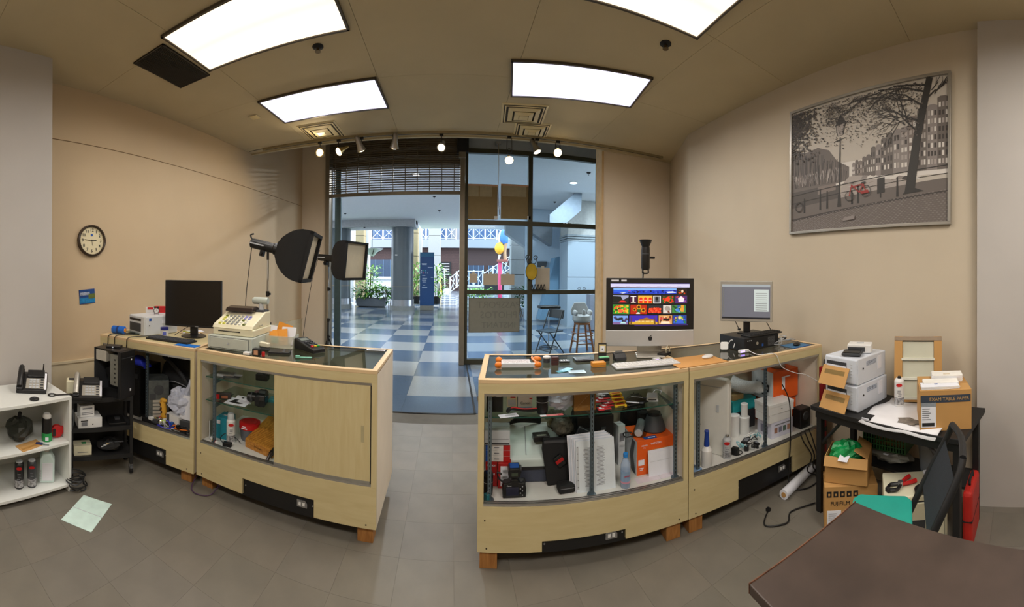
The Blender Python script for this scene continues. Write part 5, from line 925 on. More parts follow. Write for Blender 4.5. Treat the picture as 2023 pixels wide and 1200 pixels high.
# cart
fK = F(-2.42, 1.405, math.atan2(1.85 - 1.405, -2.20 + 2.42)); KL, KD = .496, .23; m_cart = M('cart_black', (22, 22, 23), .55, var=.15)
t = thing('media_cart', 'black wheeled cart of three shelves by the left wall', 'cart', fK.w(0, 0), fK.a)
for x in (.012, KL - .012):
    for y in (.012, KD - .012):
        ob('leg', MB().box(x, y, .07, .024, .024, .53), m_cart, t); c = ob('caster', MB().cyl((x - .012, y, .032), (x + .012, y, .032), .032, n=14), m_black, t); ob('fork', MB().box(x, y, .03, .03, .02, .045), m_steel, c)
for z in (.14, .36, .59): s = ob('shelf', MB().bb(0, 0, z, KL, KD, z + .016), m_cart, t); ob('lip', MB().bb(0, -.003, z - .012, KL, .003, z + .022), m_cart, s)
ob('back_panel', MB().bb(0, KD - .006, .15, KL, KD, .6), m_cart, t)
ZK = .606
p = fK.w(.14, .06, ZK); ph = deskphone(p, face(p) - .05, 'black and silver corded desk phone on top of the black cart')
cable('coiled_phone_cable', [p + Vector((-.06, -.05, .03)), p + Vector((-.03, -.12, -.02)), p + Vector((.02, -.14, -.16)), p + Vector((-.02, -.15, -.26)), p + Vector((-.06, -.15, -.22)), p + Vector((-.09, -.1, -.06)), p + Vector((-.1, -.05, .02))], .007, M('cord_grey', (70, 72, 74), .6), 'grey coiled phone cord looping in front of the cart')
p = fK.w(.06, .17, ZK); t = thing('paper_tray', 'cream hollow box like a toaster behind the desk phone', 'box', p, face(p)); ob('shell', MB().box(0, 0, 0, .16, .1, .11), m_cream, t, bev=.012); ob('opening', MB().box(0, 0, .1095, .12, .06, .002), m_dkgrey, t); ob('foot', MB().box(0, -.03, -.0, .14, .03, .004), m_grey, t)
p = fK.w(.36, .11, ZK); t = thing('computer_tower', 'open black computer tower on the black cart', 'computer', p, face(p) + .80); w_, d_, h_ = .17, .28, .37
ob('front', MB().box(0, -d_ / 2, 0, w_, .03, h_), m_black, t, bev=.004); ob('top', MB().box(0, 0, h_ - .006, w_, d_, .006), m_black, t); ob('far_side', MB().box(w_ / 2 - .003, 0, 0, .006, d_, h_), m_black, t); ob('base', MB().box(0, 0, 0, w_, d_, .006), m_blackm, t); ob('rear', MB().box(0, d_ / 2, 0, w_, .006, h_), m_dkgrey, t)
ob('drive_cage', MB().box(-.02, -d_ / 2 + .06, .1, .12, .08, .24), M('cage_steel', (140, 140, 132), .4, .6, var=.1), t); ob('mainboard', MB().box(w_ / 2 - .012, .06, .06, .004, .16, .26), M('board_dark', (40, 44, 44), .5, var=.3, scale=40), t); ob('psu', MB().box(-.005, .07, .27, .14, .12, .085), M('psu_grey', (176, 172, 160), .5), t); ob('fan', MB().at(.04, .06, .16, ry=R(-90)).lathe([(.045, 0), (.045, .03), (.012, .032)], 18), m_black, t)
for k in range(6): ob('cage_hole', MB().box(-.081, -d_ / 2 + .05, .12 + k * .035, .002, .014, .012), m_blackm, t)
ob('badge', MB().box(.04, -d_ / 2 - .016, .29, .012, .002, .012), m_paper, t); ob('sticker', MB().box(.03, -d_ / 2 - .016, .05, .014, .002, .02), m_paper, t); ob('bay_groove', MB().box(0, -d_ / 2 - .0155, .315, w_ * .8, .002, .003), m_dkgrey, t); pt = p
q = p + Vector((-.02, .02, h_)); t = thing('router', 'flat black router on top of the open computer tower', 'router', q, .6); ob('case', MB().box(0, 0, 0, .12, .08, .018), m_black, t, bev=.004); ob('led', MB().box(0, -.041, .007, .01, .002, .004), M('led_white', (240, 240, 255), .4, emit=1.5), t)
for i, (dx, lb) in enumerate(((-.08, 'loose black cable hanging behind the open computer tower'), (-.11, 'another loose black cable left of the open computer tower'))): cable('loose_cable', [q + Vector((dx * .6, -.02, .012)), q + Vector((dx - .03, -.04, -.06)), q + Vector((dx - .06, -.06, -.2)), q + Vector((dx - .03, -.05, -.34))], .004, m_black, lb)
ZK2 = .376
p = fK.w(.15, .09, ZK2); carton('toner_box', 'long white box on the middle shelf of the cart', 'box', p, fK.a + .12, .19, .15, .075, m_white, panels=(('f', -.25, .25, .25, .4, m_grey), ('f', -.25, .72, .3, .1, m_ink), ('f', .1, .3, .04, .12, m_ink)))
p = fK.w(.13, .09, ZK2 + .077); carton('ink_box', 'smaller white box stacked on the long white box', 'box', p, fK.a + .2, .115, .09, .085, m_white, panels=(('f', 0, .7, .7, .12, m_grey), ('f', 0, .35, .8, .06, m_grey), ('f', 0, .2, .8, .06, m_grey)))
p = fK.w(.38, .11, ZK2); t = thing('black_tray', 'flat black tray of bits on the middle shelf of the cart', 'tray', p, fK.a); ob('tray', MB().box(0, 0, 0, .14, .16, .02), m_black, t, bev=.004); ob('plug', MB().box(.01, 0, .02, .04, .03, .015), m_dkgrey, t)
ZK3 = .156
p = fK.w(.10, .08, ZK3); carton('index_box', 'cream card box on the bottom shelf of the cart', 'box', p, fK.a + .05, .14, .10, .075, m_cream, panels=(('t', .1, 0, .25, .3, m_green), ('f', 0, .3, .6, .06, m_grey)))
p = fK.w(.33, .11, ZK3); t = thing('tool_pile', 'dark pouch of tools on the bottom shelf of the cart', 'tools', p, fK.a); ob('pouch', crumple(.2, .16, .09, 31), m_blackm, t)
for k in range(4): ob('tool', MB().cyl((-.08 + k * .02, -.06, .05 + k * .01), (.06 + k * .015, -.04, .07), .006, n=6), [m_steel, m_lgrey, M('tool_tan', (190, 170, 130), .5), m_dkgrey][k], t)
t = thing('cable_heap', 'heap of black cables on the floor beside the white shelf unit', 'cables', P(150, 965, 0)); r = random.Random(3)
for k in range(6): ob('loop', MB().tube([(.07 * math.cos(a * .8 + k) + r.uniform(-.015, .015), .07 * math.sin(a * .8 + k) + r.uniform(-.015, .015), .006 + .018 * k + r.uniform(0, .01)) for a in range(8)], .005, 6, sm=3), m_black if k % 3 else m_dkgrey, t)
p = P(395, 975, 0); cable('floor_cable', [p + Vector((-.12, .12, .06)), p + Vector((-.08, .0, .01)), p + Vector((.0, -.03, .008)), p + Vector((.08, .02, .01)), p + Vector((.1, .1, .05))], .004, M('cord_purple', (74, 50, 80), .5), 'thin purple cord hanging under the left counters')
p = P(212, 1005, 0); t = thing('floor_sheet', 'pale mint sheet lying on the floor at the lower left', 'paper', p, .5); ob('sheet', MB().box(-.1, -.1, .001, .22, .3, .002), M('sheet_mint', (206, 230, 222), .5), t); ob('fold', MB().box(-.1, -.1, .003, .22, .004, .0006), m_lgrey, t)
# ================================================================ framed print on the right wall
TL, BL_, TR = PR(1564, 224), PR(1565, 464), PR(1880, 146)
fw_ = math.hypot(TL.x - TR.x, TL.y - TR.y); z1 = (TL.z + 0) ; z0 = BL_.z; hh = z1 - z0; aR = math.atan2(-1, -.0593)        # local x runs along the wall towards the viewer
cpt = Vector(((TL.x + TR.x) / 2, (TL.y + TR.y) / 2, z0)); ang = math.atan2(TR.y - TL.y, TR.x - TL.x)
t = thing('framed_print', 'large framed monochrome canal print with a red bicycle on the right wall', 'picture', cpt, ang); W2 = fw_ / 2; fm = M('frame_pewter', (160, 156, 148), .35, .6, var=.03)
for nm, bx in (('frame_rail', (-W2, -.03, 0, W2, 0, .022)), ('frame_rail', (-W2, -.03, hh - .022, W2, 0, hh)), ('frame_rail', (-W2, -.03, .022, -W2 + .022, 0, hh - .022)), ('frame_rail', (W2 - .022, -.03, .022, W2, 0, hh - .022))): ob(nm, MB().bb(*bx), fm, t, bev=.002)
# flat print: layered silhouettes, all within a millimetre
gm = [M('print_%d' % i, c_, .5, var=0) for i, c_ in enumerate([(188, 180, 169), (63, 57, 54), (104, 96, 91), (135, 127, 123), (81, 75, 71), (165, 156, 150), (150, 42, 34), (45, 42, 39), (213, 207, 200), (121, 110, 104)])]
PW, PH = fw_ - .044, hh - .044; lay = [0]; pr = MB(); r = random.Random(21)
def PU(pts, m): 
    lay[0] += 1; y = -.012 - lay[0] * 2.5e-6; pr.quad([(-PW / 2 + u * PW, y, .022 + v * PH) for u, v in pts], m)
def ln(u0, v0, u1, v1, w_, m, w1=None):
    dx, dy = (u1 - u0) * PW, (v1 - v0) * PH; l = math.hypot(dx, dy) or 1; nx, ny = -dy / l / PW, dx / l / PH; w1 = w_ if w1 is None else w1; PU([(u0 - nx * w_, v0 - ny * w_), (u1 - nx * w1, v1 - ny * w1), (u1 + nx * w1, v1 + ny * w1), (u0 + nx * w_, v0 + ny * w_)], m)
PU([(0, 0), (1, 0), (1, 1), (0, 1)], 0); PU([(0, .33), (1, .33), (1, .5), (.0, .5)], 8)
PU([(.0, .3), (.42, .36), (.42, .46), (.34, .52), (.28, .62), (.2, .66), (.1, .64), (0, .7)], 2)
for k in range(150): u = r.uniform(0, .40); h = .66 - u * .55 + r.uniform(-.03, .06); ln(u, .36, u + r.uniform(-.01, .01), h, .0022, r.choice((1, 4, 9, 7)))
for k in range(150): u = r.uniform(0, .36); PU([(u, .36 + r.random() * .12), (u + .008, .36 + r.random() * .1), (u + .006, .42 + r.random() * .06)], r.choice((5, 3, 1, 9)))
# canal houses on the right
u = .44; v = .44
while u < 1.0:
    wd = .02 + (u - .44) * .085; top = .46 + (u - .44) * .78 + r.uniform(-.015, .02); PU([(u, .36), (min(1, u + wd), .36), (min(1, u + wd), top), (u + wd * .7, top + .01), (u + wd * .3, top + .01), (u, top)], r.choice((2, 3, 9)))
    nr = max(2, int((top - .40) / .055)); nc = 2 if wd < .05 else 3
    for a in range(nr):
        for b_ in range(nc): x0 = u + wd * (.12 + b_ * .88 / nc); zb = .40 + a * (top - .41) / nr; ww = wd * .55 / nc; PU([(x0, zb), (min(1, x0 + ww), zb), (min(1, x0 + ww), zb + .6 * (top - .41) / nr), (x0, zb + .6 * (top - .41) / nr)], r.choice((1, 8, 5)))
    u += wd
PU([(.36, .2), (.86, .22), (.74, .34), (.47, .385), (.42, .385), (.37, .33)], 5); 
for k in range(40): u = r.uniform(.36, .8); v = r.uniform(.22, .35); ln(u, v, u + .03, v + .003, .0015, r.choice((3, 8, 9)))
for k in range(9): u = .5 + k * .035; v = .355 - k * .006; PU([(u, v), (u + .03 + k * .004, v - .004), (u + .036 + k * .004, v + .012), (u + .02, v + .025), (u + .004, v + .014)], r.choice((3, 8, 1)))
PU([(.0, .19), (.36, .22), (.36, .33), (.22, .34), (0, .33)], 4); PU([(.2, .28), (.33, .30), (.33, .35), (.2, .345)], 9)
PU([(0, .10), (1, .21), (1, .30), (.0, .195)], 2); PU([(0, .085), (1, .20), (1, .215), (0, .105)], 1); PU([(0, 0), (1, 0), (1, .20), (0, .085)], 2)
for a in range(15):
    for b_ in range(46): u = b_ / 46 + (a % 2) * .01; v = .006 + a * .0125 * (.45 + .75 * u); w_ = .012; PU([(u, v), (u + w_, v + .001), (u + w_, v + .005), (u, v + .004)], 3 if (a + b_) % 3 else 9)
ln(0, .30, 1, .385, .003, 7); ln(0, .235, 1, .33, .002, 7)                                           # bridge rail
for u, h in ((.22, .16), (.27, .14), (.48, .14), (.72, .14), (.1, .12), (.44, .1)): v = .14 + u * .075; ln(u, v, u, v + h, .010, 7, .006)
PU([(.60, .23), (.645, .235), (.645, .345), (.60, .34)], 7); ln(.62, .2, .62, .24, .006, 7)
ln(.355, .165, .36, .70, .0075, 7, .0055); ln(.355, .165, .355, .26, .019, 7, .012); ln(.325, .675, .395, .69, .003, 7)      # lamp post
PU([(.343, .71), (.377, .715), (.39, .805), (.33, .795)], 5); ln(.36, .71, .36, .80, .002, 7); PU([(.322, .79), (.402, .805), (.382, .84), (.362, .87), (.342, .835)], 7); ln(.33, .79, .343, .712, .003, 7); ln(.392, .80, .377, .715, .003, 7)
ln(.79, .22, .835, .62, .040, 7, .031); ln(.835, .62, .90, 1.0, .031, 7, .026); PU([(.75, .205), (.87, .22), (.81, .25), (.78, .25)], 7)
def twig(u, v, a, l, w_, dpt):
    u1 = u + math.cos(a) * l; v1 = v + math.sin(a) * l * PW / PH
    if not (-.02 < u1 < 1.0 and v1 < 1.0) : return
    ln(u, v, u1, v1, w_, 7, w_ * .7)
    if dpt:
        for k in range(2 + (dpt > 2)): twig(u + (u1 - u) * r.uniform(.5, 1), v + (v1 - v) * r.uniform(.5, 1), a + r.uniform(-.75, .75), l * r.uniform(.62, .85), w_ * .62, dpt - 1)
for v, a, l in ((.62, 2.35, .14), (.7, 2.7, .13), (.8, 2.5, .14), (.9, 2.8, .16), (.85, .7, .07), (.95, 3.0, .2)): twig(.845 + (v - .62) * .15, v, a, l, .0075, 4)
twig(.78, .95, 3.0, .18, .006, 5); twig(.62, .93, 3.05, .16, .005, 5)
for k in range(1300): u = r.uniform(.26, .86); v = 1 - abs(r.gauss(0, .18)) - .02; s = r.uniform(.0022, .0058); PU([(u - s, v), (u, v - s), (u + s, v), (u, v + s)], r.choice((1, 4, 7, 2))) if v > .55 + .25 * abs(u - .6) else None
for k in range(1100): u = abs(r.gauss(0, .10)); v = .985 - abs(r.gauss(0, .18)); s = r.uniform(.003, .008); PU([(u - s if u > s else 0, v), (u, v - s), (u + s, v), (u, min(.995, v + s))], r.choice((1, 4, 7))) if v > .55 and u < .3 else None
def ring(u, v, rad, w_, m, n=22):
    for k in range(n): a0 = 6.2832 * k / n; a1 = 6.2832 * (k + 1) / n; ln(u + rad * math.cos(a0), v + rad * math.sin(a0) * PW / PH, u + rad * math.cos(a1), v + rad * math.sin(a1) * PW / PH, w_, m)
ring(.425, .235, .027, .0028, 7); ring(.53, .26, .030, .0028, 7); ring(.06, .2, .028, .004, 7)
for a, b_ in (((.425, .235), (.44, .32)), ((.44, .315), (.49, .255)), ((.49, .255), (.53, .26)), ((.44, .30), (.515, .315)), ((.515, .31), (.53, .26)), ((.49, .255), (.515, .315))): ln(a[0], a[1], b_[0], b_[1], .0045, 6)
ln(.425, .335, .455, .33, .003, 7); PU([(.50, .24), (.55, .245), (.545, .268), (.505, .262)], 6); PU([(.5, .315), (.53, .318), (.53, .33), (.505, .328)], 7)
PU([(.38, .05), (.46, .058), (.46, .085), (.39, .078)], 3)
ob('print', pr, gm, t); ob('backing', MB().bb(-W2 + .02, -.010, .02, W2 - .02, -.004, hh - .02), m_kraftd, t)
# ================================================================ counters C and D
def inC(x, y, z=ZD): return fC.w(x, y, z)
def inD(x, y, z=ZD): return fD.w(x, y, z)
def lc(fr, px, py, z): q = P(px, py, z); return fr.loc(q)
# ---------------------------------------------------------------- large all-in-one computer
p = P(1284, 702, ZT); t = thing('all_in_one_computer', 'large silver computer showing a photo gallery on the right counters', 'computer', p, face(p) + .09); d = dist(p); s = d / FPX; w_ = 174 * s; h_ = 134 * s; z0 = .022 + 12 * s
ob('foot', MB().at(0, .0, 0).prism([(-.10, -.09), (.10, -.09), (.10, .07), (-.10, .07)], 'Z', 0, .008), m_silver, t, bev=.003); ob('neck', MB().prism([(.07, .0), (.085, .0), (.06, .3), (.045, .3)], 'X', -.09, .09), m_silver, t)
ob('chin', MB().box(0, 0, z0, w_, .022, h_ * .235), M('alu_chin', (196, 198, 200), .3, .3, var=.02), t, bev=.004); ob('bezel', MB().box(0, 0, z0 + h_ * .235, w_, .022, h_ * .765), m_black, t, bev=.004); ob('back_bulge', MB().sph(0, .058, z0 + h_ * .5, w_ * .46, .05, h_ * .44), m_silver, t, smooth=2)
lg = [(.0, -.42), (.22, -.5), (.4, -.3), (.5, 0), (.42, .3), (.2, .42), (0, .36), (-.2, .42), (-.42, .3), (-.5, 0), (-.4, -.3), (-.22, -.5)]
ob('logo', MB().prism([(x * .03, y * .034 + z0 + h_ * .115) for x, y in lg], 'Y', -.0125, -.0115).prism([(x * .016 + .005, y * .009 + z0 + h_ * .115 + .021) for x, y in ((-.5, -.3), (.1, -.5), (.5, .5), (-.1, .2))], 'Y', -.0125, -.0115), m_ink, t)
for x, wl_ in ((-.40, .085), (-.30, .06)): ob('sticker', MB().box(x * w_, -.012, z0 + h_ * .95, wl_ * w_, .002, .012), m_paper, t)
# screen: gallery of photographs
sw, sh_ = w_ * .90, h_ * .66; sz0 = z0 + h_ * .265; sc = MB(); EM = []; EI = {}
def em(c, k=.5):
    key = (c, k)
    if key not in EI: EI[key] = len(EM); EM.append(M('screen_%d' % len(EM), c, .4, var=0, emit=k, ecol=c))
    return EI[key]
sl_ = [0]
def SU(pts, m): sl_[0] += 1; y = -.0125 - sl_[0] * 3e-6; sc.quad([(-sw / 2 + u * sw, y, sz0 + v * sh_) for u, v in pts], m)
def SR(u0, v0, u1, v1, c): SU([(u0, v0), (u1, v0), (u1, v1), (u0, v1)], em(c))
def SC(u, v, ru, rv, c, n=14): SU([(u + ru * math.cos(k * 6.2832 / n), v + rv * math.sin(k * 6.2832 / n)) for k in range(n)], em(c))
SR(0, 0, 1, 1, (8, 8, 12)); SR(0, .905, 1, .985, (196, 196, 232)); SR(0, .985, 1, 1, (40, 36, 90)); [SR(.06 + k * .13, .925, .11 + k * .13, .93, (120, 120, 170)) for k in range(7)]
r = random.Random(4)
def pane_(u0, v0, u1, v1, base_, spots, k=40, s=.02):
    SR(u0 - .004, v0 - .006, u1 + .004, v1 + .006, (60, 50, 56)); SR(u0, v0, u1, v1, base_)
    for i in range(k): a = r.uniform(u0 + s * .6, u1 - s * .6); b_ = r.uniform(v0 + s, v1 - s); q = s * r.uniform(.4, 1); SC(a, b_, q * .6, q, r.choice(spots), 7)
# row 1
pane_(.035, .76, .83, .885, (30, 60, 190), ((20, 30, 100), (60, 90, 200), (16, 20, 60)), 90, .022); SR(.035, .85, .83, .885, (120, 170, 235)); SU([(.035, .79), (.25, .80), (.3, .84), (.035, .845)], em((40, 90, 220))); SU([(.15, .77), (.2, .79), (.12, .785)], em((240, 245, 255))); SU([(.72, .78), (.83, .79), (.78, .82), (.7, .81)], em((225, 235, 250))); SR(.22, .825, .25, .835, (200, 30, 80))
pane_(.85, .75, .955, .87, (30, 12, 10), ((190, 60, 20), (40, 70, 30), (20, 10, 10)), 25); SC(.905, .82, .014, .035, (225, 200, 180))
# row 2
SR(.03, .555, .225, .73, (36, 36, 40)); SU([(.03, .66), (.07, .62), (.12, .6), (.17, .64), (.225, .69), (.225, .73), (.03, .73)], em((150, 156, 190))); SU([(.03, .58), (.16, .6), (.13, .7), (.03, .71)], em((22, 26, 22))); SU([(.10, .575), (.2, .575), (.19, .595), (.165, .61), (.13, .61), (.115, .595)], em((214, 40, 40)))
SR(.24, .555, .33, .725, (60, 10, 50)); SR(.275, .585, .295, .70, (225, 220, 215)); SR(.255, .565, .315, .585, (200, 190, 180)); SR(.25, .695, .32, .71, (235, 235, 240))
SR(.345, .55, .525, .725, (232, 170, 60))
for k in range(3): SU([(.36 + k * .058, .56), (.40 + k * .058, .56), (.40 + k * .058, .66), (.38 + k * .058, .69), (.36 + k * .058, .66)], em((214, 40, 20))); SR(.362 + k * .058, .615, .398 + k * .058, .63, (250, 235, 220))
SR(.535, .55, .63, .72, (226, 226, 230)); SR(.548, .565, .617, .705, (100, 104, 110)); SC(.58, .65, .018, .05, (20, 20, 24)); SR(.565, .575, .6, .62, (60, 62, 70))
pane_(.645, .55, .80, .72, (20, 60, 24), ((200, 40, 20), (220, 70, 40), (40, 110, 40), (16, 40, 18)), 60, .022); SC(.72, .645, .03, .05, (224, 60, 30))
pane_(.815, .55, .965, .72, (70, 40, 110), ((120, 80, 170), (30, 16, 50), (170, 60, 60)), 40); SU([(.86, .58), (.92, .58), (.93, .66), (.89, .71), (.85, .66)], em((222, 216, 232)))
# row 3
pane_(.03, .315, .235, .525, (40, 130, 40), ((230, 80, 40), (90, 180, 50), (20, 80, 30), (240, 180, 50)), 90, .028); SC(.13, .38, .03, .035, (236, 100, 60))
SR(.25, .315, .455, .52, (170, 36, 12))
for u, v, s in ((.355, .47, .036), (.30, .415, .026), (.41, .40, .034)):
    for k in range(11): a = k * .571; SU([(u + s * .4 * math.cos(a - .3), v + s * .8 * math.sin(a - .3)), (u + s * math.cos(a), v + s * 2 * math.sin(a) * .85), (u + s * .4 * math.cos(a + .3), v + s * .8 * math.sin(a + .3))], em((246, 204, 40)))
    SC(u, v, s * .5, s * .9, (70, 30, 10))
SU([(.34, .33), (.37, .33), (.38, .42), (.33, .42)], em((40, 90, 40))); SU([(.32, .32), (.37, .32), (.36, .355), (.33, .35)], em((235, 240, 235)))
SR(.465, .33, .65, .515, (36, 40, 46)); [SC(.49 + (k % 7) * .022 + r.uniform(-.006, .006), .36 + (k // 7) * .035 + r.uniform(-.006, .006), .014, .024, ((214, 60, 30), (190, 40, 24), (230, 90, 50))[k % 3], 10) for k in range(21)]
SR(.66, .33, .765, .51, (196, 194, 190)); SU([(.68, .44), (.70, .49), (.74, .48), (.755, .41), (.73, .37), (.69, .40)], em((150, 142, 136))); SU([(.72, .34), (.75, .34), (.735, .39), (.715, .38)], em((110, 60, 40)))
pane_(.775, .335, .95, .51, (60, 130, 60), ((30, 70, 40), (90, 150, 200), (210, 170, 60), (40, 80, 160)), 36, .03); SR(.89, .36, .925, .51, (214, 150, 50)); SU([(.83, .36), (.86, .37), (.86, .43), (.83, .44)], em((60, 120, 220)))
# row 4
SR(.03, .085, .22, .28, (110, 150, 220)); [SC(.06 + k * .02, .19 + r.uniform(-.03, .05), .02, .03, r.choice(((40, 40, 60), (70, 60, 100), (30, 36, 44))), 8) for k in range(8)]; SR(.03, .085, .22, .135, (120, 96, 150)); SU([(.12, .105), (.2, .105), (.19, .125), (.17, .142), (.14, .142)], em((170, 215, 220)))
SR(.235, .085, .59, .285, (60, 40, 170)); SU([(.235, .085), (.59, .085), (.59, .14), (.42, .155), (.235, .14)], em((200, 160, 50))); SU([(.33, .14), (.36, .2), (.41, .215), (.45, .24), (.49, .215), (.54, .2), (.56, .14)], em((150, 100, 40))); [SC(.32 + k * .016, .155, .006, .012, (255, 230, 150), 6) for k in range(16)]; [SU([(.25 + k * .3, .09), (.265 + k * .3, .09), (.262 + k * .3, .26), (.255 + k * .3, .26)], em((90, 60, 20))) for k in range(2)]
pane_(.605, .09, .775, .285, (200, 150, 90), ((140, 60, 40), (230, 200, 160), (180, 60, 60), (90, 50, 30)), 36, .03); SR(.66, .165, .74, .21, (30, 24, 24)); SU([(.63, .1), (.75, .1), (.74, .15), (.64, .15)], em((226, 214, 190)))
pane_(.785, .09, .96, .285, (30, 60, 150), ((40, 120, 60), (60, 100, 200), (120, 60, 140), (200, 170, 60)), 46, .028); SC(.875, .23, .024, .045, (150, 200, 60)); SC(.875, .225, .014, .032, (220, 190, 150)); SU([(.82, .1), (.93, .1), (.905, .19), (.845, .19)], em((50, 90, 200)))
SR(.3, .06, .98, .075, (60, 40, 120)); ob('screen', sc, EM, t)
# ---------------------------------------------------------------- on counter C
p = P(1277, 722, ZT); t = keyboard(p, aC - .02, .43, .115, 'white slim keyboard in front of the large silver computer', M('key_tray_alu', (206, 208, 210), .35, .3), m_white, 5, 17)
p = P(1022, 722, ZT); t = thing('paper_trimmer', 'white desktop paper trimmer with orange handles', 'paper trimmer', p, aC + .03); ob('board', MB().box(0, 0, .008, .20, .135, .014), M('trimmer_grey', (208, 204, 206), .4, var=.03), t, bev=.004); ob('grid_print', MB().box(-.01, .0, .022, .16, .11, .0008), M('trimmer_print', (190, 184, 184), .5, var=.5, scale=90), t); ob('front_edge', MB().box(0, -.075, .006, .21, .014, .026), m_pgrey, t, bev=.003)
for sx, sy, sz in ((-.118, -.07, 1), (.118, -.07, 1.1), (-.115, .06, .9), (.13, .07, 1.3)): ob('orange_knob', MB().sph(sx, sy, .02, .024 * sz, .02, .019, 12, 8), M('trimmer_orange', (232, 126, 28), .4), t, smooth=2)
ob('cutting_arm', MB().tube([(.115, -.06, .03), (.095, .02, .036), (.10, .075, .034)], .006, 7, sm=3), M('trimmer_orange'), t); ob('rail', MB().box(.09, 0, .023, .02, .13, .006), m_clear, t)
p = P(1080, 716, ZT); t = thing('film_canister', 'short white capped canister among small dark boxes on the counter', 'canister', p); ob('body', MB().lathe([(.022, 0), (.022, .028), (.02, .03)], 18), m_dkgrey, t); ob('cap', MB().lathe([(.025, .028), (.025, .037), (.02, .04)], 18), m_white, t)
p = P(1096, 721, ZT); carton('dark_red_box', 'small dark red box standing on the glass by the canister', 'box', p, aC, .045, .03, .05, M('box_maroon', (70, 30, 30), .5), panels=(('f', 0, .3, .9, .04, m_ink), ('f', 0, .6, .9, .04, m_ink)))
p = P(1115, 716, ZT); t = thing('key_wallet', 'black key wallet with white tags on the glass', 'wallet', p, aC); ob('pad', MB().box(0, 0, 0, .07, .045, .012), m_black, t, bev=.003); [ob('tag', MB().box(-.02 + k * .017, 0, .012, .009, .03, .002), m_paper, t) for k in range(3)]
p = P(1118, 733, ZT); t = thing('blue_card', 'small pale blue cards spread on the counter glass', 'cards', p, .2); [ob('card', MB().box(-.03 + k * .03, k * .006, k * .0012, .06, .04, .0012), M('card_pale', (120, 180, 200), .4) if k else m_teal, t, rz=k * .2) for k in range(3)]
p = P(1152, 712, ZT); t = thing('black_tray', 'flat black tray on the far edge of the counter glass', 'tray', p, aC + .05); ob('tray', MB().box(0, 0, 0, .12, .1, .012), m_black, t, bev=.003); ob('inset', MB().box(0, 0, .012, .09, .07, .002), m_dkgrey, t)
p = P(1182, 724, ZT); carton('orange_carton', 'small orange box lying on the counter before the computer', 'box', p, aC + .06, .085, .05, .028, m_amber, panels=(('f', 0, .35, .96, .08, m_kraftd),))
p = P(1190, 706, ZT); t = thing('mini_frame', 'small gold framed square with a round dot beside the computer', 'frame', p, face(p)); ob('frame', MB().at(0, 0, 0, rx=R(-12)).box(0, 0, .03, .048, .008, .055), M('mini_gold', (206, 186, 130), .4), t, bev=.002); ob('mat', MB().at(0, -.0045, 0, rx=R(-12)).box(0, 0, .038, .03, .001, .038), m_paper, t); ob('dot', MB().at(0, -.0055, 0, rx=R(-12)).cyl((0, 0, .056), (0, -.001, .056), .005, n=10), m_ink, t); ob('back_panel', MB().at(0, .006, 0, rx=R(-12)).box(0, 0, .0, .058, .006, .095), m_black, t)
p = P(1193, 713, ZT); t = thing('green_card_box', 'green topped card box below the small gold frame', 'box', p, aC); ob('box', MB().box(0, 0, 0, .07, .035, .02), m_black, t, bev=.002); ob('cards', MB().box(0, 0, .02, .064, .03, .006), M('card_green', (120, 200, 150), .5), t)
p = P(1224, 712, ZT); t = thing('card_holder', 'black card holder with pale lettering left of the computer foot', 'card holder', p, aC); ob('block', MB().prism([(-.03, 0), (.03, 0), (.03, .05), (.0, .045), (-.03, .02)], 'X', -.04, .04), m_black, t, bev=.003); ob('plate', MB().box(0, -.031, .004, .07, .002, .014), m_dkgrey, t); ob('card', MB().at(0, .012, .03, rx=R(-10)).box(0, 0, 0, .05, .003, .03), M('card_grey', (110, 112, 112), .5), t)
p = P(1312, 702, ZT); t = thing('charging_dock', 'black dock with cream cable loops behind the white keyboard', 'dock', p, .5); ob('dock', MB().box(0, 0, 0, .10, .06, .02), m_black, t, bev=.003); ob('loop', MB().tube([(.02 + .03 * math.cos(k * .6), -.02, .035 + .03 * math.sin(k * .6)) for k in range(12)], .003, 6), M('cable_cream', (206, 200, 170), .5), t)
p = P(1297, 713, ZT); t = thing('white_adapter', 'white adapter block glowing lilac beside the keyboard', 'adapter', p, aC); ob('body', MB().box(0, 0, .0, .05, .03, .018), m_white, t, bev=.004); ob('led', MB().box(0, -.0155, .008, .02, .001, .004), M('led_lilac', (180, 150, 255), .4, emit=2), t)
p = P(1140, 735, ZT); t = thing('glass_note', 'faint printed note lying on the counter glass', 'paper', p, aC); ob('sheet', MB().box(0, 0, 0, .10, .06, .0008), M('note_blue', (170, 196, 214), .4), t); ob('print', MB().box(0, .01, .0008, .08, .004, .0004).box(0, -.005, .0008, .07, .004, .0004), m_grey, t)
# ---------------------------------------------------------------- on counter D
p = fD.w(.10, .16, ZT); t = thing('desk_mat', 'tan kraft mat under the white mouse', 'mat', p, aC); ob('sheet', MB().box(.02, -.02, 0, .36, .26, .003), M('mat_tan', (206, 150, 84), .5, var=.04), t); ob('hem', MB().box(.02, -.149, .0, .36, .004, .004), m_kraftd, t)
p = P(1398, 707, ZT + .003); t = thing('computer_mouse', 'white computer mouse on the tan mat', 'mouse', p, aC + .4); ob('shell', MB().sph(0, 0, .008, .055, .030, .014, 16, 10), m_white, t, smooth=2); ob('base', MB().lathe([(.026, 0), (.028, .005)], 18), m_lgrey, t)
p = P(1490, 688, ZT); fx, fy = fD.loc(p); fx += .02; fy = max(fy, .2)
p = fD.w(fx, fy + .09, ZT); t = thing('desktop_computer', 'low black desktop computer under the silver monitor', 'computer', p, aC + .10); s = dist(p) / FPX
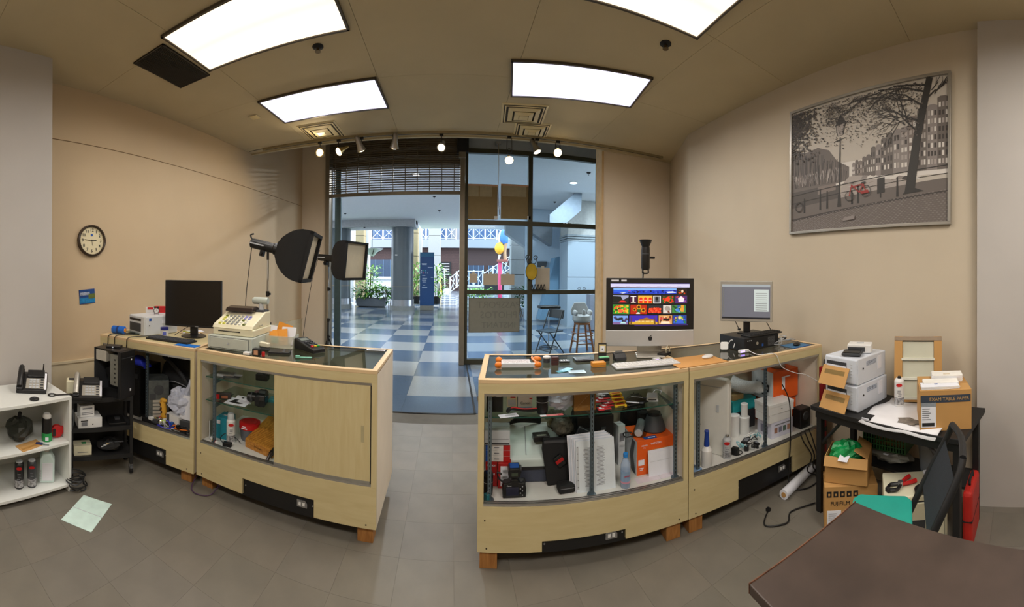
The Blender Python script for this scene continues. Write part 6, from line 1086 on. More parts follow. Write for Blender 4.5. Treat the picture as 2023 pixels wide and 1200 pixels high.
ob('case', MB().box(0, 0, 0, .38, .29, .10), m_black, t, bev=.004); ob('front_bezel', MB().box(0, -.147, .003, .375, .008, .094), m_blackm, t, bev=.003); ob('power_button', MB().cyl((-.06, -.15, .05), (-.06, -.154, .05), .012, n=14), m_silver, t); ob('blue_sticker', MB().box(.0, -.1515, .02, .018, .001, .02), m_blue, t)
ob('vent_panel', MB().box(.1, -.1515, .015, .08, .001, .07), M('vent_pattern', (70, 70, 72), .5, var=.9, scale=160), t); [ob('port', MB().box(-.16 + k * .018, -.1515, .075, .010, .001, .006), m_lgrey, t) for k in range(3)]
q = p + Vector((0, 0, .10)); mon = fD.w(fx + .0, fy + .13, ZT + .10)
t = thing('flat_monitor', 'silver framed monitor showing a grey desktop on the black computer', 'monitor', mon, face(mon) - .16); sm_ = dist(mon) / FPX; w_ = 104 * sm_; h_ = 80 * sm_
ob('foot', MB().box(0, 0, 0, .13, .10, .010), m_black, t, bev=.003); ob('neck', MB().box(0, .03, .01, .055, .03, .12), m_black, t, bev=.004); ob('frame', MB().box(0, 0, .095, w_, .04, h_), m_silver, t, bev=.004); ob('frame_back', MB().box(0, .022, .10, w_ * .9, .03, h_ * .9), m_black, t, bev=.01)
sx0 = w_ * .92; sy0 = h_ * .84; zz0 = .095 + h_ * .07
ob('screen', MB().box(0, -.0205, zz0, sx0, .001, sy0), M('desk_grey', (106, 108, 116), .3, var=0, emit=.35, ecol=(106, 108, 122)), t); ob('title_bar', MB().box(0, -.0215, zz0 + sy0 * .93, sx0, .0006, sy0 * .07), M('bar_pale', (150, 160, 168), .3, var=0, emit=.4), t); ob('task_bar', MB().box(0, -.0215, zz0, sx0, .0006, sy0 * .05), M('bar_dark', (40, 42, 50), .3, var=0), t)
ob('side_window', MB().box(sx0 * .32, -.0215, zz0 + sy0 * .22, sx0 * .30, .0006, sy0 * .64), M('win_pale', (184, 196, 196), .3, var=0, emit=.45), t); [ob('side_text', MB().box(sx0 * .32, -.022, zz0 + sy0 * (.26 + k * .06), sx0 * .24, .0004, sy0 * .012), m_grey, t) for k in range(9)]
ob('tool_strip', MB().box(-sx0 * .47, -.0215, zz0 + sy0 * .1, sx0 * .03, .0006, sy0 * .8), M('strip_grey', (132, 138, 144), .3, var=0), t); txt('DELL', .012, m_grey, t, (0, -.0206, .098))
kp = fD.w(fx + .06, fy + .0, ZT + .10); keyboard(kp, aC + .08, .36, .12, 'black keyboard resting on top of the low black computer', m_black, m_blackm, 5, 15)
G_ = F(mon.x, mon.y, face(mon))
for i, pts in enumerate(([(-.06, .06, .2), (-.1, .09, .12), (-.06, .12, .012)], [(.08, .06, .2), (.16, .08, .1), (.26, .06, -.09)])): cable('monitor_cable', [G_.w(a, b_, mon.z + c) for a, b_, c in pts], .0035, m_black, ['black cable behind the left of the silver monitor', 'black cable curving down right of the silver monitor'][i])
p = P(1572, 683, ZT); px_, py_ = fD.loc(p); p = fD.w(min(px_, 1.08), py_, ZT); t = thing('blue_mouse_mat', 'dark blue mouse mat right of the low black computer', 'mat', p, aC); ob('sheet', MB().box(0, 0, 0, .20, .16, .003), M('mat_steel', (60, 110, 150), .6), t); ob('hem', MB().box(0, -.08, 0, .2, .004, .0035), m_blue, t)
p2_ = p + Vector((0, -.01, .003)); t = thing('computer_mouse', 'black computer mouse on the dark blue mat', 'mouse', p2_, aC + .5); ob('shell', MB().sph(0, 0, .010, .05, .028, .016, 14, 9), m_black, t, smooth=2); ob('wheel', MB().cyl((.028, -.004, .022), (.028, .004, .022), .007, n=10), m_dkgrey, t)
p = fD.w(1.10, .50, ZT); t = thing('web_camera', 'white cylindrical camera lying among cables at the wall', 'camera', p, face(p)); ob('barrel', MB().at(rx=R(90)).lathe([(.03, -.06), (.034, -.05), (.034, .05), (.03, .055)], 20), m_white, t, (0, 0, .035), smooth=.6); ob('lens', MB().at(rx=R(90)).lathe([(.022, .054), (.018, .06), (.006, .06)], 18), m_black, t, (0, 0, .035)); ob('foot', MB().box(0, 0, 0, .05, .07, .004), m_lgrey, t)
r = random.Random(8)
for k in range(6):
    x, y = r.uniform(.92, 1.1), r.uniform(.28, .45); pts = []
    for j in range(6): pts.append(fD.w(x, y, ZT + .006 + r.uniform(0, .04))); x = min(1.19, max(.86, x + r.uniform(-.12, .12))); y = min(.56, max(.2, y + r.uniform(-.08, .08)))
    cable('desk_cable', pts, .0035, [m_black, m_lgrey, m_white][k % 3], ['black cable coiled beside the web camera', 'pale grey cable coiled beside the web camera', 'white cable coiled beside the web camera', 'black cable looping toward the wall behind the mouse mat', 'grey cable looping toward the wall behind the mouse mat', 'white cable looping toward the wall behind the mouse mat'][k], group='cables beside the web camera')
p = P(1431, 692, ZT); t = thing('charger_puck', 'white rounded square charger with a short cable', 'charger', p, face(p)); ob('puck', MB().at(0, 0, .03, rx=R(70)).prism([(-.03, -.022), (-.022, -.03), (.022, -.03), (.03, -.022), (.03, .022), (.022, .03), (-.022, .03), (-.03, .022)], 'Z', 0, .018), m_white, t, bev=.003); ob('cable', MB().tube([(.02, .01, .03), (.05, .03, .07), (.08, .02, .06), (.07, -.01, .02)], .003, 6, sm=4), m_white, t)
p = P(1469, 697, ZT); t = thing('usb_hub', 'white hub with a lilac glow and a long white cable', 'hub', p, aC + .05); ob('body', MB().box(0, 0, 0, .085, .03, .022), m_white, t, bev=.004); ob('glow', MB().box(-.02, -.0155, .006, .04, .001, .012), M('led_lilac'), t)
a = p + Vector((.045, -.005, .01)); e1 = P(1540, 700, ZT + .004)
cable('long_white_cable', [a, fD.w(.58, .03, ZT + .006), fD.w(.70, -.008, ZT + .002), fD.w(.76, -.02, ZT - .1), fD.w(.9, -.03, ZT - .17), fD.w(1.0, -.03, ZT - .2), fD.w(1.18, -.03, ZT - .30)], .003, m_white, 'long white cable hanging over the front of the right counter')
cable('long_black_cable', [fD.w(.80, .02, ZD + .44), fD.w(.84, -.02, ZD + .3), fD.w(.85, -.02, ZD), fD.w(.84, -.02, .2), fD.w(.83, -.04, .03), fD.w(.95, -.12, .008), fD.w(1.2, -.1, .01)], .005, m_black, 'thick black cable hanging down the front of the right counter to the floor')
for i in range(3): cable('dangling_cable', [fD.w(.99 + i * .05, .01, ZD + .02), fD.w(1.0 + i * .05, -.02, .30), fD.w(1.06 + i * .03, -.05, .18), fD.w(1.03 + i * .07, -.03, .07), fD.w(1.12 + i * .04, -.06, .012)], .005, m_black, ['black cord at the right end of the right counter, nearest the white boxes', 'black cord at the right end of the right counter, between two others', 'black cord at the right end of the right counter, nearest the red power bar'][i], group='cords at the right end of the counter')
p = fD.w(LD - .012, -.035, .0); t = thing('power_bar', 'tall red power bar leaning on the end of the right counter', 'power bar', p, aC); ob('bar', MB().at(rx=R(-1)).box(0, 0, .15, .045, .04, .70), M('bar_red', (150, 24, 28), .45, var=.08), t, bev=.004)
for k in range(6): s_ = ob('outlet', MB().box(0, -.021, .22 + k * .105, .03, .004, .035), m_black, t)
ob('stand_leg', MB().box(0, 0, 0, .03, .03, .15), m_black, t); ob('switch', MB().box(0, -.022, .80, .022, .006, .02), m_black, t); ob('badge', MB().box(0, -.0215, .83, .03, .002, .01), m_paper, t); ob('cord', MB().tube([(0, 0, .85), (.03, .02, .9), (.06, .03, .84), (.05, .02, .6)], .006, 7, sm=4), m_black, t)
# strobe on stand behind the computer
r0 = ray(1270, 541); bs = Vector((r0.x, r0.y, 0)) * 3.55; t = thing('light_stand', 'slim light stand rising behind the large silver computer', 'stand', bs, 0, 'studio light stands')
for k in range(3): a = k * 2.094 + 1.2; ob('leg', MB().tube([(0, 0, .6), (.34 * math.cos(a), .34 * math.sin(a), .012)], .009, 7), m_black, t)
ob('lower_tube', MB().cyl((0, 0, .25), (0, 0, .9), .012, n=10), m_black, t); ob('upper_tube', MB().cyl((0, 0, .9), (0, 0, 1.9), .008, n=10), m_chrome, t)
t = thing('strobe_light', 'bare black studio strobe pointing up behind the computer', 'studio light', bs + Vector((-.0, -.05, 1.65)), 0); ob('body', MB().lathe([(.035, 0), (.042, .02), (.042, .19), (.04, .22)], 18), m_black, t, smooth=.5); ob('reflector', MB().lathe([(.035, .22), (.055, .27), (.062, .29), (.058, .29), (.03, .225)], 20), m_black, t, smooth=.5); ob('knob', MB().cyl((.04, 0, .12), (.10, 0, .12), .012, n=10), m_black, t); ob('yoke', MB().box(.03, .03, .08, .02, .05, .10), m_black, t); ob('handle', MB().tube([(-.03, 0, .0), (-.03, 0, -.03), (.03, 0, -.03), (.03, 0, .0)], .007, 6, sm=3), m_black, t); ob('rib', MB().lathe([(.0435, .15), (.0435, .16)], 18), m_dkgrey, t)
cable('strobe_cable', [bs + Vector((-.02, -.05, 1.63)), bs + Vector((-.03, -.04, 1.4)), bs + Vector((-.03, -.03, 1.0)), bs + Vector((-.04, .0, .1))], .004, m_black, 'black cable hanging from the bare studio strobe')
# ================================================================ inside counter C
ZS = .80
m_can_red = M('canon_red', (172, 26, 26), .45, var=.03)
carton('camera_carton', 'red camera box with a white label at the left of the deck', 'box', inC(.145, .22), aC, .075, .10, .145, m_can_red, panels=(('f', .05, .1, .72, .8, m_paper), ('f', .05, .62, .4, .14, m_lgrey), ('f', .05, .42, .4, .08, m_grey), ('f', .05, .16, .36, .12, m_blue)))
carton('camera_carton', 'red lettered camera box in the left corner behind the black lens', 'box', inC(.068, .24), aC, .07, .1, .145, m_can_red, texts=(('Canon', 0, .86, .020, m_paper), ('EOS', .1, .5, .016, m_paper)))
for i in range(3): carton('lens_carton', ['white and blue printed box, lowest of three on the red camera boxes', 'white and blue printed box, middle of three on the red camera boxes', 'white and blue printed box, topmost of three on the red camera boxes'][i], 'box', inC(.105, .24, ZD + .147 + i * .0335), aC, .145, .1, .032, m_white, group='small printed lens boxes', panels=(('f', -.46, 0, .08, .98, m_blue), ('f', .36, 0, .28, .98, m_can_red), ('f', -.3, .35, .05, .3, m_green), ('f', -.05, .4, .2, .16, m_grey)))
carton('grey_carton', 'pale grey box on top of the printed boxes under the glass shelf', 'box', inC(.10, .24, ZD + .249), aC, .15, .12, .085, m_lgrey, panels=(('f', 0, .05, .96, .1, m_dkgrey), ('f', 0, .4, .9, .03, m_grey)))
def lens_(loc, label, r_, h, grp=None):
    t = thing('camera_lens', label, 'lens', loc, face(loc), grp); ob('barrel', MB().lathe([(r_ * .85, 0), (r_ * .95, .01), (r_, h * .3), (r_ * .97, h * .55), (r_, h * .6), (r_, h * .95), (r_ * .9, h)], 22), m_black, t, smooth=.5); ob('band', MB().lathe([(r_ * 1.01, h * .58), (r_ * 1.01, h * .605)], 22), m_lgrey, t); ob('front_glass', MB().lathe([(r_ * .8, h), (r_ * .5, h + .001)], 18), M('lens_glass'), t); ob('grip_ring', MB().lathe([(r_ * 1.02, h * .75), (r_ * 1.02, h * .88)], 22), m_blackm, t); return t
lens_(inC(.052, .115), 'upright black lens in the front left corner of the deck', .028, .125)
dslr(inC(.20, .10), aC + .06, 'black camera with a flash unit showing its rear screen on the deck', .06, flash=True, backside=True)
t = thing('binder_clip', 'small teal and white clip by the left upright', 'clip', inC(.048, .05), .6); ob('body', MB().box(0, 0, 0, .02, .03, .04), M('clip_teal', (40, 110, 120), .5), t, bev=.003); ob('wire', MB().tube([(0, 0, .04), (.01, -.01, .06), (-.01, -.015, .06), (0, -.01, .03)], .002, 5), m_chrome, t)
t = thing('flatbed_printer', 'pale grey inkjet printer standing inside the camera counter', 'printer', inC(.335, .36), aC); mpr = M('printer_blue', (188, 200, 196), .45, var=.03)
ob('lower_body', MB().box(0, 0, 0, .34, .26, .085), M('printer_navy', (58, 64, 82), .4), t, bev=.008); ob('upper_body', MB().prism([(-.14, .085), (.13, .085), (.13, .26), (.06, .27), (-.12, .16), (-.14, .14)], 'X', -.17, .17), mpr, t, bev=.012); ob('lid_groove', MB().at(-.06, -.03, .205, rx=math.atan2(.11, .18)).box(0, 0, .009, .004, .2, .002), m_grey, t); ob('slot', MB().box(.01, -.142, .088, .24, .006, .012), m_ink, t); ob('lever', MB().box(.09, -.145, .1, .02, .01, .014), m_dkgrey, t); ob('tab', MB().at(-.14, -.15, .06, rx=R(-30)).box(0, 0, 0, .05, .012, .05), m_lgrey, t)
t = thing('folded_softbox', 'black folded fabric panel leaning in the middle of the deck', 'fabric', inC(.47, .20), aC); ob('panel', MB().at(rx=R(-8)).prism([(-.07, 0), (.07, .01), (.12, .2), (.10, .26), (-.09, .26), (-.10, .2)], 'Y', -.02, .03), m_sbk, t, bev=.006); ob('edge_band', MB().at(rx=R(-8)).box(0, -.022, .24, .18, .004, .015), m_dkgrey, t)
t = thing('black_pouch', 'black padded pouch lying on the deck before the white binder', 'pouch', inC(.50, .125), aC + .1); ob('pouch', MB().box(0, 0, 0, .10, .07, .045), m_blackm, t, bev=.012); ob('zip', MB().box(0, -.0355, .03, .08, .001, .003), m_grey, t)
t = thing('foil_packet', 'glittering brown foil packet above the black pouch', 'packet', inC(.535, .19, ZD), aC); ob('packet', MB().at(rx=R(-14)).taper(0, 0, .05, .05, .012, .13, .07, .008), M('foil_brown', (120, 100, 70), .25, .7, var=.8, scale=60, bump=.8, bscale=60), t); ob('header', MB().at(rx=R(-14)).box(0, -.004, .17, .07, .004, .02), M('foil_gold', (180, 160, 100), .3, .5), t)
t = thing('cable_packet', 'dark bubble packet with a white label beside the binder', 'packet', inC(.53, .25, ZD), aC - .2); ob('packet', MB().at(rx=R(-10), ry=R(25)).box(0, 0, .17, .13, .03, .14), M('packet_dark', (46, 48, 54), .3, var=.3), t, bev=.006); ob('label', MB().at(-.02, -.02, 0, rx=R(-10), ry=R(35)).box(-.02, 0, .18, .055, .003, .05), M('label_sky', (150, 180, 214), .5), t); ob('support', MB().box(.02, .03, 0, .1, .06, .2), m_blackm, t)
t = thing('red_pouch', 'red and black small packet hanging beside the binder top', 'packet', inC(.575, .19, ZD), aC); ob('body', MB().at(ry=R(-35)).box(.0, 0, .14, .05, .02, .07), m_black, t, bev=.004); ob('red_print', MB().at(ry=R(-35)).box(0, -.011, .17, .05, .002, .02), m_can_red, t); ob('support', MB().box(.0, .02, 0, .04, .03, .16), m_blackm, t)
t = thing('ring_binder', 'thick white binder of printed sheets leaning against the steel upright', 'binder', inC(.675, .095), aC + .02); lean = R(-9)
for k in range(6): ob('sheet', MB().at(-.006 * k, .008 * k, 0, rx=lean, ry=R(-.5 * k)).box(0, 0, 0, .235, .002, .285 + .004 * k), m_paper if k % 2 else M('sheet_blue', (206, 214, 226), .6), t)
ob('cover', MB().at(0, -.004, 0, rx=lean).box(0, 0, 0, .235, .003, .28), M('cover_clear', (214, 222, 228), .3, var=.03), t)
for j in range(2): b = MB().at(0, -.006, 0, rx=lean); rr = random.Random(j); [b.box(-.045 + j * .075 + rr.uniform(-.004, .004), 0, .03 + k * .0072, rr.uniform(.03, .055), .0008, .0022) for k in range(30)]; ob('list_column', b, m_grey, t)
ob('punch_strip', MB().at(-.108, -.006, 0, rx=lean).box(0, 0, .02, .012, .001, .23), m_lgrey, t); [ob('punch_hole', MB().at(-.108, -.007, 0, rx=lean).box(0, 0, .03 + k * .036, .005, .001, .005), m_grey, t) for k in range(7)]
t = thing('water_bottle', 'clear water bottle with a blue cap and red lettering', 'bottle', inC(.85, .085), aC); ob('bottle', MB().lathe([(.026, 0), (.029, .004), (.029, .05), (.027, .06), (.029, .07), (.029, .13), (.016, .165), (.012, .17), (.012, .178)], 20), M('bottle_clear', (176, 196, 224), .08, alpha=.55, var=0), t, smooth=.6); ob('cap', MB().lathe([(.0145, .176), (.0145, .196), (.013, .198)], 18), M('cap_blue', (40, 130, 210), .4), t, smooth=.5); ob('label', MB().lathe([(.0295, .03), (.0295, .10)], 20), M('label_water', (150, 180, 214), .4, alpha=.85, var=.15), t, smooth=.5); txt('evian', .017, M('logo_red', (206, 40, 70), .5), t, (0, -.0305, .075)); ob('pink_band', MB().lathe([(.0298, .03), (.0298, .04)], 20), M('pink_band', (214, 150, 170), .5), t)
ox, oy = lc(fC, 1253, 944, ZD); oy = max(oy, .10); W_ = .255
t = carton('flash_carton', 'big orange studio flash box inside the camera counter', 'box', inC(ox + W_ / 2 + .02, oy + .13), aC, W_, .24, .215, m_oran, panels=(('l', .0, .0, .98, .98, m_pgrey), ('f', -.38, .28, .16, .16, m_paper)), texts=(('AD600', -.3, .84, .014, m_paper), ('TTL', -.3, .77, .010, m_paper), ('WITSTRO', .02, .86, .018, m_paper)))
ob('curved_stripe', MB().prism([(oy_, z) for oy_, z in ((-.1, 0), (-.02, 0), (-.0, .1), (-.04, .2), (-.09, .2), (-.06, .1))], 'X', -W_ / 2 - .003, -W_ / 2 - .0016), m_dkgrey, t)
ob('small_print', MB().box(-.38 * W_, -.1215, .04, .03, .001, .004).box(-.38 * W_, -.1215, .03, .02, .001, .004), m_paper, t)
bx, by = ox + W_ / 2 + .02, oy + .13
t = thing('beauty_reflector', 'black bowl shaped reflector on the orange flash box', 'reflector', inC(bx + .045, by + .01, ZD + .215), aC); ob('bowl', MB().lathe([(.075, 0), (.08, .01), (.058, .075), (.05, .10), (.042, .10)], 24), m_dkgrey, t, smooth=.5); ob('mount', MB().lathe([(.044, .10), (.044, .115), (.036, .118)], 22), m_black, t); ob('red_cap', MB().lathe([(.034, .112), (.03, .117)], 20), M('cap_red', (140, 50, 36), .5), t)
t = thing('tube_pouch', 'clear zip pouch with a rolled tube on the orange flash box', 'pouch', inC(bx - .06, by - .0, ZD + .215), aC - .5); ob('tube', MB().cyl((0, -.08, .03), (0, .12, .05), .028, n=16), M('tube_grey', (110, 116, 118), .4), t); ob('pouch', MB().box(-.0, .02, .0, .09, .2, .008), m_clear, t); ob('end_cap', MB().cyl((0, -.085, .029), (0, -.078, .03), .024, n=16), m_lgrey, t); ob('strap', MB().tube([(-.03, -.08, .01), (-.08, -.1, .005), (-.1, -.06, .012), (-.05, -.04, .012)], .004, 6, sm=4), m_black, t)
t = thing('blue_leaflet', 'small blue leaflet on the front of the orange flash box top', 'leaflet', inC(bx - .03, by - .098, ZD + .216), aC); ob('sheet', MB().box(0, 0, 0, .085, .035, .001), m_blue, t); ob('title', MB().box(.01, 0, .001, .05, .008, .0006), m_paper, t)
t = thing('black_jar', 'squat black cup behind the reflector on the orange flash box', 'cup', inC(bx - .01, by + .075, ZD + .215), 0); ob('cup', MB().lathe([(.035, 0), (.04, .09), (.034, .1)], 18), m_blackm, t, smooth=.5); ob('rim', MB().tube([(.037 * math.cos(k * .35), .037 * math.sin(k * .35), .1) for k in range(18)], .003, 5, closed=True), m_black, t)
ex, ey = lc(fC, 1300, 946, ZD)
t = thing('envelope_stack', 'stack of white envelopes leaning on the orange flash box', 'envelopes', inC(ox + .175, oy - .028), aC)
for k in range(6): ob('envelope', MB().at(.001 * k, .0035 * k, 0, rx=R(-7)).box(0, 0, 0, .175, .002, .14 + .002 * k), m_paper if k < 5 else m_kraft, t)
ob('flap_line', MB().at(0, -.0016, 0, rx=R(-7)).box(0, 0, .085, .15, .0008, .0015), m_lgrey, t)
t = thing('loose_sheet', 'pale pink sheet lying under the envelopes on the deck', 'paper', inC(ox + .12, oy - .045), aC - .03); ob('sheet', MB().box(0, 0, 0, .25, .06, .001), M('sheet_pink', (222, 210, 218), .6), t); ob('crease', MB().box(.03, 0, .001, .002, .06, .0004), m_lgrey, t)
t = thing('leaning_cards', 'dark card and pink sheet leaning in the right corner of the camera counter', 'cards', inC(LC - .05, .30), aC + 1.3); ob('dark_card', MB().at(rx=R(-10), ry=R(12)).box(0, 0, 0, .09, .003, .13), m_dkgrey, t); ob('pink_sheet', MB().at(0, .015, 0, rx=R(-14)).box(0.02, 0, 0, .10, .002, .2), M('sheet_pink'), t)
# things on the glass shelf of C
def onS(x, y): return inC(x, y, ZS)
carton('black_battery_box', 'black box with a yellow label at the left end of the camera counter shelf', 'box', onS(.085, .20), aC, .095, .1, .13, m_black, panels=(('f', -.2, .68, .25, .16, M('label_yellow', (214, 196, 40), .5)), ('f', .25, .68, .3, .14, m_lgrey)))
carton('lens_cap_box', 'cream box with a red corner on the camera counter shelf', 'box', onS(.185, .22), aC, .06, .1, .10, m_cream, panels=(('f', 0, .3, .8, .35, m_lgrey), ('f', .1, .75, .5, .15, m_red), ('f', 0, .02, .98, .18, M('foot_blue', (150, 190, 220), .5))))
carton('lens_box', 'white lettered lens box with a blue foot on the camera counter shelf', 'box', onS(.262, .22), aC, .085, .1, .10, m_white, panels=(('f', 0, .02, .98, .22, M('foot_blue')), ('f', .4, .68, .2, .06, m_red)), texts=(('Canon', .02, .45, .022, m_ink),))
t = thing('neck_strap', 'folded black and red camera strap on the shelf edge', 'strap', onS(.25, .125), aC); ob('band', MB().tube([(-.09, 0, .012), (-.07, -.01, .035), (0, 0, .022), (.08, .01, .02), (.10, .01, .05), (.12, .02, .02)], .011, 6, sm=4), m_blackm, t); ob('red_stripe', MB().tube([(-.085, -.008, .02), (-.06, -.018, .043), (.0, -.009, .031), (.08, .0, .03)], .004, 5, sm=4), m_red, t)
lens_(onS(.36, .135), 'tall black lens standing on the camera counter shelf', .034, .115)
t = thing('plastic_bag', 'white crumpled plastic bag on the camera counter shelf', 'plastic bag', onS(.475, .19), aC); ob('bag', crumple(.17, .15, .125, 15, 18, 12, .14), m_bag, t); ob('neck', MB().tube([(.05, 0, .08), (.08, .02, .1)], [.03, .015], 7), m_bag, t)
t = carton('brown_carton', 'plain brown carton on the camera counter shelf by the middle upright', 'box', onS(.612, .22), aC, .13, .18, .125, M('carton_brown', (150, 104, 46), .7, var=.05), tape=m_tapeb); ob('string', MB().tube([(-.06, -.0905, .01), (.05, -.0905, .12)], .0012, 5), m_tapeb, t); ob('mark', MB().box(.0, -.0905, .02, .04, .0008, .01), m_kraftd, t)
r = random.Random(17)
for k in range(9): carton('memory_card_pack', ['red memory card pack, %s on the shelf' % ('number %d' % k)][0] if False else ['red card pack at the bottom front of the fanned pile', 'red card pack second in the fanned pile', 'red card pack third in the fanned pile', 'red card pack fourth in the fanned pile', 'red card pack lying at the back left of the pile', 'black edged card pack at the back of the pile', 'pale card pack with dark lettering at the back of the pile', 'silver lettered card pack right at the back of the pile', 'red card pack with a white corner at the front left'][k], 'card pack', onS(.725 + (k % 3) * .022 + (.03 if k > 5 else 0), .12 + k * .026, ) + Vector((0, 0, .004 + k * .0062)), aC + r.uniform(-.3, .3), .08, .05, .006, [m_red, m_red, m_can_red, m_red, m_red, m_black, m_lgrey, m_silver, m_red][k], group='fanned memory card packs', panels=(('t', -.2, 0, .35, .5, m_paper), ('f', .2, .2, .5, .6, m_ink)))
for k in range(4): carton('film_pack', ['yellow film pack lowest in the little yellow pile', 'yellow film pack second in the little yellow pile', 'yellow film pack third in the little yellow pile', 'yellow film pack on top of the little yellow pile'][k], 'film pack', onS(.835, .15 + k * .03) + Vector((0, 0, .001 + k * .013)), aC + r.uniform(-.15, .15), .075, .045, .0115, M('film_yellow', (222, 180, 30), .5), group='yellow film packs', panels=(('f', 0, .25, .6, .4, m_ink), ('t', 0, 0, .7, .3, m_can_red)))
t = thing('flat_tablet', 'flat dark tablet lying on the right half of the camera counter shelf', 'tablet', onS(.94, .20), aC + .25); ob('slab', MB().box(0, 0, 0, .16, .12, .008), m_black, t, bev=.003); ob('glass', MB().box(0, 0, .008, .14, .10, .001), M('screen_off'), t)
for i, (x, y, a) in enumerate(((.925, .14, .5), (.99, .24, .7))): t = thing('metal_rod', ['short silver pen on the flat tablet', 'longer silver pen behind the flat tablet'][i], 'pen', onS(x, y) + Vector((0, 0, .010 if i == 0 else .001)), aC - a); ob('barrel', MB().cyl((-.05, 0, .005), (.05, 0, .005), .005, n=8), m_steel, t); ob('cap', MB().cyl((.03, 0, .005), (.055, 0, .005), .006, n=8), m_dkgrey, t)
t = thing('card_reader', 'pale grey card reader at the right end of the camera counter shelf', 'card reader', onS(1.07, .20), aC - .4); ob('shell', MB().taper(0, 0, 0, .08, .11, .028, .065, .095), m_pgrey, t, bev=.006); ob('slot', MB().box(0, -.052, .01, .05, .003, .005), m_ink, t); ob('cable', MB().tube([(0, .05, .015), (.02, .09, .03), (.06, .1, .02), (.05, .06, .012)], .003, 6, sm=4), m_paper, t)
t = thing('white_leaflet', 'white leaflet sticking over the shelf edge at the left', 'leaflet', onS(.165, .095), aC + .3); ob('sheet', MB().box(0, 0, .001, .11, .05, .001), m_paper, t); ob('print', MB().box(.01, 0, .002, .06, .02, .0004), m_lgrey, t)
t = thing('red_leaflet', 'red and white strip of paper before the tall lens', 'leaflet', onS(.41, .09), aC + .1); ob('sheet', MB().box(0, 0, .001, .13, .025, .001), M('strip_pink', (214, 130, 130), .6), t); ob('white_end', MB().box(-.05, 0, .002, .035, .024, .0006), m_paper, t); ob('red_end', MB().box(.05, 0, .002, .03, .012, .0006), m_red, t)
# darker things under the shelf
t = thing('battery_charger', 'black battery charger lying on the inkjet printer', 'charger', inC(.37, .30, ZD + .215), aC + .1); ob('body', MB().box(0, 0, .01, .10, .07, .035), m_black, t, bev=.005); ob('contacts', MB().box(0, -.02, .045, .06, .02, .001), M('contact_marks', (130, 130, 120), .4, var=.8, scale=150), t)
for i, (x, y, z, s, c_) in enumerate(((.17, .33, .25, .09, (120, 112, 88)), (.47, .36, .27, .14, (128, 122, 96)))): t = thing('foil_bag', ['crumpled clear bag left of the inkjet printer', 'crumpled silver bag right of the inkjet printer'][i], 'bag', inC(x, y, ZD + (z if i else 0)), aC); ob('bag', crumple(s, s * .9, s * 1.3 if not i else s * .8, 40 + i, 14, 9, .25), M('foil_%d' % i, c_, .3, .4, var=.5, scale=30), t); ob('twist', MB().tube([(0, 0, s), (.02, 0, s * 1.2)], .01, 6), m_dkgrey, t)
t = thing('camera_bag', 'large black camera bag behind the binder', 'bag', inC(.72, .40), aC); ob('body', MB().box(0, 0, 0, .26, .2, .36), m_blackm, t, bev=.04); ob('flap', MB().box(0, -.102, .2, .24, .01, .15), m_black, t, bev=.004); ob('buckle', MB().box(-.05, -.11, .26, .03, .008, .02), m_dkgrey, t); ob('buckle', MB().box(.05, -.11, .26, .03, .008, .02), m_dkgrey, t)
# ================================================================ inside counter D
t = thing('white_case', 'tall white rounded case standing at the left of the right counter', 'case', inD(.28, .28), aC - R(58)); ob('shell', MB().prism([(-.20, .01), (-.19, 0), (.19, 0), (.20, .01), (.20, .50), (.18, .53), (-.18, .53), (-.20, .50)], 'Y', -.03, .03), M('case_white', (222, 222, 216), .4, var=.03), t, bev=.012); ob('groove', MB().box(0, -.0315, .47, .3, .002, .006), m_lgrey, t); ob('latch', MB().box(.12, -.032, .3, .02, .004, .05), m_lgrey, t)
t = thing('spray_bottle', 'white bottle with a long blue neck at the front of the right counter', 'bottle', inD(.18, .085), aC); ob('body', MB().lathe([(.034, 0), (.036, .006), (.036, .105), (.022, .125), (.018, .13)], 20), m_white, t, smooth=.6); ob('neck', MB().lathe([(.017, .126), (.019, .14), (.014, .215), (.017, .228), (.015, .232)], 16), M('neck_blue', (24, 60, 150), .4), t, smooth=.6)
spraycan(inD(.355, .10), 'metal grey spray can standing in front of the white case', m_lgrey, m_chrome, .030, .125, .012, .035, oval=m_red)
t = thing('tin_top', 'dark round battery grip beside the metal grey spray can', 'charger', inD(.425, .10), .3); ob('body', MB().box(0, 0, 0, .04, .05, .05), m_black, t, bev=.006); ob('cord', MB().tube([(.02, 0, .02), (.05, -.02, .01), (.03, -.04, .008), (-.01, -.03, .008)], .003, 6, sm=4), m_black, t)
for i, (x, y, w_) in enumerate(((.58, .17, .10), (.53, .11, .06), (.61, .09, .05))): t = thing('power_brick', ['largest black power brick among the adapters', 'medium black power brick among the adapters', 'smallest black power brick among the adapters'][i], 'power supply', inD(x, y), .4 + i * .5); ob('brick', MB().box(0, 0, 0, w_, w_ * .55, .04), m_black, t, bev=.006); ob('label', MB().box(0, 0, .04, w_ * .5, w_ * .3, .0008), m_grey, t)
r = random.Random(23)
for k in range(7):
    x, y = r.uniform(.48, .66), r.uniform(.07, .2); pts = []
    for j in range(6): pts.append(inD(x, y, ZD + .012 + r.uniform(0, .06))); x = min(.74, max(.46, x + r.uniform(-.09, .09))); y = min(.26, max(.05, y + r.uniform(-.06, .06)))
    cable('adapter_cable', pts, .0035, [m_white, M('cord_aqua', (130, 190, 200), .5), m_black, m_white, M('cord_aqua'), m_black, m_white][k], ['white cable over the black power bricks', 'aqua cable over the black power bricks', 'black cable over the black power bricks', 'white cable winding at the back of the adapters', 'aqua cable winding to the right of the adapters', 'black cable winding at the back of the adapters', 'white cable winding to the right of the adapters'][k], group='adapter cables in the right counter')
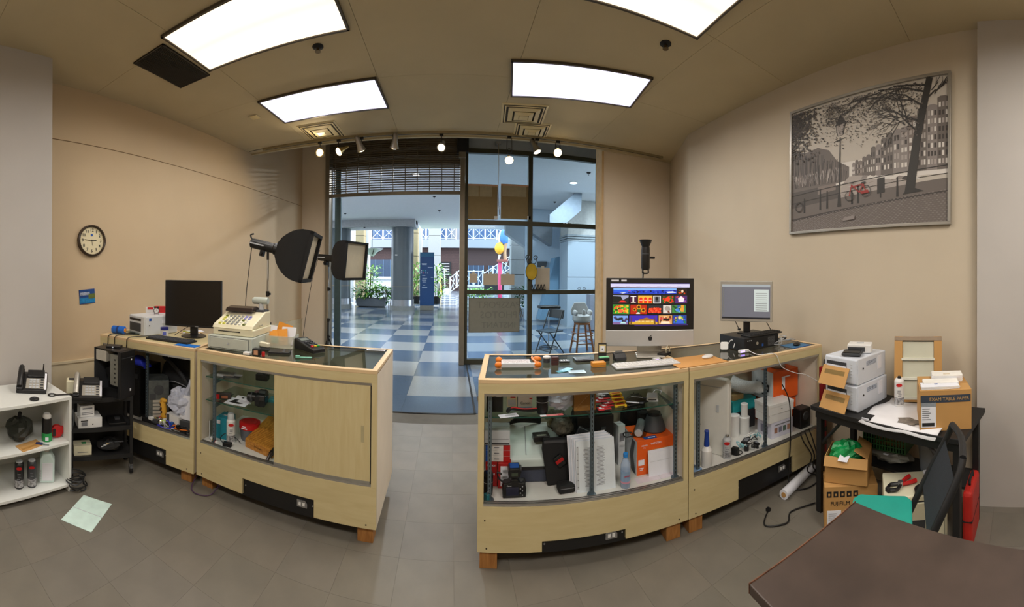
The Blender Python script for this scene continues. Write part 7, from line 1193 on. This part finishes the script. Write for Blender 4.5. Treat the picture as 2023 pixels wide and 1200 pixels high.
def cup(x, y, z, r_, h, label): t = thing('white_canister', label, 'canister', inD(x, y, z), 0, 'white plastic canisters'); ob('body', MB().lathe([(r_, 0), (r_, h * .9)], 18), m_white, t, smooth=.5); ob('lid', MB().lathe([(r_ * 1.05, h * .9), (r_ * 1.05, h), (r_ * .9, h + .003)], 18), m_white, t, smooth=.5)
cup(.60, .35, ZD, .04, .16, 'single white canister behind the adapters'); cup(.69, .34, ZD, .042, .13, 'wide white canister under the narrow one'); cup(.69, .34, ZD + .134, .028, .10, 'narrow white canister stacked on the wide one')
# white boxes
wx, wy = .895, .20
carton('printed_box', 'white box printed with small photos at the bottom of the white stack', 'box', inD(wx, wy), aC - .05, .22, .18, .12, M('box_lilac', (206, 206, 222), .5), panels=tuple(('f', -.3 + k * .2, .3, .14, .34, [M('foto_a', (150, 110, 90), .5), M('foto_b', (120, 120, 140), .5), M('foto_c', (90, 110, 100), .5), M('foto_d', (170, 130, 110), .5)][k]) for k in range(4)) + (('l', 0, .2, .5, .5, M('foto_b')), ('f', 0, .78, .7, .06, m_grey)))
carton('flat_white_box', 'plain white box in the middle of the white stack', 'box', inD(wx - .015, wy, ZD + .122), aC - .03, .235, .18, .06, m_white)
carton('flat_white_box', 'white lidded box with a red end on top of the white stack', 'box', inD(wx - .01, wy, ZD + .184), aC - .07, .25, .19, .078, m_white, lid=m_white, panels=(('f', .4, .75, .12, .14, m_red), ('f', 0, .4, .06, .06, m_grey)))
# orange boxes with strobe print
t = carton('strobe_carton', 'orange box lower of two at the right end of the right counter', 'box', inD(1.075, .40), aC, .26, .26, .22, m_oran)
t = carton('strobe_carton', 'orange studio flash box with a white side showing a strobe', 'box', inD(1.055, .38, ZD + .222), aC, .29, .28, .24, m_oran, panels=(('l', 0, 0, .99, .99, m_pgrey), ('f', -.1, .35, .12, .42, m_paper)))
xl = -.151 - .001; ob('strobe_body_print', MB().prism([(.05, .08), (-.09, .07), (-.10, .13), (.05, .14)], 'X', xl - .001, xl), m_black, t); ob('strobe_dish_print', MB().prism([(.05 + .03 * math.cos(k * .524), .11 + .055 * math.sin(k * .524)) for k in range(12)], 'X', xl - .002, xl - .001), m_lgrey, t); ob('strobe_rim_print', MB().prism([(.055 + .018 * math.cos(k * .524), .11 + .038 * math.sin(k * .524)) for k in range(12)], 'X', xl - .003, xl - .002), m_grey, t); ob('strobe_handle_print', MB().prism([(.0, .08), (-.02, .08), (-.03, .04), (-.01, .04)], 'X', xl - .002, xl - .001), m_black, t)
fx0 = -.1405; ob('orange_print', MB().box(.0, fx0, .18, .1, .001, .01), m_paper, t)
t = thing('roll_tape', 'flat coil of clear tape on the top orange box', 'coil', inD(1.06, .34, ZD + .464), 0); ob('coil', MB().lathe([(.05, 0), (.06, .004), (.06, .016), (.05, .02), (.03, .02), (.03, .0)], 22), M('coil_tan', (150, 120, 100), .4), t); ob('wrap', MB().lathe([(.062, .004), (.062, .014)], 22), m_clear, t)
carton('teal_shoebox', 'teal box in the middle of the right counter', 'box', inD(.74, .48), aC, .24, .16, .09, M('shoebox_teal', (40, 160, 166), .5)).location.z = ZD + .15
carton('grey_riser', 'dark box under the teal box in the right counter', 'box', inD(.74, .48), aC, .22, .16, .148, m_dkgrey)
carton('wood_box', 'small wooden box on the teal box', 'box', inD(.69, .46, ZD + .242), aC + .1, .11, .08, .04, M('wood_pale', (186, 160, 110), .5, var=.1))
t = thing('bubble_roll', 'roll of white bubble wrap over the teal box', 'bubble wrap', inD(.76, .42, ZD + .285), aC - .5); ob('roll', MB().tube([(-.12, .03, .09), (-.05, .01, .06), (.04, 0, .045), (.14, -.02, .05)], [.06, .045], 12, sm=4), M('bubble_white', (206, 212, 216), .35, var=.1, bump=.8, bscale=90), t, smooth=1.5); ob('loose_end', MB().sph(.12, -.02, .035, .07, .04, .035, 12, 8, jit=.1), M('bubble_white'), t, smooth=2)
t = thing('red_bag', 'red bag slumped behind the white case', 'bag', inD(.48, .42), aC); ob('bag', crumple(.16, .14, .26, 51), M('bag_red', (186, 40, 40), .5, var=.1), t, smooth=2); ob('badge', MB().box(.04, -.075, .05, .05, .004, .03), M('badge_amber', (200, 150, 50), .5), t)
t = thing('green_bag', 'dark green bag high behind the white case', 'bag', inD(.56, .52, ZD), aC); ob('bag', MB().sph(0, 0, .2, .1, .07, .2, 14, 9, jit=.06), M('bag_green', (40, 84, 78), .6, var=.15), t, smooth=2); ob('tie', MB().cyl((0, 0, .39), (0, 0, .42), .02, .03, n=8), M('bag_green'), t)
t = thing('blue_folder', 'blue folder edge leaning before the teal box', 'folder', inD(.60, .45, ZD), aC + .3); ob('cover', MB().at(rx=R(-20), ry=R(20)).box(0, 0, .1, .12, .006, .1), m_blue, t); ob('pages', MB().at(0, .006, 0, rx=R(-20), ry=R(20)).box(0, 0, .1, .115, .004, .1), m_paper, t); ob('stand', MB().box(0, .03, 0, .08, .04, .12), m_blackm, t)
t = thing('small_speaker', 'black speaker at the right end of the right counter deck', 'speaker', inD(1.13, .13), aC); ob('cabinet', MB().box(0, 0, 0, .12, .10, .16), m_black, t, bev=.008); ob('driver', MB().at(0, -.05, .1, rx=R(90)).lathe([(.035, 0), (.03, .006), (.01, .003)], 18), m_dkgrey, t); ob('plate', MB().box(0, -.051, .02, .05, .002, .02), m_blackm, t)
t = thing('paper_roll', 'long white paper roll lying on the floor under the right counter', 'paper roll', P(1578, 958, 0), aC + .25); ob('roll', MB().cyl((-.22, 0, .035), (.22, 0, .035), .035, n=18), m_paper, t, smooth=.6); ob('core', MB().cyl((-.223, 0, .035), (-.219, 0, .035), .018, n=14), m_kraft, t)
# ================================================================ right side: work table against the wall
ZW = .72; fT = F(2.08, 1.36, R(-98)); TLn, TD = 1.06, .50
def onT(x, y, z=ZW): return fT.w(x, y, z)
t = thing('work_table', 'black work table along the right wall carrying two printers', 'table', fT.w(0, 0), fT.a)
ob('table_top', MB().bb(0, 0, ZW - .03, TLn, TD, ZW), m_cart, t, bev=.003); ob('wire_shelf', MB().bb(.1, TD * .52, .30, TLn - .06, TD - .02, .315), m_cart, t); ob('front_rail', MB().bb(.03, .02, ZW - .08, TLn - .03, .04, ZW - .03), m_cart, t)
for x in (.05, TLn - .05):
    for y in (.05, TD - .05): ob('leg', MB().box(x, y, 0, .04, .04, ZW - .03), m_cart, t)
    ob('strut', MB().tube([(x, .05, .45), (x + (.2 if x < .5 else -.2), .05, ZW - .05)], .012, 6), m_cart, t)
def dye(loc, rz, label):
    t = thing('photo_printer', label, 'printer', loc, rz, 'stacked photo printers'); w_, d_, h_ = .27, .36, .17
    ob('body', MB().box(0, 0, 0, w_, d_, h_), M('dye_grey', (206, 212, 222), .4, var=.02), t, bev=.006); ob('front_panel', MB().box(0, -d_ / 2 - .004, .01, w_ * .96, .012, h_ * .9), M('dye_grey'), t, bev=.004); ob('mouth', MB().box(-.03, -d_ / 2 - .011, .105, w_ * .6, .004, .035), m_dkgrey, t); ob('print_exit', MB().box(-.03, -d_ / 2 - .012, .10, w_ * .58, .004, .016), m_paper, t)
    for k in range(5): ob('status_mark', MB().box(.09, -d_ / 2 - .011, .05 + k * .02, .012, .002, .005), m_lgrey, t)
    ob('side_print', MB().box(w_ / 2 + .001, -.02, .11, .002, .12, .03), M('side_print', (150, 160, 176), .5, var=.6, scale=120), t); ob('side_label', MB().box(w_ / 2 + .001, .09, .06, .002, .05, .09), m_paper, t); ob('keyhole', MB().cyl((w_ / 2, -.12, .1), (w_ / 2 + .004, -.12, .1), .006, n=8), m_ink, t); ob('rear_door', MB().box(0, d_ / 2 + .003, .01, w_ * .9, .008, h_ * .9), m_lgrey, t)
    ob('card_tray', MB().at(-.03, -d_ / 2 - .012, .10, rx=R(62)).box(0, -.06, 0, w_ * .8, .13, .004), m_kraft, t); ob('tray_scrap', MB().at(-.03, -d_ / 2 - .014, .094, rx=R(62)).box(0, -.03, .005, w_ * .6, .03, .001), m_clear, t)
    return t
pp = onT(.21, .26); az = face(pp) - .62; dye(pp, az, 'lower of the two stacked photo printers on the black table'); dye(onT(.20, .26, ZW + .172), az + .03, 'upper of the two stacked photo printers on the black table')
q = onT(.20, .27, ZW + .344); t = thing('compact_printer', 'small white compact printer on the printer stack', 'printer', q, az + .5); ob('body', MB().box(.02, .02, 0, .17, .12, .06), m_white, t, bev=.008); ob('mouth', MB().box(.0, -.042, .012, .12, .004, .03), m_dkgrey, t); tr = ob('paper_cassette', MB().box(-.02, -.10, .006, .13, .13, .016), m_dkgrey, t, bev=.003); ob('cassette_lid', MB().box(-.02, -.10, .022, .11, .11, .004), m_black, tr); ob('screen', MB().at(.02, .02, .06).box(0, 0, 0, .05, .04, .003), m_lgrey, t)
# cloth with stain
b = MB(); r = random.Random(2); nx, ny = 10, 8; vs = []
for j in range(ny + 1):
    for i in range(nx + 1):
        u, v = i / nx, j / ny; x = .40 + u * .50 + .015 * math.sin(v * 9); y = -.03 + v * .44; z = ZW + .006 + .008 * abs(math.sin(u * 7 + v * 4)) + r.uniform(0, .003)
        if y < .0: z = ZW - .012 - .012 * abs(math.sin(u * 5)); y = -.012
        vs.append((x, y, z))
b.add(vs, [[j * (nx + 1) + i, j * (nx + 1) + i + 1, (j + 1) * (nx + 1) + i + 1, (j + 1) * (nx + 1) + i] for j in range(ny) for i in range(nx)])
t = thing('paper_cloth', 'crinkled white paper cloth with a dark spray stain on the table', 'cloth', fT.w(0, 0), fT.a); o = ob('sheet', b, M('cloth_white', (222, 222, 226), .7, var=.03), t, smooth=2); md = o.modifiers.new('thick', 'SOLIDIFY'); md.thickness = .002; md.offset = 1
ob('stain', MB().prism([(.70 + (.075 + .02 * math.sin(k * 2.3)) * math.cos(k * .45), .08 + (.05 + .012 * math.sin(k * 1.7)) * math.sin(k * .45)) for k in range(14)], 'Z', ZW + .0196, ZW + .0202), M('stain_grey', (120, 112, 104), .8, var=.4, scale=30), t)
q = onT(.52, .30, ZW + .017); spraycan(q, 'tall white spray can with a black nozzle on the paper cloth', m_white, m_black, .033, .165, .012, .03, oval=m_red)
# cardboard organiser
q = onT(.60, .43, ZW + .017); t = thing('cardboard_organiser', 'tall brown cardboard tray with three cream compartments against the wall', 'organiser', q, face(q), rot=(R(-6), 0, face(q))); W2 = .165; H = .44
for nm, bx, m in (('side_board', (-W2, -.03, 0, -W2 + .055, .03, H), m_kraft), ('side_board', (W2 - .055, -.03, 0, W2, .03, H), m_kraft), ('back_board', (-W2, .024, 0, W2, .03, H), m_kraftd), ('top_board', (-W2, -.032, H - .025, W2, .03, H), M('board_greytan', (150, 132, 112), .7)), ('bottom_board', (-W2, -.03, 0, W2, .03, .015), m_kraft)): ob(nm, MB().bb(*bx), m, t)
for k in range(3): c = ob('compartment', MB().bb(-W2 + .056, -.02, .018 + k * .132, W2 - .056, .022, .018 + k * .132 + .124), M('comp_cream', (196, 196, 178), .6, var=.03), t); ob('lip', MB().bb(-W2 + .05, -.034, .016 + k * .132, W2 - .05, -.02, .032 + k * .132), M('comp_lip', (214, 214, 200), .6), c)
# exam paper box and its papers
q = onT(.86, .22); bz = face(q) + .12
t = carton('exam_paper_carton', 'brown carton lettered EXAM TABLE PAPER at the near end of the table', 'box', q, bz, .30, .30, .23, m_kraft, tape=m_tapeb, panels=(('f', 0, .70, .96, .18, M('band_navy', (52, 62, 76), .6)), ('f', -.33, .10, .28, .62, m_paper), ('f', -.33, .60, .28, .12, M('label_teal', (40, 110, 130), .5)), ('r', .3, .4, .2, .2, m_tapeb)))
txt('EXAM TABLE PAPER', .026, M('print_tan', (186, 150, 96), .6), t, (.02, -.1525, .18)); stack_lines(6, .07, .125, .012, -.1522, m_grey, t, x=-.10, seed=4); ob('barcode', MB().box(-.10, -.1522, .028, .07, .0008, .02), m_ink, t)
for i, (x, y, n, w_, lb) in enumerate(((.03, .07, 9, .19, 'thick stack of envelopes at the back on the brown carton'), (-.02, -.03, 5, .21, 'middle stack of printed sheets on the brown carton'), (-.03, -.095, 4, .22, 'front sheets of paper with a blue mark on the brown carton'))):
    z = .2315; o = thing('paper_stack', lb, 'papers', Vector(q) + Vector((x * math.cos(bz) - y * math.sin(bz), x * math.sin(bz) + y * math.cos(bz), z)), bz + .05 * (i - 1), 'papers on the brown carton')
    for k in range(n): ob('sheet', MB().box(.002 * (k % 3), .001 * (k % 2), k * .0042, w_, .085 if i else .11, .0036), m_paper if k % 2 else M('sheet_ivory', (230, 228, 222), .7), o)
    if i == 2: ob('blue_mark', MB().box(-.02, .01, n * .0042, .02, .015, .0005), m_blue, o)
    if i == 0: ob('seal', MB().box(0, -.02, n * .0042, .04, .008, .0005), M('seal_ochre', (190, 160, 90), .6), o)
t = thing('black_sleeve', 'black folded sleeve with a white tag at the table edge', 'sleeve', onT(.44, .035, ZW + .001), fT.a); ob('fold', MB().box(0, 0, 0, .07, .06, .02), m_blackm, t, bev=.006); ob('tag', MB().box(0, -.031, .006, .05, .001, .008), m_paper, t)
# under the table
q = fT.w(.24, .12, 0); t = carton('film_paper_carton', 'brown FUJIFILM carton on the floor under the table', 'box', q, face(q) + .12, .34, .24, .27, m_kraft, tape=m_tapeb, panels=(('f', -.32, .10, .26, .35, m_paper),))
for k in range(5): ob('handling_mark', MB().box(-.14 + k * .042, -.1213, .205, .03, .0008, .036), m_ink, t); ob('mark_cutout', MB().box(-.14 + k * .042, -.1219, .214, .012, .0006, .014), m_kraft, t)
txt('FUJIFILM', .034, m_ink, t, (-.07, -.1222, .165)); stack_lines(4, .07, .10, .012, -.1222, m_grey, t, x=-.109, seed=9)
q2 = Vector(q) + Vector((.0, .0, .271)); t = thing('open_carton', 'open brown carton on the FUJIFILM carton', 'box', q2, face(q2) - .18); w_, d_, h_ = .28, .22, .17
for bx in ((-w_ / 2, -d_ / 2, 0, w_ / 2, -d_ / 2 + .004, h_), (-w_ / 2, d_ / 2 - .004, 0, w_ / 2, d_ / 2, h_), (-w_ / 2, -d_ / 2, 0, -w_ / 2 + .004, d_ / 2, h_), (w_ / 2 - .004, -d_ / 2, 0, w_ / 2, d_ / 2, h_)): ob('wall_board', MB().bb(*bx), m_kraft, t)
ob('bottom', MB().bb(-w_ / 2, -d_ / 2, 0, w_ / 2, d_ / 2, .004), m_kraftd, t); ob('flap', MB().at(w_ / 2 - .002, 0, h_, ry=R(-62)).bb(0, -d_ / 2, 0, .004, d_ / 2, .10), m_kraft, t); ob('flap', MB().at(0, -d_ / 2 + .002, h_, rx=R(150)).bb(-w_ / 2, 0, 0, w_ / 2, .004, .06), m_kraft, t)
t = thing('green_bag', 'bright green plastic bag spilling from the open carton', 'bag', q2 + Vector((-.03, .0, .075)), face(q2)); ob('bag', crumple(.22, .17, .17, 77, 18, 11, .16), M('bag_kelly', (14, 138, 72), .35, var=.15, bump=.4, bscale=20), t); ob('white_print', MB().at(-.02, -.085, .10, rx=R(-40)).prism([(-.04, -.02), (.02, -.03), (.04, .01), (0, .0), (-.02, .025)], 'Y', -.004, 0), m_paper, t)
q3 = fT.w(.42, .36, .316); t = thing('grey_sack', 'dull grey plastic packet on the low shelf under the table', 'packet', q3, fT.a); ob('sack', crumple(.34, .14, .09, 81), M('sack_grey', (130, 130, 122), .4, alpha=.9, var=.2), t); ob('sticker', MB().box(.0, -.06, .07, .04, .02, .002), m_paper, t)
q4 = fT.w(.40, .37, .41); t = thing('green_basket', 'dark green plastic basket under the work table', 'basket', q4 + Vector((0, 0, 0)), fT.a + .1); w_, d_, h_ = .32, .16, .13; mb_ = M('basket_green', (30, 84, 40), .5, var=.1)
ob('rim', MB().bb(-w_ / 2 - .01, -d_ / 2 - .01, h_, w_ / 2 + .01, -d_ / 2, h_ + .015).bb(-w_ / 2 - .01, d_ / 2, h_, w_ / 2 + .01, d_ / 2 + .01, h_ + .015).bb(-w_ / 2 - .01, -d_ / 2, h_, -w_ / 2, d_ / 2, h_ + .015).bb(w_ / 2, -d_ / 2, h_, w_ / 2 + .01, d_ / 2, h_ + .015), mb_, t)
for k in range(16): ob('slat', MB().bb(-w_ / 2 + k * .0205, -d_ / 2, 0, -w_ / 2 + k * .0205 + .009, -d_ / 2 + .005, h_), mb_, t)
for k in range(3): ob('hoop', MB().bb(-w_ / 2, -d_ / 2 - .001, .03 + k * .035, w_ / 2, -d_ / 2 + .004, .038 + k * .035), mb_, t)
ob('bottom', MB().bb(-w_ / 2, -d_ / 2, 0, w_ / 2, d_ / 2, .005), mb_, t); ob('far_side', MB().bb(-w_ / 2, d_ / 2 - .005, 0, w_ / 2, d_ / 2, h_).bb(-w_ / 2, -d_ / 2, 0, -w_ / 2 + .005, d_ / 2, h_).bb(w_ / 2 - .005, -d_ / 2, 0, w_ / 2, d_ / 2, h_), mb_, t); ob('card_inside', MB().at(0, 0, .01, rx=R(-8)).box(.02, 0, 0, .26, .04, .14), m_kraftd, t)
t = thing('grey_bucket', 'grey plastic bucket on the low shelf behind the safe', 'bucket', fT.w(.74, .37, .316)); ob('bucket', MB().lathe([(.085, 0), (.105, .2), (.11, .205), (.11, .215), (.098, .215), (.08, .01)], 22), M('bucket_grey', (112, 118, 124), .5), t, smooth=.6); ob('handle', MB().tube([(-.1, 0, .2), (-.06, -.08, .16), (.06, -.08, .16), (.1, 0, .2)], .004, 6, sm=3), m_steel, t)
q = fT.w(.72, .10, 0); sz = face(q) + .12; t = thing('small_safe', 'cream steel safe on the floor under the table', 'safe', q, sz); m_safe = M('safe_cream', (206, 202, 176), .45, var=.03); w_, d_, h_ = .36, .26, .37
ob('body', MB().box(0, 0, .01, w_, d_, h_ - .01), m_safe, t, bev=.008); dr = ob('door', MB().box(0, -d_ / 2 - .004, .03, w_ * .88, .012, h_ * .82), m_safe, t, bev=.003); ob('door_gap', MB().box(0, -d_ / 2 - .0008, .026, w_ * .9, .002, h_ * .85), m_ink, dr); ob('control_panel', MB().box(-.04, -d_ / 2 - .011, .19, .18, .004, .05), m_dkgrey, dr); ob('shield_badge', MB().box(.105, -d_ / 2 - .011, .22, .03, .003, .045), M('badge_violet', (70, 50, 130), .5), dr); ob('hinge', MB().cyl((w_ * .46, -d_ / 2 - .006, .08), (w_ * .46, -d_ / 2 - .006, .14), .007, n=8), m_steel, dr)
for x in (-.14, .14): ob('foot', MB().box(x, 0, 0, .04, .2, .012), m_black, t)
for i, (dx, dy, a) in enumerate(((-.08, -.03, .6), (.06, -.05, 1.0))):
    c = Vector(q) + Vector((dx * math.cos(sz) - dy * math.sin(sz), dx * math.sin(sz) + dy * math.cos(sz), h_)); t = thing('spring_clamp', ['black spring clamp with red grips, left on the safe', 'black spring clamp with red grips, right on the safe'][i], 'clamp', c, sz + a, 'spring clamps on the safe')
    for s in (-1, 1): ob('jaw', MB().tube([(0, s * .004, .016), (-.05, s * .03, .016), (-.085, s * .012, .016)], .010, 7, sm=3), m_black, t); ob('grip', MB().tube([(0, -s * .004, .016), (.05, -s * .022, .016), (.095, -s * .03, .016)], [.009, .013], 8, sm=3), m_red, t)
    ob('spring', MB().cyl((0, 0, 0), (0, 0, .032), .016, n=12), m_steel, t); ob('pad', MB().box(-.09, .0, .004, .02, .03, .02), m_blackm, t)
t = carton('white_pad', 'white note pad on the right corner of the safe', 'pad', Vector(q) + Vector((.12 * math.cos(sz) - .07 * math.sin(sz), .12 * math.sin(sz) + .07 * math.cos(sz), h_)), sz + .2, .08, .10, .012, m_paper)
t = thing('red_case', 'red soft case standing on the floor at the right wall', 'case', fT.w(1.02, .30, 0), fT.a + .1); ob('body', MB().box(0, 0, 0, .06, .28, .34), M('case_red', (176, 34, 26), .5, var=.08), t, bev=.02); ob('handle', MB().tube([(0, -.05, .34), (0, -.05, .37), (0, .05, .37), (0, .05, .34)], .008, 6, sm=2), m_blackm, t); ob('zip', MB().box(0, 0, .17, .063, .282, .006), m_blackm, t)
cable('floor_cable', [fT.w(-.02, .08, .01), fT.w(-.08, -.1, .008), fT.w(-.02, -.2, .008), fT.w(-.1, -.32, .008), fT.w(-.2, -.2, .008)], .005, m_black, 'black cable lying on the floor beside the brown cartons')
# chair and foreground desk
q = Vector((1.50, .67, 0)); t = thing('office_chair', 'black chair with a teal seat in the lower right corner', 'chair', q, R(198)); mch = M('chair_black', (24, 25, 27), .5, var=.06); mte = M('seat_teal', (30, 150, 134), .5, var=.04)
ob('seat', MB().prism([(-.2, -.06), (-.16, -.09), (.16, -.09), (.2, -.06), (.2, .17), (.16, .2), (-.16, .2), (-.2, .17)], 'Z', .47, .50), mte, t, bev=.008)
for s in (-1, 1): ob('back_post', MB().tube([(s * .2, .19, .42), (s * .205, .24, .52), (s * .205, .31, .66), (s * .19, .38, .80), (s * .17, .40, .86)], .017, 8, sm=4), mch, t, smooth=1.5)
ob('back_mesh', MB().add([(x, y, z) for z, y in ((.55, .255), (.66, .305), (.78, .365)) for x in (-.19, -.06, .06, .19)], [[r_ * 4 + c_, r_ * 4 + c_ + 1, r_ * 4 + c_ + 5, r_ * 4 + c_ + 4] for r_ in range(2) for c_ in range(3)]), M('mesh_slate', (34, 40, 48), .8, var=.3, scale=200), t); ob('top_rail', MB().tube([(-.17, .40, .86), (0, .42, .87), (.17, .40, .86)], .016, 8, sm=3), mch, t)
for sx in (-1, 1):
    for y in (-.06, .18): ob('leg', MB().tube([(sx * .18, y, .47), (sx * .21, y * 1.15, 0)], .013, 8), mch, t)
fE = F(1.28, .625, R(171)); t = thing('foreground_desk', 'worn dark brown desk corner at the lower right edge', 'desk', fE.w(0, 0), fE.a)
mdk = M('desk_dark', (66, 54, 48), .45, var=.25, scale=6); ob('desk_top', MB().bb(0, 0, .69, .52, .80, .72), mdk, t, bev=.004); ob('worn_edge', MB().bb(0, -.002, .692, .52, .0005, .722), M('edge_rust', (112, 74, 54), .6, var=.6, scale=20), t)
for x in (.05, .47):
    for y in (.05, .75): ob('leg', MB().box(x, y, 0, .045, .045, .69), mdk, t)
# ================================================================ smaller clutter
def sack(name, label, cat, loc, rz, w, d, h, m, seed, jit=.12, strap=True):
    t = thing(name, label, cat, loc, rz); ob('sack', crumple(w, d, h, seed, 16, 10, jit), m, t, smooth=1.2)
    if strap: ob('strap', MB().tube([(-w * .3, -d * .3, h * .8), (-w * .1, -d * .5, h * .95), (w * .15, -d * .5, h * .7), (w * .3, -d * .45, h * .4)], .006, 6, sm=4), m_blackm, t)
    return t
m_dk = M('cordura_black', (20, 21, 23), .7, var=.3, scale=20, bump=.3, bscale=60); m_smoke = M('smoke_film', (84, 82, 74), .25, .2, var=.6, scale=35, bump=.7, bscale=40)
sack('lens_pouch', 'black lens pouch crammed under the glass shelf beside the camera bag', 'pouch', inC(.565, .36), aC, .16, .14, .34, m_dk, 101)
sack('film_sleeve', 'smoky clear sleeve hanging under the shelf right of the inkjet printer', 'sleeve', inC(.50, .27, ZD + .26), aC, .13, .10, .12, m_smoke, 102, .22, False)
t = thing('strap_pile', 'pile of black straps on the back of the inkjet printer', 'straps', inC(.27, .43, ZD + .262), aC)
for k in range(3): ob('strap_loop', MB().tube([(-.1 + .02 * k, 0, .012 + .012 * k), (-.04, -.03, .04 + .01 * k), (.05, -.01, .03 + .008 * k), (.11, .02, .012 + .01 * k)], .011, 6, sm=4), m_dk, t)
dslr(inC(.84, .44), aC + 2.6, 'black camera at the back of the deck left of the orange flash box', .05)
sack('black_bag', 'black bag behind the orange flash box', 'bag', inC(1.06, .50), aC, .2, .16, .40, m_dk, 104)
carton('white_pack', 'small white pack standing on its side behind the orange flash box', 'box', inC(.90, .36), aC + .2, .05, .07, .26, m_pgrey, panels=(('f', 0, .6, .7, .2, m_grey),))
sack('tripod_bag', 'black bag squeezed behind the tall white case', 'bag', inD(.17, .50), aC, .22, .16, .48, m_dk, 105)
sack('dark_pouch', 'dark pouch on top between the white case and the bubble wrap', 'pouch', inD(.42, .55), aC, .12, .1, .5, m_dk, 106)
carton('blue_booklet', 'pale blue booklet lying by the left upright of the right counter', 'booklet', inD(.075, .09), aC + .3, .08, .10, .012, M('booklet_blue', (130, 160, 196), .5))
t = thing('clear_jar', 'clear plastic jar of wires left of the white bottle', 'jar', inD(.075, .22), 0); ob('jar', MB().lathe([(.035, 0), (.038, .005), (.038, .10), (.03, .11)], 18), m_clear, t); ob('wires', crumple(.06, .06, .08, 107), m_dkgrey, t)
t = thing('pink_wrap', 'pink plastic wrap on the lower glass shelf behind the camera', 'wrap', inB(.36, .33, .645), 0); ob('wrap', crumple(.12, .08, .06, 108, 12, 8, .2), M('wrap_pink', (196, 150, 160), .3, alpha=.8, var=.2), t); ob('cord', MB().tube([(-.08, -.02, .01), (-.03, -.05, .03), (.04, -.03, .012)], .002, 5, sm=4), m_black, t)
carton('flat_brown_box', 'flat brown box behind the paper cutter', 'box', inB(.52, .46), .05, .22, .12, .10, M('box_umber', (128, 104, 70), .7, var=.1), panels=(('t', -.1, 0, .3, .4, m_kraft),))
t = thing('paper_scrap', 'white paper scrap on the deck right of the red lidded tub', 'paper', inB(.585, .38), .3); ob('sheet', MB().box(0, 0, 0, .12, .09, .001), m_paper, t); ob('fold', MB().at(.02, 0, .001, rx=R(12)).box(0, .02, 0, .08, .05, .001), m_paper, t)
sack('black_pouch', 'black pouch lying before the backpack in the leftmost counter', 'pouch', inA(.88, .24), fA.a, .14, .12, .16, m_dk, 109)
t = thing('round_speaker', 'small dark round speaker lens on the deck near the right upright of the leftmost counter', 'speaker', inA(.905, .055), .2); ob('ring', MB().at(0, 0, .028, rx=R(70)).lathe([(.028, -.01), (.028, .012), (.02, .014), (.018, .004)], 18), m_black, t); ob('cone', MB().at(0, 0, .028, rx=R(70)).lathe([(.018, .006), (.006, .002)], 14), m_dkgrey, t)
t = thing('white_tray', 'white plastic tray under the tangled cables', 'tray', inA(.73, .09), fA.a); ob('tray', MB().box(0, 0, 0, .34, .11, .004), m_white, t); ob('rim', MB().bb(-.17, -.056, 0, .17, -.052, .012).bb(-.17, .052, 0, .17, .056, .012), m_white, t)
